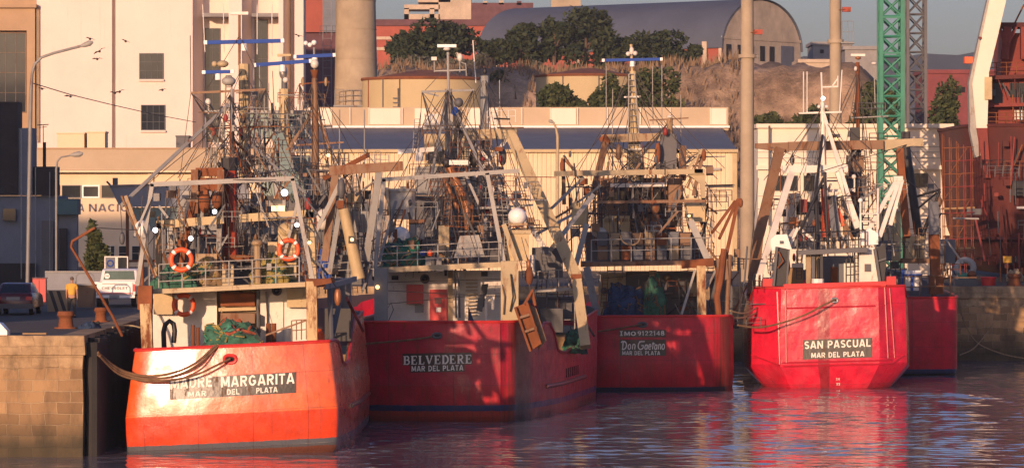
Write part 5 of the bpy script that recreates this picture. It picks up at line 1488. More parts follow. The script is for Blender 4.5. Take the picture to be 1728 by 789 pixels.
gear(td, Y2-0.2, """
g panel rust 0.35 869,518 889,510 912,580 895,592
g panel brown 0.35 892,512,0.5 905,520,0.5 922,574,0.5 908,590,0.5
b edge_bar rust 4 0.4 869,518,-0.1 895,592,-0.1
b edge_bar rust 4 0.4 889,510,-0.1 912,580,-0.1
b stiffener brown 4 0.2 875,536,-0.15 897,529,-0.15
b stiffener brown 4 0.2 883,560,-0.15 906,552,-0.15
t bracket rust 6 885,514,0 898,490,0.4 903,515,0.5
w chain wire 2.4 893,478,0.8 896,494,0.4
""")
ok = thing('oilskins', 'dark oilskins hanging on the slatted door of the crimson trawler', 'clothing', P(818, 480, Y2+4))
gear(ok, Y2+4, "g jacket black 0.2 813,480 824,478 822,494 818,500 819,516 812,520 808,498\ng trousers dgrey 0.2 807,498,-0.2 818,494,-0.2 814,526,-0.2 804,524,-0.2\ng cloth netblue 0.25 790,516,-0.4 800,542,-0.4 790,542,-0.4")
sdoor = gear(bv, Y2+5.7, "\n".join(f"b door_slat cream 2.2 0.06 786,{y} 806,{y-0.5}" for y in range(472, 536, 6)))
rope('dark mooring rope slanting from the stern hole of the crimson trawler', [(612, 580, 171), (660, 576, 171), (700, 572, 171), (738, 566, 171.5)], 0.045)

# ================= Don Gaetano
Y3 = 200.0
dg = thing('fishing_trawler', 'deep red trawler marked Don Gaetano with a yellow ladder mast', 'fishing boat', Vector((X(1118, Y3), Y3, 0)), 'moored fishing trawlers')
top3 = lambda u, v: interp([(0, 3.78), (1.2, 3.78), (2.2, 3.3), (5, 3.2), (8, 3.6), (14, 4), (28, 4.4)], u) if v > 0 else interp([(0, 3.78), (14, 4.2), (28, 4.4)], u)
h3, t3, W3 = make_hull(dg, 'hull_deep_red', X(1106, Y3), Y3, -2, 3.9, 0.9, 4.5, 28, top3, lambda u: 2.0 if u < 9 else 3.2,
    [(0, -0.9, 1.2), (0.12, -0.4, 0.6), (0.235, -0.05, 0.2), (0.5, 0.02, 0.0), (1, -0.02, -0.12)], roll=0.2, camber=0.35, ub=8, inner='dgrey')
fairlead(dg, t3, 1083, 547, Y3, 7, 3, 'dgrey')
nameplate(dg, t3, 1044, 568.5, 1124, 568.5, 12.5, Y3); nameplate(dg, t3, 1045, 599.5, 1124, 599.5, 27, Y3)
def sansI():
    return strokes_mesh([([(0.25, 0), (0.25, 1)], 0.2), ([(0, 0.07), (0.5, 0.07)], 0.14), ([(0, 0.93), (0.5, 0.93)], 0.14)])
vs, fs = sansI(); place_writing(vs, fs, 1046, 566, 1051, 566, 8, Y3, 'lettering', 'letters', dg, t3, 0.035)
write(dg, t3, 'MO', 1053.5, 566, 1073, 566, 7.4, Y3, 0.03); write(dg, t3, '9122148', 1076, 566, 1121, 565.5, 8, Y3, 0.01)
sw = 0.16
def script():
    o = []; sh = lambda pts, dx: [(x+dx+0.12*y, y) for x, y in pts]
    o += [(sh([(0.18, 0.0), (0.18, 1.0)], 0), sw), (sh([(-0.12, 0.86), (0.0, 1.0), (0.3, 1.0)]+arc(0.3, 0.5, 0.42, 0.5, 90, -90, 12)+[(0.1, 0.0)], 0), sw)]
    o += [(sh(arc(0.2, 0.33, 0.19, 0.33, 0, 360, 14), 0.98), 0.13)]
    o += [(sh([(0.06, 0.0), (0.06, 0.66)], 1.6), 0.14), (sh([(0.06, 0.4)]+arc(0.24, 0.42, 0.18, 0.24, 150, 0, 8)+[(0.42, 0.0)], 1.6), 0.14)]
    o += [(sh(arc(0.45, 0.5, 0.42, 0.5, 80, 330, 16)+[(0.82, 0.48), (0.5, 0.48)], 2.45), 0.15), (sh([(0.1, 0.98), (0.95, 1.0)], 2.45), 0.12)]
    def a_(dx): return [(sh(arc(0.18, 0.3, 0.17, 0.3, 0, 360, 14), dx), 0.13), (sh([(0.36, 0.62), (0.36, 0.0)], dx), 0.13)]
    o += a_(3.5)
    o += [(sh([(0.02, 0.32), (0.36, 0.36)]+arc(0.19, 0.33, 0.18, 0.32, 10, 320, 14), 4.05), 0.13)]
    o += [(sh([(0.14, 0.0), (0.14, 0.9)], 4.55), 0.14), (sh([(0, 0.72), (0.45, 0.74)], 4.52), 0.11)]
    o += a_(4.95)
    o += [(sh([(0.06, 0.0), (0.06, 0.66)], 5.5), 0.14), (sh([(0.06, 0.4)]+arc(0.22, 0.42, 0.16, 0.24, 150, 0, 8)+[(0.38, 0.0)], 5.5), 0.14)]
    o += [(sh(arc(0.2, 0.33, 0.19, 0.33, 0, 360, 14), 6.05), 0.13)]
    return strokes_mesh(o)
vs, fs = script(); place_writing(vs, fs, 1047.5, 590, 1122, 590, 15.5, Y3, 'lettering', 'letters', dg, t3, 0.035)
write(dg, t3, 'MAR DEL PLATA', 1050, 598.5, 1114, 598.5, 7, Y3, 0.03)
gear(dg, Y3, """
b deck_beam brown 8 0.5 980,446,2 1205,442,2
g deck_plate brown 0.1 980,442,2.3 1205,438,2.3 1205,436,9 980,440,9
r railing lgrey 2.2 7 2 38 998,442,2.2 1200,438,2.2
b corner_plate rust 14 0.6 1150,446,1.8 1204,442,1.8
b column rcream 15 0.5 1184,545,1.4 1183,448,1.4
b diagonal lgrey 4 0.2 1150,530,1.4 1173,455,1.8
b column grey 12 0.5 1008,535,1.4 990,450,1.4
x after_wall cream 1010 460 1056 540 0.2 @5.5
x after_wall dgrey 1056 458 1180 540 0.2 @5.8
x lit_locker cream 1096 456 1108 474 0.3 @5
s wheel_rim dgrey 1019,490 6 6 @4.8
l floodlight lampwarm 1110,473 2.6 @4.8
s lamp_ball tan 1126,468 6 5 @5
x wall_patch cream 1160 476 1176 500 0.2 @5.2
# gallows of brown and cream
b gallows_beam tan 14 0.5 1014,234,9 1122,231,9
b gallows_end rust 16 0.6 1014,240,9 1026,232,9
b gallows_leg brown 12 0.5 1022,240,9 1000,330,7
b gallows_leg brown 12 0.5 1152,250,9 1152,300,8
x mast_block dgrey 1114 226 1142 292 0.8 @8.6
t brown_mast tan 11 1130,300,8.8 1130,200,8.8
b upper_beam cream 9 0.4 935,293,4 1186,289,4
x upper_beam_plate cream 1172 285 1190 292 0.5 @3.8
g bracket cream 0.4 1160,293,4 1190,293,4 1190,340,4 1184,340,4 1182,310,4
b floor_beam white 7 0.5 1030,313,7 1125,311,7
b cross_tube brown 5 0.25 1000,341,3 1190,339,3
x hopper cleancream 965 342 992 380 1.2 @4
b hopper_edge cream 5 0.3 990,342,3.8 986,382,3.8
g hopper cleancream 1.2 1155,334,4 1190,334,4 1190,374,4 1164,374,4
x machine_box cleancream 1018 364 1064 392 1.2 @7
x machine_strip tan 1020 368 1060 374 0.05 @6.9
b gallows_arm lgrey 11 0.35 1165,372,2.6 1198,446,2.2
b gallows_arm lgrey 9 0.35 990,378,2.6 972,446,2.2
b side_arm brown 7 0.3 950,266,5 952,345,5
b side_arm brown 5 0.3 952,268,5 984,302,5
s pulley_block rust 949,280 4 12 @4.6
b stay_boom lgrey 5 0.2 984,300,4.5 930,352,3
b stay_boom lgrey 4 0.2 1015,312,5 960,352,5
b side_arm brown 6 0.3 1188,252,5 1170,330,5
b side_arm cream 5 0.25 1186,252,5 1156,292,5
s pulley_block rust 1188,262 4 10 @4.8
t funnel black 18 1077,392,8 1075,316,8
s funnel_mouth black 1075,314 9 8 @8
t exhaust black 9 1064,392,8 1063,328,8
t exhaust dgrey 9 1090,392,8 1088,330,8
x oil_drum black 1066 350 1092 392 0.8 @7.6
s pulley_block brown 1044,256 5 14 @7
w block_wire wire 1.6 1044,234,9 1044,244,7
s pulley_block rust 1110,258 5 18 @8
s pulley_block brown 1107,350 7 10 @4
b winch_leg dgrey 6 0.3 1122,392,6 1146,320,6
x winch_house brown 1128 300 1152 380 1.2 @7
x blue_box slate 1098 373 1118 392 1 @6
x deck_lamp black 1156 360 1170 368 0.4 @2.4
l floodlight lampwarm 1163,364 3 @2.3
s deck_cover white 1011,392 13 9 @5
# yellow mast with its ladder
c yellow_mast cleancream 24 12 1072,305,10 1068,120,10
L mast_ladder lgrey 2.4 26 10 18 1072,305,9.6 1066,125,9.6
t pole cleancream 5 1067,122,10 1065,75,10
R radar_scanner blue 5 1018,102,9.8 1116,100,9.8
s lamp_head white 1060,91 4 4 @9.8
s lamp_head white 1072,90 4 4 @9.8
s mast_head white 1066,86 4 7 @9.8
b step white 3 0.3 1053,164,9.8 1082,163,9.8
b step white 3 0.3 1055,252,9.6 1090,251,9.6
x mast_lamp dgrey 1053 250 1060 258 0.3 @9.4
x mast_lamp dgrey 1086 250 1093 258 0.3 @9.4
t whip_aerial lgrey 1.6 1023,210,10 1023,112,10
t whip_aerial lgrey 1.6 1102,210,10 1101,112,10
t whip_aerial lgrey 1.6 1033,300,10 1034,150,10
t whip_aerial lgrey 1.6 1117,230,9 1117,110,9
t whip_aerial lgrey 1.6 1149,240,10 1149,160,10
b crosstree brown 2.5 0.1 1096,203,9 1162,199,9
s mast_top_lamp white 1130,197 5 3 @8.8
x bridge brown 1010 300 1140 392 4 @12
x bridge_window glass 1022 322 1042 342 0.1 @11.9
x bridge_window glass 1048 322 1066 342 0.1 @11.9
x bridge_window glass 1098 322 1118 342 0.1 @11.9
x bridge_lower dgrey 990 392 1190 442 4 @10.5
# starboard quarter gear
t quarter_pipe rust 11 1222,420,2 1216,470,1.8 1210,500,1.6 1216,560,1.2
t quarter_pipe brown 8 1232,430,2.4 1228,500,2 1226,560,1.4
g quarter_plate brown 0.4 1204,440,2 1226,432,2 1230,470,2 1212,476,2
b derrick_leg rust 6 0.25 1246,336,4 1222,446,3
b derrick_leg rust 5 0.25 1240,340,4 1202,392,3
b derrick_leg rust 5 0.25 1244,338,4 1214,402,3
s pulley_block rust 1250,342 4 8 @3.8
x quarter_locker dgrey 1200 470 1236 540 1.4 @5
""" + "\n".join(f"w rigging_wire wire 1.1 {a},{b},{c} {d},{e},{f}" for a, b, c, d, e, f in [
    (1066, 120, 10, 990, 300, 5), (1066, 140, 10, 1010, 330, 7), (1068, 120, 10, 1120, 290, 8), (1068, 150, 10, 1186, 290, 5), (1066, 95, 10, 1020, 236, 9), (1066, 95, 10, 1120, 232, 9), (1044, 270, 7, 1036, 312, 7), (1026, 345, 3, 1030, 400, 4), (1004, 345, 3, 990, 380, 3),
    (1130, 205, 9, 1185, 260, 5), (1024, 245, 9, 1056, 330, 7), (1010, 470, 3, 1170, 455, 3), (1245, 345, 4, 1250, 470, 3), (950, 290, 5, 940, 440, 4), (962, 350, 4, 950, 440, 3), (1096, 240, 9, 1090, 330, 7), (1140, 240, 9, 1160, 380, 4)]))
heap('fishing_net', 'dark blue net heaped under the deck beam of the deep red trawler', 'fishing net', ['netblue', 'netdark', 'netblue', 'rope'], 1024, 1092, 482, 534, Y3+2.2, 1.8, 31, 'nets on the boats', 16)
heap('fishing_net', 'green and brown net hanging beside the dark blue net heap', 'fishing net', ['netgreen', 'netdark', 'rope'], 1088, 1126, 470, 534, Y3+2.0, 1.5, 32, 'nets on the boats', 16)
cm = ['dgrey', 'tan', 'dgrey', 'brown', 'tan', 'rust', 'slate', 'brown']
cl = ['dark crate at the left end of the crate row on the railing deck', 'tan crate second from the left in the crate row on the railing deck', 'dark crate left of the black funnel in the row on the railing deck', 'brown crate just left of the middle of the row on the railing deck',
      'tan crate with lit top under the black funnel', 'rust brown crate right of the black funnel', 'bluish crate below the slate box on the railing deck', 'brown crate at the right end of the crate row']
for i in range(8):
    px = 1008+i*20; o = thing('crate', cl[i], 'crate', P(px+8, 412, Y3+4), 'fish crates stacked on the railing deck')
    gear(o, Y3+4, f"x body {cm[i]} {px} {392+(i%2)*2} {px+17} 413 0.8\nx rim {cm[i]} {px-0.8} {391+(i%2)*2} {px+17.8} {394+(i%2)*2} 0.86 @-0.03\nx body {cm[(i+3)%8]} {px+1} 415 {px+17} 438 0.8 @0.2")
rope('dark slanting mooring rope on the stern of the trawler marked Don Gaetano', [(1000, 560, 199), (1030, 556, 199), (1060, 551, 199), (1083, 547, 199.4)], 0.045)
rope('brown rope drooping over the crates of the deep red trawler', [(1046, 395, 202), (1052, 408, 202), (1066, 413, 202), (1077, 408, 202), (1082, 392, 202)], 0.04, 'tan')

# ================= San Pascual
Y4 = 203.0
sp_ = thing('fishing_trawler', 'bright red trawler with slanting stern corners marked SAN PASCUAL and white mast', 'fishing boat', Vector((X(1400, Y4), Y4, 0)), 'moored fishing trawlers')
top4 = lambda u, v: interp([(0, 5.18), (1.6, 5.18), (1.9, 4.6), (3, 4.5), (10, 4.6), (16, 4.8), (28, 5)], u)
h4, t4, W4 = make_hull(sp_, 'hull_bright_red', X(1400, Y4), Y4, 3, 4.0, 1.45, 4.35, 27, top4, lambda u: 2.6 if u < 10 else 3.6,
    [(0, -2.4, 1.6), (0.165, -1.15, 0.5), (0.185, -0.95, 0.28), (0.38, 0.0, -0.1), (0.395, 0.0, -0.12), (0.7, -0.02, -0.1), (1, -0.12, -0.08)], roll=0.9, camber=0.0, chamfer=True, ub=7, inner='red')
nameplate(sp_, t4, 1355, 606, 1472, 602, 33, Y4)
write(sp_, t4, 'SAN PASCUAL', 1357.5, 588.5, 1469, 584.5, 13.5, Y4, 0.03); write(sp_, t4, 'MAR DEL PLATA', 1369, 603.5, 1458.5, 600.5, 9, Y4, 0.03)
write(sp_, t4, '24', 1410.5, 641, 1417, 641, 4.2, Y4, 0.02); write(sp_, t4, '22', 1411, 649.5, 1417.5, 649.5, 4.2, Y4, 0.02)
def trim(root, tree, pts, Y, w, name='trim_strip', mat='hull_bright_red', t=0.05):
    """raised welded strip laid over the hull plates"""
    q = []
    for (a, b), (c, d) in zip(pts, pts[1:]):
        for i in range(9):
            x, y = a+(c-a)*i/8, b+(d-b)*i/8; p = P(x, y, Y); h = tree.ray_cast(Vector((p.x, Y-6, p.z)), Vector((0, 1, 0)))
            if h[0] is not None: q.append(Vector((p.x, h[0].y-0.01, p.z)))
    if len(q) > 1: MB().tube(q, w*Y/F/2, 6).build(name, mat, root)
for pts in ([(1326, 489), (1327, 612)], [(1493, 484), (1499, 604)], [(1312, 492), (1316, 614)], [(1502, 486), (1511, 604)], [(1327, 520), (1495, 515)], [(1320, 612), (1505, 607)], [(1322, 618), (1508, 613)], [(1270, 600), (1316, 616)], [(1508, 612), (1528, 600)]):
    trim(sp_, t4, pts, Y4, 3.2)
fairlead(sp_, t4, 1408, 506, Y4, 5, 3.5, 'metal')
gear(sp_, Y4, """
b cap_pad brightred 8 0.5 1322,483,0.1 1494,478,0.1
x quarter_post brightred 1286 470 1306 512 0.6 @2.4
x quarter_post brightred 1490 466 1512 500 0.6 @2.4
# big brown gantry
b gantry_beam brown 16 0.6 1330,247,9 1490,244,9
g gantry_beam_end brown 0.6 1275,242,9.002 1332,240,9.002 1332,256,9.002 1316,256,9.002 1275,250,9.002
g gantry_beam_end cream 0.6 1488,236,9.002 1558,233,9.002 1558,247,9.002 1540,246,9.002 1488,254,9.002
b gantry_leg brown 17 0.6 1315,254,9 1280,400,6
b gantry_leg brown 17 0.6 1280,398,6 1268,500,4.5
b gantry_leg rust 12 0.6 1518,252,9 1530,400,8
# white A frame
b a_frame_top white 13 0.5 1320,286,7 1430,284,7
b a_frame_leg white 11 0.45 1336,290,7 1292,430,4
b a_frame_leg white 10 0.4 1292,428,4 1280,470,3.2
b a_frame_leg white 11 0.45 1414,290,7 1448,386,6
L foot_frame white 5 8 8 2 1281,508,2.6 1282,462,2.6
b foot_brace white 5 0.2 1290,492,3 1310,452,5
b foot_brace white 5 0.2 1318,420,5 1340,388,6
b white_arm white 5 0.2 1348,384,5 1376,408,5
b white_arm white 5 0.2 1346,384,5 1326,430,5
# white mast
c white_mast white 11 8 1391,330,8 1388,172,8
t pole white 3.5 1388,175,8 1386,122,8
b mast_stay white 6 0.2 1389,190,8 1432,330,6
b mast_stay white 5 0.2 1394,318,8 1410,400,7
b spreader white 3 0.12 1348,191,8 1420,189,8
l floodlight lamplit 1389,166 4.5 @7.6
s lamp_head white 1382,180 3 3 @7.8
s lamp_head white 1395,180 3 3 @7.8
t whip_aerial white 2.2 1356,190,8 1356,121,8
t whip_aerial white 2.2 1362,190,8 1362,121,8
t whip_aerial white 2.2 1417,188,8 1421,118,8
b aerial_arm white 2.5 0.1 1387,147,8 1414,146,8
b aerial_arm white 2 0.1 1404,146,8 1414,132,8
t whip_aerial white 2 1414,147,8 1414,128,8
b yard white 5 0.2 1394,322,7 1443,320,7
b yard_brace white 4 0.2 1402,334,7 1430,324,7
t yard_post white 3 1442,324,7 1442,300,7
s yard_lamp white 1441,298 4 4 @7
# dark tripod
t tripod_leg black 5 1388,228,7.4 1376,330,5
t tripod_leg black 6 1377,326,5 1382,475,3
t tripod_leg black 5 1390,300,5 1348,395,4
t tripod_leg dgrey 5 1378,330,5 1386,475,3.2
t tripod_leg black 5 1391,290,5 1398,420,4
c red_funnel funnelred 16 12 1394,400,6.5 1391,318,6.5
s funnel_mouth black 1390,316 6 5 @6.5
b back_plate slate 16 0.3 1402,330,6.6 1412,400,6.6
# dark platform
b platform dgrey 8 1.4 1345,426,3.2 1462,421,3.2
r platform_rail black 3 5 2 30 1346,423,3.1 1460,418,3.1
b platform_post tan 8 0.3 1364,428,3.4 1364,480,3.4
b platform_post dgrey 6 0.3 1372,428,3.3 1372,478,3.3
b platform_post tan 9 0.3 1378,430,3.6 1378,478,3.6
b platform_post black 5 0.3 1386,428,3 1386,476,3
x after_wall slate 1386 432 1440 482 0.3 @6
x red_panel rust 1402 450 1414 482 0.2 @5.8
x door wood 1330 450 1356 482 0.3 @5.6
x lit_beam white 1325 444 1356 451 0.3 @5.4
r lattice_rail black 2.4 4 3 42 1428,478,3.6 1450,476,3.6
x lit_panel white 1424 444 1450 478 0.1 @5.2
g white_locker white 1.2 1450,422,3.4 1476,416,3.4 1484,474,3.4 1450,478,3.4
x locker_window dgrey 1459 445 1470 458 0.05 @3.35
g white_hood cleanwhite 1 1454,392,3.6 1468,385,3.6 1482,394,3.6 1482,412,3.6 1454,414,3.6
g white_hood cleanwhite 1 1300,404,4 1308,396,4 1328,395,4 1336,420,4 1302,422,4
x hood_port dgrey 1316 406 1322 411 0.06 @3.9
t bucket cleanwhite 21 1380,482,2.8 1380,470,2.8
r white_frame white 3.4 2 2 26 1452,386,3.8 1482,386,3.8
t white_frame_post white 4 1480,410,3.6 1482,318,4.4
t white_frame_post white 3.4 1453,400,3.8 1452,340,3.8
s white_lamp cleanwhite 1452,338 4 4 @3.8
b strut white 7 0.25 1514,302,5 1463,392,4
b strut white 7 0.25 1518,302,5 1484,400,4
b strut white 7 0.25 1522,303,5 1502,380,4.6
x strut_head white 1508 297 1524 305 0.4 @4.8
x platform_side white 1462 400 1470 418 0.4 @3.9
# behind
x bridge whitewall 1330 326 1430 420 4 @12
x bridge_window glass 1344 340 1366 362 0.1 @11.9
x bridge_window glass 1374 340 1392 362 0.1 @11.9
r bridge_rail brown 1.8 4 3 26 1322,356,9 1350,348,9
x red_box scaffred 1350 336 1362 358 0.4 @9
x copper_box copper 1332 366 1346 386 0.5 @8
b hoist orange 8 0.3 1412,352,7 1424,380,7
s pulley_block black 1337,270 4 9 @8.6
w block_wire wire 1.3 1337,254,9 1337,262,8.6
x black_mast_box black 1436 215 1450 246 0.7 @8.8
c brown_mast dgrey 24 16 1446,400,10 1444,240,10
t mast_pole rust 7 1448,240,10 1447,105,10
x top_aerial white 1436 91 1460 95 0.4 @10
s aerial_foot copper 1448,98 5 3 @10
s mast_lamp white 1444,116 3 4 @9.8
t thin_mast lgrey 2 1477,185,10 1475,110,10
s thin_mast_lamp white 1475,107 5 2.5 @10
x mast_clutter brown 1430 262 1458 290 0.9 @9.6
x mast_clutter dgrey 1432 300 1460 340 0.9 @9.6
l floodlight lampwarm 1412,234 3.4 @8.4
x floodlight_box dgrey 1406 226 1418 232 0.5 @8.6
""" + "\n".join(f"w rigging_wire wire 1.1 {a},{b},{c} {d},{e},{f}" for a, b, c, d, e, f in [
    (1388, 180, 8, 1300, 330, 6), (1388, 180, 8, 1322, 285, 7), (1390, 200, 8, 1470, 330, 6), (1448, 130, 10, 1394, 250, 9), (1448, 130, 10, 1520, 250, 9), (1420, 290, 7, 1440, 420, 4), (1350, 290, 7, 1352, 420, 4), (1480, 252, 9, 1478, 330, 6), (1490, 250, 9, 1492, 300, 6), (1280, 300, 7, 1262, 470, 5), (1356, 255, 9, 1358, 420, 5)]))
for px, lb in ((0, 'black trawl door leaning on the left side of the bright red stern'), (1, 'black trawl door leaning beside the white locker at right')):
    o = thing('trawl_door', lb, 'trawl door', P(1320 if not px else 1484, 480, Y4+2))
    gear(o, Y4+2, "g panel black 0.3 1312,416 1330,420 1334,452 1326,482 1306,482\nb edge_bar dgrey 4 0.4 1311,416,-0.05 1305,482,-0.05\nb edge_bar dgrey 3 0.4 1331,421,-0.05 1327,482,-0.05\nt bracket rust 3 1314,424,-0.2 1322,440,-0.3 1312,452,-0.2" if not px else
         "g panel black 0.3 1476,420 1494,410 1496,440 1492,476 1484,478\nb edge_bar dgrey 4 0.4 1476,420,-0.05 1485,478,-0.05\nb stiffener dgrey 3 0.2 1482,440,-0.1 1495,436,-0.1")
rope('tan mooring rope hanging from the bright red stern toward the left', [(1244, 548, 201), (1280, 552, 201.5), (1320, 544, 202), (1360, 530, 202), (1390, 514, 202), (1408, 506, 202.3)], 0.05, 'rope')
rope('tan mooring rope in the gap between the deep red and bright red hulls', [(1226, 533, 201), (1250, 536, 202), (1275, 528, 204), (1292, 512, 205)], 0.05, 'tan')
rope('brown rope on the left corner of the trawler marked SAN PASCUAL', [(1232, 524, 201), (1256, 528, 202), (1278, 518, 204), (1290, 508, 205)], 0.04, 'tan')

# ================= red boat behind at right
Y6 = 219.0
rbt = thing('fishing_trawler', 'small red boat with cream cabin and black derrick moored near the right quay wall', 'fishing boat', Vector((X(1560, Y6), Y6, 0)), 'moored fishing trawlers')
make_hull(rbt, 'hull_plain_red', X(1486, Y6), Y6, 0, 4.35, 0.9, 4.5, 24, lambda u, v: interp([(0, 4.28), (14, 4.6), (24, 6)], u), lambda u: 3.9 if u < 12 else 4,
    [(0, -1.8, 2.2), (0.16, -0.5, 0.9), (0.24, -0.05, 0.15), (0.3, 0, 0), (1, 0.0, -0.1)], camber=0.3, ub=6, inner='dgrey')
gear(rbt, Y6, """
x cabin cleancream 1490 356 1520 440 2.2 @5
x cabin_window greenglass 1496 376 1514 393 0.08 @4.95
x cabin_roof lgrey 1487 352 1522 357 2.6 @4.8
c cowl_vent slate 26 30 1492,440,4 1490,406,4
x engine_casing cleancream 1528 398 1562 436 1.6 @5
r casing_rail dgrey 1.8 3 2 30 1544,436,4.6 1560,434,4.6
x casing_plinth brown 1522 436 1570 444 2 @4.6
t black_derrick black 15 1550,395,6 1527,238,6
x derrick_head black 1522 222 1536 240 0.5 @5.8
b derrick_strut brown 8 0.3 1519,250,6 1530,395,6
c black_stay black 8 5 1556,398,5 1586,322,5
b derrick_arm black 4 0.2 1545,332,6 1586,320,5
b derrick_arm black 3 0.2 1546,354,6 1580,326,5
s pulley_block brown 1586,340 4 9 @4.8
x small_engine dgrey 1566 310 1576 326 0.4 @5.6
b rust_post rust 17 0.6 1580,492,3 1576,395,3
b rust_post slate 16 0.6 1576,396,3 1575,340,3
x post_foot rust 1570 466 1592 496 1 @2.6
r stern_rail brown 2.2 4 2 36 1526,502,1 1604,500,1
x side_house slate 1583 404 1612 444 1.6 @7
x white_tub cleanwhite 1526 456 1554 490 0.9 @2.5
b tub_frame blue 5 0.2 1523,490,2.3 1524,454,2.3
b tub_frame blue 4 0.2 1523,464,2.3 1556,464,2.3
b tub_frame blue 4 0.2 1539,464,2.3 1539,490,2.3
b tub_frame dgrey 4 0.2 1554,464,2.3 1554,490,2.3
w rigging_wire wire 1.2 1527,240,6 1586,322,5
w rigging_wire wire 1.2 1527,240,6 1500,356,5
w rigging_wire wire 1.2 1576,340,3 1527,300,6
""")
hs = thing('tyre_fender', 'pale tyre fender standing behind the red stern rail', 'tyre', P(1628, 470, 246)); S_ = 246/F
c = P(1629, 452, 246); MB().torus(c, 0.5, 0.2, (0.15, 1, 0), 28, 10).build('tread', 'lgrey', hs)
# ------------------------------------------------------------------ extra deck clutter, fixed fittings of each boat
def clutter(root, Y0, px0, px1, y0, y1, n, seed, d0=4, d1=11):
    rnd = random.Random(seed); L_ = []
    cols = ['rust', 'dgrey', 'grey', 'brown', 'lgrey', 'black', 'dgrey', 'black', 'brown', 'grey']
    for i in range(n):
        x, y, d = rnd.uniform(px0, px1), rnd.uniform(y0, y1), rnd.uniform(d0, d1); c = rnd.choice(cols); k = rnd.random()
        if k < 0.42:
            dx, dy = rnd.choice([(0, rnd.uniform(25, 80)), (rnd.uniform(-20, 20), rnd.uniform(30, 80)), (rnd.uniform(25, 70), rnd.uniform(-3, 2)), (1, rnd.uniform(40, 90))])
            L_.append(f"t pipe {c} {rnd.uniform(1.2, 3.2):.1f} {x:.0f},{y:.0f},{d:.1f} {x+dx:.0f},{min(y+dy, y1+25):.0f},{d:.1f}")
        elif k < 0.58: L_.append(f"b strut {c} {rnd.uniform(1.8, 4.6):.1f} 0.15 {x:.0f},{y:.0f},{d:.1f} {x+rnd.uniform(-40, 40):.0f},{min(y+rnd.uniform(20, 70), y1+20):.0f},{d+rnd.uniform(-1, 1):.1f}")
        elif k < 0.68: L_.append(f"x junction_box {c} {x:.0f} {y:.0f} {x+rnd.uniform(6, 15):.0f} {y+rnd.uniform(6, 16):.0f} {rnd.uniform(0.3, 0.9):.2f} @{d:.1f}")
        elif k < 0.78: L_.append(f"s pulley_block {rnd.choice(['rust', 'black', 'dgrey', 'brown', 'scaffred'])} {x:.0f},{y:.0f} {rnd.uniform(2, 4.2):.1f} {rnd.uniform(3.5, 8):.1f} @{d:.1f}")
        elif k < 0.9: L_.append(f"r handrail {c} 1.6 3 2 18 {x:.0f},{y:.0f},{d:.1f} {x+rnd.uniform(25, 50):.0f},{y:.0f},{d:.1f}")
        else: L_.append(f"L ladder {c} 1.4 9 9 8 {x:.0f},{y+50:.0f},{d:.1f} {x+rnd.uniform(-6, 6):.0f},{y:.0f},{d:.1f}")
    gear(root, Y0, "\n".join(L_))
clutter(mm_, Y1, 255, 520, 310, 460, 130, 201, 4, 12)
clutter(mm_, Y1, 330, 470, 150, 300, 60, 202, 9, 15)
clutter(tb, Y5, 470, 640, 240, 470, 100, 203, 2, 11)
clutter(bv, Y2, 640, 890, 290, 440, 110, 204, 4, 13)
clutter(dg, Y3, 950, 1200, 260, 400, 90, 205, 3, 11)
clutter(dg, Y3, 1190, 1262, 400, 560, 26, 206, 2, 6)
clutter(sp_, Y4, 1300, 1500, 280, 450, 60, 207, 5, 11)
clutter(sp_, Y4, 1262, 1300, 440, 520, 12, 208, 4, 7)
clutter(mm_, Y1, 255, 520, 320, 455, 60, 101, 5, 12)
clutter(mm_, Y1, 340, 450, 170, 300, 40, 102, 9, 14)
clutter(tb, Y5, 470, 625, 270, 470, 80, 103, 3, 10)
clutter(tb, Y5, 430, 520, 170, 290, 40, 104, 10, 15)
clutter(bv, Y2, 650, 880, 300, 430, 60, 105, 5, 13)
clutter(bv, Y2, 700, 850, 190, 300, 40, 106, 10, 14)
clutter(bv, Y2, 890, 975, 440, 560, 22, 107, 11, 14)
clutter(dg, Y3, 960, 1195, 300, 400, 70, 108, 4, 11)
clutter(dg, Y3, 1060, 1150, 220, 310, 20, 109, 8, 11)
clutter(dg, Y3, 1015, 1175, 460, 520, 24, 110, 3.2, 5.4)
clutter(sp_, Y4, 1300, 1500, 320, 440, 60, 111, 5, 11)
clutter(sp_, Y4, 1425, 1470, 190, 330, 22, 112, 9, 10)
clutter(rbt, Y6, 1495, 1610, 330, 480, 40, 113, 3, 8)
def wires(root, Y0, tops, px0, px1, y0, y1, n, seed):
    rnd = random.Random(seed); L_ = []
    for i in range(n):
        a = rnd.choice(tops); x, y = rnd.uniform(px0, px1), rnd.uniform(y0, y1)
        L_.append(f"w rigging_wire wire {rnd.uniform(0.9, 1.6):.1f} {a[0]},{a[1]},{a[2]} {x:.0f},{y:.0f},{rnd.uniform(3, 12):.1f}")
    gear(root, Y0, "\n".join(L_))
wires(mm_, Y1, [(388, 160, 12), (412, 110, 14), (392, 220, 12), (376, 303, 4), (448, 151, 12), (322, 157, 12)], 240, 530, 280, 480, 44, 301)
wires(tb, Y5, [(531, 135, 8), (480, 160, 14), (600, 286, 2), (505, 142, 8), (556, 250, 8)], 430, 640, 250, 460, 40, 302)
wires(bv, Y2, [(757, 150, 12), (818, 132, 14), (712, 155, 12), (798, 152, 12), (820, 226, 13), (760, 296, 3)], 640, 900, 290, 470, 48, 303)
wires(dg, Y3, [(1067, 125, 10), (1130, 205, 9), (1020, 236, 9), (1188, 256, 5), (950, 270, 5), (1066, 165, 10)], 940, 1240, 280, 450, 40, 304)
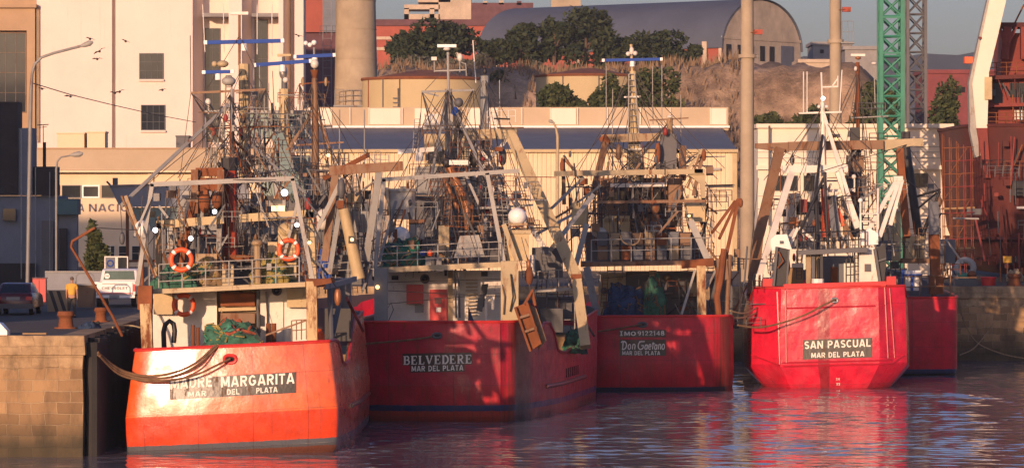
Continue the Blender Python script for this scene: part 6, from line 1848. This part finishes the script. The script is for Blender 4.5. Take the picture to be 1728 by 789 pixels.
wires(sp_, Y4, [(1388, 180, 8), (1447, 120, 10), (1300, 248, 9), (1530, 244, 9), (1389, 200, 8)], 1280, 1540, 280, 450, 24, 305)
# the dark gap of gear on the near trawler's starboard side
gear(mm_, Y1, """
x side_house dgrey 556 470 590 520 2 @10
x side_winch black 548 520 592 575 1.5 @7
b bulwark_stay scaffred 5 0.2 586,504,6 612,556,9
t side_bollard dgrey 8 560,560,5 560,530,5
""")

# ------------------------------------------------------------------ big rust red ship on the slip, right
YV = 254.0
vs_ = thing('slipway_ship', 'large rust red ship hauled out behind the right quay with a cream crane arm', 'ship', Vector((X(1710, YV), YV+8, QZ)))
m = MB(); cx = X(1728, YV)+2.2; secs = []
for z, hw, y_ in ((QZ+0.4, 2.6, 3.5), (QZ+1.4, 4.4, 1.8), (QZ+3.5, 5.2, 0.9), (QZ+6, 5.5, 0.4), (14.6, 5.75, 0.0)):
    row = []
    for i in range(25):
        a = math.pi*i/24; row.append(Vector((cx-math.copysign(abs(math.cos(a))**0.55, math.cos(a))*hw, YV+y_+7-math.sin(a)**0.7*7, z)))
    row = [Vector((cx-hw, YV+32, z))]+row+[Vector((cx+hw, YV+32, z))]; secs.append(row)
n = len(secs[0])
for r_ in secs: m.v += r_
for j in range(len(secs)-1):
    for i in range(n-1): m.f.append((j*n+i, j*n+i+1, (j+1)*n+i+1, (j+1)*n+i))
m.f.append(tuple(range((len(secs)-1)*n, len(secs)*n)))
m.build('hull', 'shaderust', vs_, sharp=0.9)
m = MB().tube(secs[-1], 0.12, 6); m.build('cap_rail', 'shaderust', vs_)
for z in (7.3, 11.2): 
    f_ = (z-QZ)/10; m = MB().tube([Vector((cx+(p.x-cx)*(0.955 if z < 9 else 0.975)*1.012, p.y-0.03, z)) for p in secs[3]], 0.1, 6); m.build('rubbing_strake', 'shaderust', vs_)
gear(vs_, YV, """
x house shipred 1668 130 1760 214 5 @4
x upper_house shipred 1690 56 1760 130 4 @6
x house_window glass 1704 140 1716 164 0.1 @3.9
x house_window glass 1718 140 1727 164 0.1 @3.9
x lit_window white 1712 186 1728 202 0.05 @3.9
b deck_edge shiprust 7 1.2 1660,132,3.4 1760,128,3.4
b deck_edge shipred 6 1.2 1664,178,3.4 1760,176,3.4
r deck_railing rust 1.6 6 3 24 1664,130,3.2 1750,128,3.2
r deck_railing rust 1.6 6 3 22 1664,212,1.2 1750,212,1.2
x top_platform shiprust 1684 38 1760 46 3 @5
b platform_post shipred 14 0.6 1700,46,5.2 1694,100,5.2
b platform_post shipred 12 0.6 1728,46,5.2 1728,100,5.2
b platform_bracket shipred 5 0.5 1686,46,5.1 1696,78,5.1
b platform_bracket shipred 5 0.5 1714,46,5.1 1702,72,5.1
t exhaust black 8 1660,58,7 1661,30,7
t exhaust_elbow black 9 1661,32,7 1664,26,7
x orange_float orange 1628 96 1642 107 0.7 @2
b float_bracket rust 3 0.3 1640,104,2.4 1664,104,3.4
t mast rust 3 1712,40,6 1728,8,6
x dark_recess black 1676 140 1692 176 0.1 @3.9
x dark_recess black 1708 305 1740 330 0.05 @-0.3
x vent white 1716 348 1740 352 0.2 @-0.3
""")
ca = MB(); pts = [(1672, -8), (1700, -8), (1684, 60), (1669, 122), (1666, 216), (1648, 216), (1641, 142), (1655, 70)]
ca.pxpoly(pts, YV+1.0, 1.2); ca.build('crane_arm', 'whitewall', vs_)
ca = MB(); ca.pxpoly([(1668, -8), (1671.7, -8), (1654.6, 70), (1640.7, 142), (1648, 218), (1655, 262), (1646, 266), (1637, 220), (1635, 140)], YV+1.25, 0.9); ca.build('crane_side', 'lgrey', vs_)
gear(vs_, YV+0.8, """
g crane_foot shipred 1.2 1648,216,0.21 1666,216,0.21 1672,300,0.21 1662,300,0.21
x crane_box cleancream 1662 130 1674 168 0.6
x lamp shipred 1652 62 1656 66 0.2
""")
rnd = random.Random(77); L_ = []
for i in range(60):
    x, y = rnd.uniform(1640, 1730), rnd.uniform(120, 460); c = rnd.choice(['shaderust', 'scaffred', 'rust', 'dgrey', 'black', 'shipred']); k = rnd.random(); d = -0.5 if y > 215 else 3.0
    L_.append(f"t pipe {c} {rnd.uniform(1.2, 3):.1f} {x:.0f},{y:.0f},{d} {x+rnd.choice([0, 1, rnd.uniform(-15, 15)]):.0f},{y+rnd.uniform(20, 80):.0f},{d}" if k < 0.55 else f"r handrail {c} 1.4 4 2 14 {x:.0f},{y:.0f},{d} {x+40:.0f},{y:.0f},{d}" if k < 0.75 else f"x hull_box {c} {x:.0f} {y:.0f} {x+rnd.uniform(4, 14):.0f} {y+rnd.uniform(4, 12):.0f} 0.4 @{d}")
gear(vs_, YV, "\n".join(L_))
sc = thing('scaffold_tower', 'red pipe scaffold tower beside the large rust red ship', 'scaffold', base(1624, 250))
L_ = []
for i, x in enumerate((1592, 1604, 1616, 1628, 1640)):
    L_.append(f"t standard {'scaffred' if i > 2 else 'rust'} 1.8 {x},476 {x-2},{226+i*6}"); L_.append(f"t standard rust 1.6 {x+3},470,1.5 {x+1},{230+i*6},1.5")
for j in range(11): L_.append(f"t ledger {'scaffred' if j % 2 else 'rust'} 1.5 1590,{250+j*22} 1644,{248+j*22}")
for j in range(0, 10, 2): L_.append(f"t brace rust 1.3 {1592+(j*5)%30},{470-j*22} {1616+(j*5)%24},{426-j*22}")
L_ += ["b deck_board wood 3 0.9 1590,352,0.6 1644,350,0.6", "b deck_board wood 3 0.9 1590,420,0.6 1644,418,0.6", "x hoist_box dgrey 1632 352 1656 362 0.5 @0.2", "b inclined_pipe scaffred 3 0.2 1646,370,-0.3 1662,440,-0.3"]
gear(sc, 250, "\n".join(L_))
sg = thing('yellow_sign', 'small plain yellow sign on a thin post on the right quay', 'sign', base(1700, 243)); gear(sg, 243, "x panel yellow 1693 432 1707 443 0.05\nt post rust 2 1700,443,0.03 1700,482,0.03")
dr = thing('red_tub', 'low red tub on the right quay before the large ship', 'tub', base(1668, 243)); c = base(1668, 243); MB().tube([c, c+Vector((0, 0, 0.5))], [0.42, 0.48], 20).build('tub', 'red', dr); MB().torus(c+Vector((0, 0, 0.5)), 0.48, 0.04, (0, 0, 1)).build('rim', 'brightred', dr)
gm = thing('winch_machine', 'greenish rope winch on the right quay beside the pale tyre', 'winch', base(1632, 244)); gear(gm, 244, "x bed dgrey 1612 470 1650 481 1\nx drum green 1618 460 1632 472 0.8 @0.1\ns motor rust 1640,464 8 8 @0.5\nt lever lgrey 2 1598,432,0.3 1608,462,0.3")
def bollard(label, px, Y, h, w, mat):
    c = base(px, Y); o = thing('bollard', label, 'bollard', c, 'mooring bollards')
    MB().tube([c, c+Vector((0, 0, 0.06)), c+Vector((0, 0, h*0.6)), c+Vector((0, 0, h*0.78)), c+Vector((0, 0, h))], [w*0.62, w*0.5, w*0.42, w*0.56, w*0.5], 20).build('barrel', mat, o)
    MB().tube([c, c+Vector((0, 0, 0.05))], w*0.75, 20).build('base_plate', mat, o); return o
bollard('rusty sunlit mooring bollard behind the edge of the near quay', 111, 157, 0.68, 0.62, 'rust'); bollard('smaller rusty bollard farther along the near quay, right of the sunlit one', 170, 166, 0.6, 0.5, 'rust')
bollard('rust red bollard wrapped in rope at the edge of the right quay', 1712, 241.5, 0.75, 0.8, 'rust')
heap('tarpaulin', 'dark blue tarpaulin heap on the near quay between two bollards', 'tarpaulin', ['netblue', 'netdark'], 133, 166, 543, 560, 156, 1.2, 41, None, 6, 0.25)
heap('rope_heap', 'pale rope heap on the bollard of the right quay', 'rope', ['tan', 'rope', 'cream'], 1700, 1727, 456, 474, 241.8, 1.0, 42, None, 14, 0.3)
wb = thing('white_block', 'white pointed block at the quay edge, cut off at lower left', 'block', P(2, 566, 148.5)); MB().pxpoly([(-24, 569.5), (-24, 540), (0, 545), (12, 558), (12, 569.5)], 148.4, 0.9).build('block', 'cleanwhite', wb)
pk = thing('plank', 'weathered plank lying on the near quay edge', 'plank', P(55, 566, 148.6)); MB().bb(X(38, 148.6), X(78, 148.6), 148.6, 148.95, QZ+0.03, QZ+0.09).build('board', 'wood', pk)
rope('pale rope hanging from the far red hull down along the right quay wall', [(1616, 505, 236), (1628, 545, 238), (1650, 578, 238.6), (1690, 596, 239), (1728, 604, 239.3)], 0.035, 'tan')
rope('pale rope curving up the right quay wall', [(1620, 598, 236), (1642, 588, 237.5), (1662, 566, 238.5), (1676, 545, 239)], 0.035, 'tan')
rope('cream rope lying along the near quay edge by the bollards', [(190, 552, 156), (205, 549, 157), (222, 549, 157.5), (236, 552, 157)], 0.03, 'cream')

# ------------------------------------------------------------------ vehicles on the left quay
def shell(profile, w, tap, x0, y0, z0):
    """side profile (y, z) swept across the width with rounded shoulders; tap narrows by height"""
    m = MB(); zs = [p[1] for p in profile]; zm, zx = min(zs), max(zs); n = len(profile)
    xs = [(-1, 0.05), (-0.97, 0.015), (-0.9, 0), (0.9, 0), (0.97, 0.015), (1, 0.05)]; yc = sum(p[0] for p in profile)/n; zc = sum(zs)/n
    for fx, ins in xs:
        for (y, z) in profile:
            k = 1-tap*max(0, (z-zm)/(zx-zm))**1.4
            m.v.append(Vector((x0+fx*w/2*k, y0+y+(yc-y)*ins, z0+z+(zc-z)*ins)))
    for i in range(len(xs)-1):
        for j in range(n): m.f.append((i*n+j, i*n+(j+1) % n, (i+1)*n+(j+1) % n, (i+1)*n+j))
    m.f += [tuple(range(n)), tuple((len(xs)-1)*n+j for j in range(n-1, -1, -1))]
    return m
def wheel(root, x, y, z, r=0.31, w=0.19):
    t = MB().tube([Vector((x-w/2, y, z)), Vector((x+w/2, y, z))], r, 24).build('wheel', 'tyre', root)
    MB().tube([Vector((x-w/2-0.008, y, z)), Vector((x+w/2+0.008, y, z))], r*0.6, 16).build('rim', 'metal', t)
YK = 176.0; xk = X(22, YK)
car = thing('parked_car', 'dark red sedan parked on the quay, seen from behind at left edge', 'car', Vector((xk, YK, QZ)))
shell([(0.02, 0.32), (0.0, 0.55), (0.05, 0.9), (0.12, 0.97), (0.6, 1.0), (3.2, 0.95), (4.1, 0.82), (4.25, 0.6), (4.25, 0.3)], 1.74, 0.06, xk, YK, QZ).build('body', 'darkred', car)
shell([(0.45, 0.97), (1.05, 1.36), (1.3, 1.42), (2.3, 1.42), (2.5, 1.36), (3.2, 0.95)], 1.52, 0.16, xk, YK, QZ).build('cabin', 'darkred', car)
def quad(a, b, c, d, t=0.012):
    m = MB(); f = [Vector(v) for v in (a, b, c, d)]; nrm = (f[1]-f[0]).cross(f[3]-f[0]).normalized()*t; return m.prism([v+nrm for v in f], f)
quad((xk-0.66, YK+0.50, QZ+1.0), (xk+0.66, YK+0.50, QZ+1.0), (xk+0.56, YK+1.04, QZ+1.35), (xk-0.56, YK+1.04, QZ+1.35), 0.02).build('rear_window', 'glass', car)
MB().bb(xk-0.87, xk+0.87, YK-0.07, YK+0.3, QZ+0.3, QZ+0.52).build('bumper', 'dgrey', car)
for s in (-1, 1): MB().bb(xk+s*0.56, xk+s*0.83, YK+0.01, YK+0.12, QZ+0.68, QZ+0.84).build('tail_light', 'brightred', car); wheel(car, xk+s*0.74, YK+0.75, QZ+0.31); wheel(car, xk+s*0.74, YK+3.35, QZ+0.31)
MB().bb(xk-0.3, xk+0.3, YK-0.01, YK+0.06, QZ+0.68, QZ+0.82).build('number_plate', 'lgrey', car)
YT_ = 190.0; xt = X(193.5, YT_)
pu = thing('pickup_truck', 'white pickup truck with sunlit tailgate parked on the quay', 'pickup truck', Vector((xt, YT_, QZ)))
z0 = QZ
m = MB(); m.bb(xt-0.98, xt-0.86, YT_+0.08, YT_+2.0, z0+0.62, z0+1.22); m.build('bed_side', 'cleanwhite', pu); m = MB(); m.bb(xt+0.86, xt+0.98, YT_+0.08, YT_+2.0, z0+0.62, z0+1.22); m.build('bed_side', 'cleanwhite', pu)
MB().bb(xt-0.855, xt+0.855, YT_+0.1, YT_+2.0, z0+0.6, z0+0.68).build('bed_floor', 'dgrey', pu)
MB().bb(xt-0.86, xt+0.86, YT_, YT_+0.075, z0+0.64, z0+1.22).build('tailgate', 'cleanwhite', pu)
MB().bb(xt-0.6, xt+0.6, YT_-0.012, YT_-0.002, z0+1.12, z0+1.16).build('tailgate_crease', 'lgrey', pu)
vs, fs = sans_mesh('CHEVROLET', 0.17); m = MB(); mw = max(v.x for v in vs)
m.add([Vector((xt-0.62+1.24*v.x/mw, YT_-0.012, z0+0.86+0.13*v.y)) for v in vs], fs); m.build('lettering', 'dgrey', pu)
shell([(2.02, 0.55), (2.02, 1.22), (2.15, 1.28), (2.35, 1.74), (2.6, 1.82), (3.6, 1.82), (4.2, 1.3), (5.2, 1.15), (5.3, 0.6)], 1.96, 0.14, xt, YT_, z0).build('cab', 'cleanwhite', pu)
quad((xt-0.76, YT_+2.14, z0+1.30), (xt+0.76, YT_+2.14, z0+1.30), (xt+0.70, YT_+2.32, z0+1.72), (xt-0.70, YT_+2.32, z0+1.72), 0.02).build('rear_window', 'greenglass', pu)
c = Vector((xt-0.58, YT_+2.18, z0+1.47)); st = MB().tube([c+Vector((0, -0.06, 0)), c], 0.13, 20).build('sticker', 'cleanwhite', pu)
vs, fs = sans_mesh('110', 0.17); mw = max(v.x for v in vs); m = MB(); m.add([Vector((c.x-0.08+0.16*v.x/mw, c.y-0.068, c.z-0.05+0.1*v.y)) for v in vs], fs); m.build('lettering', 'dgrey', st)
for s in (-1, 1):
    MB().bb(xt+s*0.87, xt+s*0.985, YT_-0.01, YT_+0.07, z0+0.78, z0+1.12).build('tail_light', 'brightred', pu); wheel(pu, xt+s*0.84, YT_+1.1, z0+0.36, 0.36, 0.24); wheel(pu, xt+s*0.84, YT_+4.2, z0+0.36, 0.36, 0.24)
MB().bb(xt-0.98, xt+0.98, YT_-0.14, YT_-0.03, z0+0.46, z0+0.6).build('bumper', 'cleanwhite', pu)
MB().bb(xt-0.24, xt+0.24, YT_-0.16, YT_-0.143, z0+0.47, z0+0.59).build('number_plate', 'lgrey', pu)
MB().bb(xt-0.85, xt+0.85, YT_-0.02, YT_-0.008, z0+0.66, z0+0.70).build('red_strip', 'brightred', pu)
# barrier, trailer, cabinet, panel, board
br = thing('striped_barrier', 'concrete barrier with slanting black and cream stripes on the quay', 'barrier', base(98, 182))
gear(br, 182, "x block tan 80 490 117 531 0.6\n"+"\n".join(f"g stripe black 0.02 {82+i*13},490.5,-0.021 {88+i*13},490.5,-0.021 {100+i*13 if i<2 else 116},{527 if i<2 else 512},-0.021 {94+i*13 if i<2 else 113},{527 if i<2 else 512},-0.021" for i in range(2)))
tr = thing('box_trailer', 'long low grey box trailer standing behind the man in the yellow shirt', 'trailer', base(122, 206))
gear(tr, 206, "x box launchgrey 76 458 172 489 2.2\nx frame dgrey 78 489 170 493 2 @0.1\nt drawbar dgrey 3 76,493,0.5 66,497,0.5\nb top_edge lgrey 2 0.1 76,458,-0.06 172,458,-0.06")  # grey of the box stands in for the shade it lies in
for px in (95, 150): wheel(tr, X(px, 206), 206.6, QZ+0.3, 0.3)
rc = thing('red_cabinet', 'red cabinet on the quay between the dark sedan and the striped barrier', 'cabinet', base(66, 200)); gear(rc, 200, "x body red 55 470 77 509 0.6\nx roof darkred 54 468 78 470 0.7 @-0.05\nx door_seam darkred 65.5 472 66.3 506 0.02 @-0.021")
gp = thing('grey_skip', 'brown grey metal skip standing right of the man in the yellow shirt', 'skip', base(143, 186)); gear(gp, 186, "g body brown 1.2 127,480 159,480 156,518 131,518\nb rim grey 2.5 0.15 126,480,-0.04 160,480,-0.04\nt lifting_frame grey 2 128,480,0.1 128,466,0.1 133,461,0.1 153,461,0.1 158,466,0.1 158,480,0.1")
sb2 = thing('framed_board', 'small pale framed board with blue mark standing behind the pickup', 'sign', base(194, 212)); gear(sb2, 212, "x frame white 176 432 216 456 0.08\nx panel slate 178 434 194 454 0.02 @-0.021\nx panel glass 199 434 214 454 0.02 @-0.021\nt post grey 2 180,456,0.03 180,492,0.03\nt post grey 2 212,456,0.03 212,492,0.03\no mark blue 186,444 5 1.2 @-0.03")
gl = thing('grey_launch', 'grey steel launch with flared bow set high on trestles behind the nearest trawler', 'boat', base(280, 262))
Yl = 262; m = MB()
f_ = [(184, 313), (200, 345), (206, 349), (420, 347), (420, 308)]; 
A = [P(x, y, Yl) for x, y in f_]; B = [P(x+(6 if i == 0 else 0), y, Yl+3.2) for i, (x, y) in enumerate(f_)]; m.prism(A, B); m.build('hull', 'launchgrey' if 'launchgrey' in MATS else 'slate', gl)
gear(gl, Yl, """
b gunwale grey 2.5 0.2 184,313,-0.05 420,308,-0.05
x bow_bitt dgrey 190 300 198 312 0.4 @0.4
b bow_post dgrey 3 0.2 186,312,0.5 180,306,0.5
x cabin teal 222 350 300 388 2.2 @0.4
x cabin_window glass 236 356 262 366 0.06 @0.33
b trestle rust 5 0.3 215,349,0.6 215,470,0.6
b trestle rust 5 0.3 300,349,0.6 300,470,0.6
b trestle rust 5 0.3 380,347,0.6 380,470,0.6
b trestle_tie rust 4 0.2 215,440,0.6 380,440,0.6
""")

# ------------------------------------------------------------------ the man on the quay
def skin_body(name, mat, parent, verts, edges, root_i=0, levels=2):
    me = bpy.data.meshes.new(name); off = parent_loc(parent)
    me.from_pydata([tuple(Vector(v[0])-off) for v in verts], edges, []); o = bpy.data.objects.new(name, me); COL.objects.link(o); o.parent = parent
    md = o.modifiers.new('skin', 'SKIN'); md.use_smooth_shade = True
    for i, v in enumerate(verts): r = v[1]; me.skin_vertices[0].data[i].radius = r if isinstance(r, tuple) else (r, r)
    me.skin_vertices[0].data[root_i].use_root = True
    sd = o.modifiers.new('sub', 'SUBSURF'); sd.levels = levels; sd.render_levels = levels
    dgp = bpy.context.evaluated_depsgraph_get(); nm = bpy.data.meshes.new_from_object(o.evaluated_get(dgp)); o.modifiers.clear(); o.data = nm
    nm.materials.clear(); nm.materials.append(MATS[mat])
    for p in nm.polygons: p.use_smooth = True
    return o
YH = 172.5; hx = X(121, YH)
man = thing('person', 'man in yellow shirt and dark trousers standing on the quay, back turned', 'person', Vector((hx, YH, QZ)))
def q(x, y, z): return (hx+x, YH+y, QZ+z)
hip, kn, an = 0.93, 0.50, 0.09
V_ = [(q(0, 0, 0.95), (0.15, 0.11)), (q(0, 0.0, 1.12), (0.145, 0.10)), (q(0, 0.02, 1.30), (0.165, 0.11)), (q(0, 0.04, 1.43), (0.12, 0.085)), (q(0, 0.07, 1.51), 0.055), (q(0, 0.09, 1.58), 0.06), (q(0, 0.10, 1.66), (0.078, 0.098)), (q(0, 0.10, 1.73), (0.06, 0.08))]
E_ = [(i, i+1) for i in range(7)]
def limb(pts, start):
    i0 = start
    for p in pts: V_.append(p); E_.append((i0, len(V_)-1)); i0 = len(V_)-1
    return i0
for s in (-1, 1):
    limb([(q(s*0.09, 0, 0.86), 0.085), (q(s*0.11, 0.02*s, kn), 0.055), (q(s*0.12, -0.03, 0.3), 0.052), (q(s*0.125, -0.03*s, an), 0.04), (q(s*0.13, 0.12, 0.045), (0.045, 0.035)), (q(s*0.135, 0.2, 0.035), (0.04, 0.025))], 0)
    w_ = limb([(q(s*0.185, 0.03, 1.40), 0.06), (q(s*0.23, 0.02, 1.14), 0.042), (q(s*0.235, 0.09, 0.92), 0.032)], 3)
    pm_ = limb([(q(s*0.235, 0.11, 0.86), (0.02, 0.04))], w_)
    for k, l_ in enumerate((0.075, 0.085, 0.08, 0.065)): limb([(q(s*0.23, 0.085+k*0.02, 0.80), 0.009), (q(s*0.222, 0.092+k*0.019, 0.80-l_*0.55), 0.008)], pm_)
    limb([(q(s*0.222, 0.15, 0.85), 0.011), (q(s*0.212, 0.165, 0.81), 0.009)], pm_)
skin_body('body', 'skin', man, V_, E_)
skin_body('shirt', 'shirt', man, [(q(0, 0, 0.93), (0.185, 0.14)), (q(0, 0, 1.12), (0.18, 0.135)), (q(0, 0.02, 1.30), (0.195, 0.14)), (q(0, 0.04, 1.44), (0.13, 0.10)), (q(0, 0.055, 1.475), (0.08, 0.075)), (q(-0.19, 0.03, 1.40), 0.085), (q(-0.225, 0.02, 1.2), 0.07), (q(0.19, 0.03, 1.40), 0.085), (q(0.225, 0.02, 1.2), 0.07)], [(0, 1), (1, 2), (2, 3), (3, 4), (3, 5), (5, 6), (3, 7), (7, 8)])
skin_body('trousers', 'trousers', man, [(q(0, 0, 0.97), (0.172, 0.13)), (q(-0.095, 0, 0.84), 0.105), (q(-0.112, -0.02, 0.5), 0.08), (q(-0.125, 0.0, 0.1), 0.07), (q(0.095, 0, 0.84), 0.105), (q(0.112, 0.02, 0.5), 0.08), (q(0.125, -0.03, 0.1), 0.07)], [(0, 1), (1, 2), (2, 3), (0, 4), (4, 5), (5, 6)])
for s in (-1, 1): MB().sphere(q(s*0.13, 0.06, 0.045), (0.055, 0.15, 0.05), 12, 8).build('shoe', 'black', man); MB().sphere(q(s*0.081, 0.10, 1.66), (0.012, 0.022, 0.032), 8, 6).build('ear', 'skin', man) if False else None
m = MB().sphere(q(0, 0.085, 1.70), (0.088, 0.105, 0.085), 16, 10); m.build('hair', 'hair', man)

# ------------------------------------------------------------------ thin morning haze over the harbour
def make_haze(density):
    m = bpy.data.materials.new('haze'); m.use_nodes = True; nt = m.node_tree; nt.nodes.clear()
    out = nt.nodes.new('ShaderNodeOutputMaterial'); v = nt.nodes.new('ShaderNodeVolumePrincipled'); v.inputs['Color'].default_value = (0.75, 0.82, 1.0, 1); v.inputs['Density'].default_value = density
    nt.links.new(v.outputs[0], out.inputs['Volume']); MATS['haze'] = m
    h = MB().bb(-1500, 1500, -320, 2900, -3.0, 140).build('haze', 'haze'); h['kind'] = 'stuff'
HAZE = 0.0001
if HAZE > 0: make_haze(HAZE)
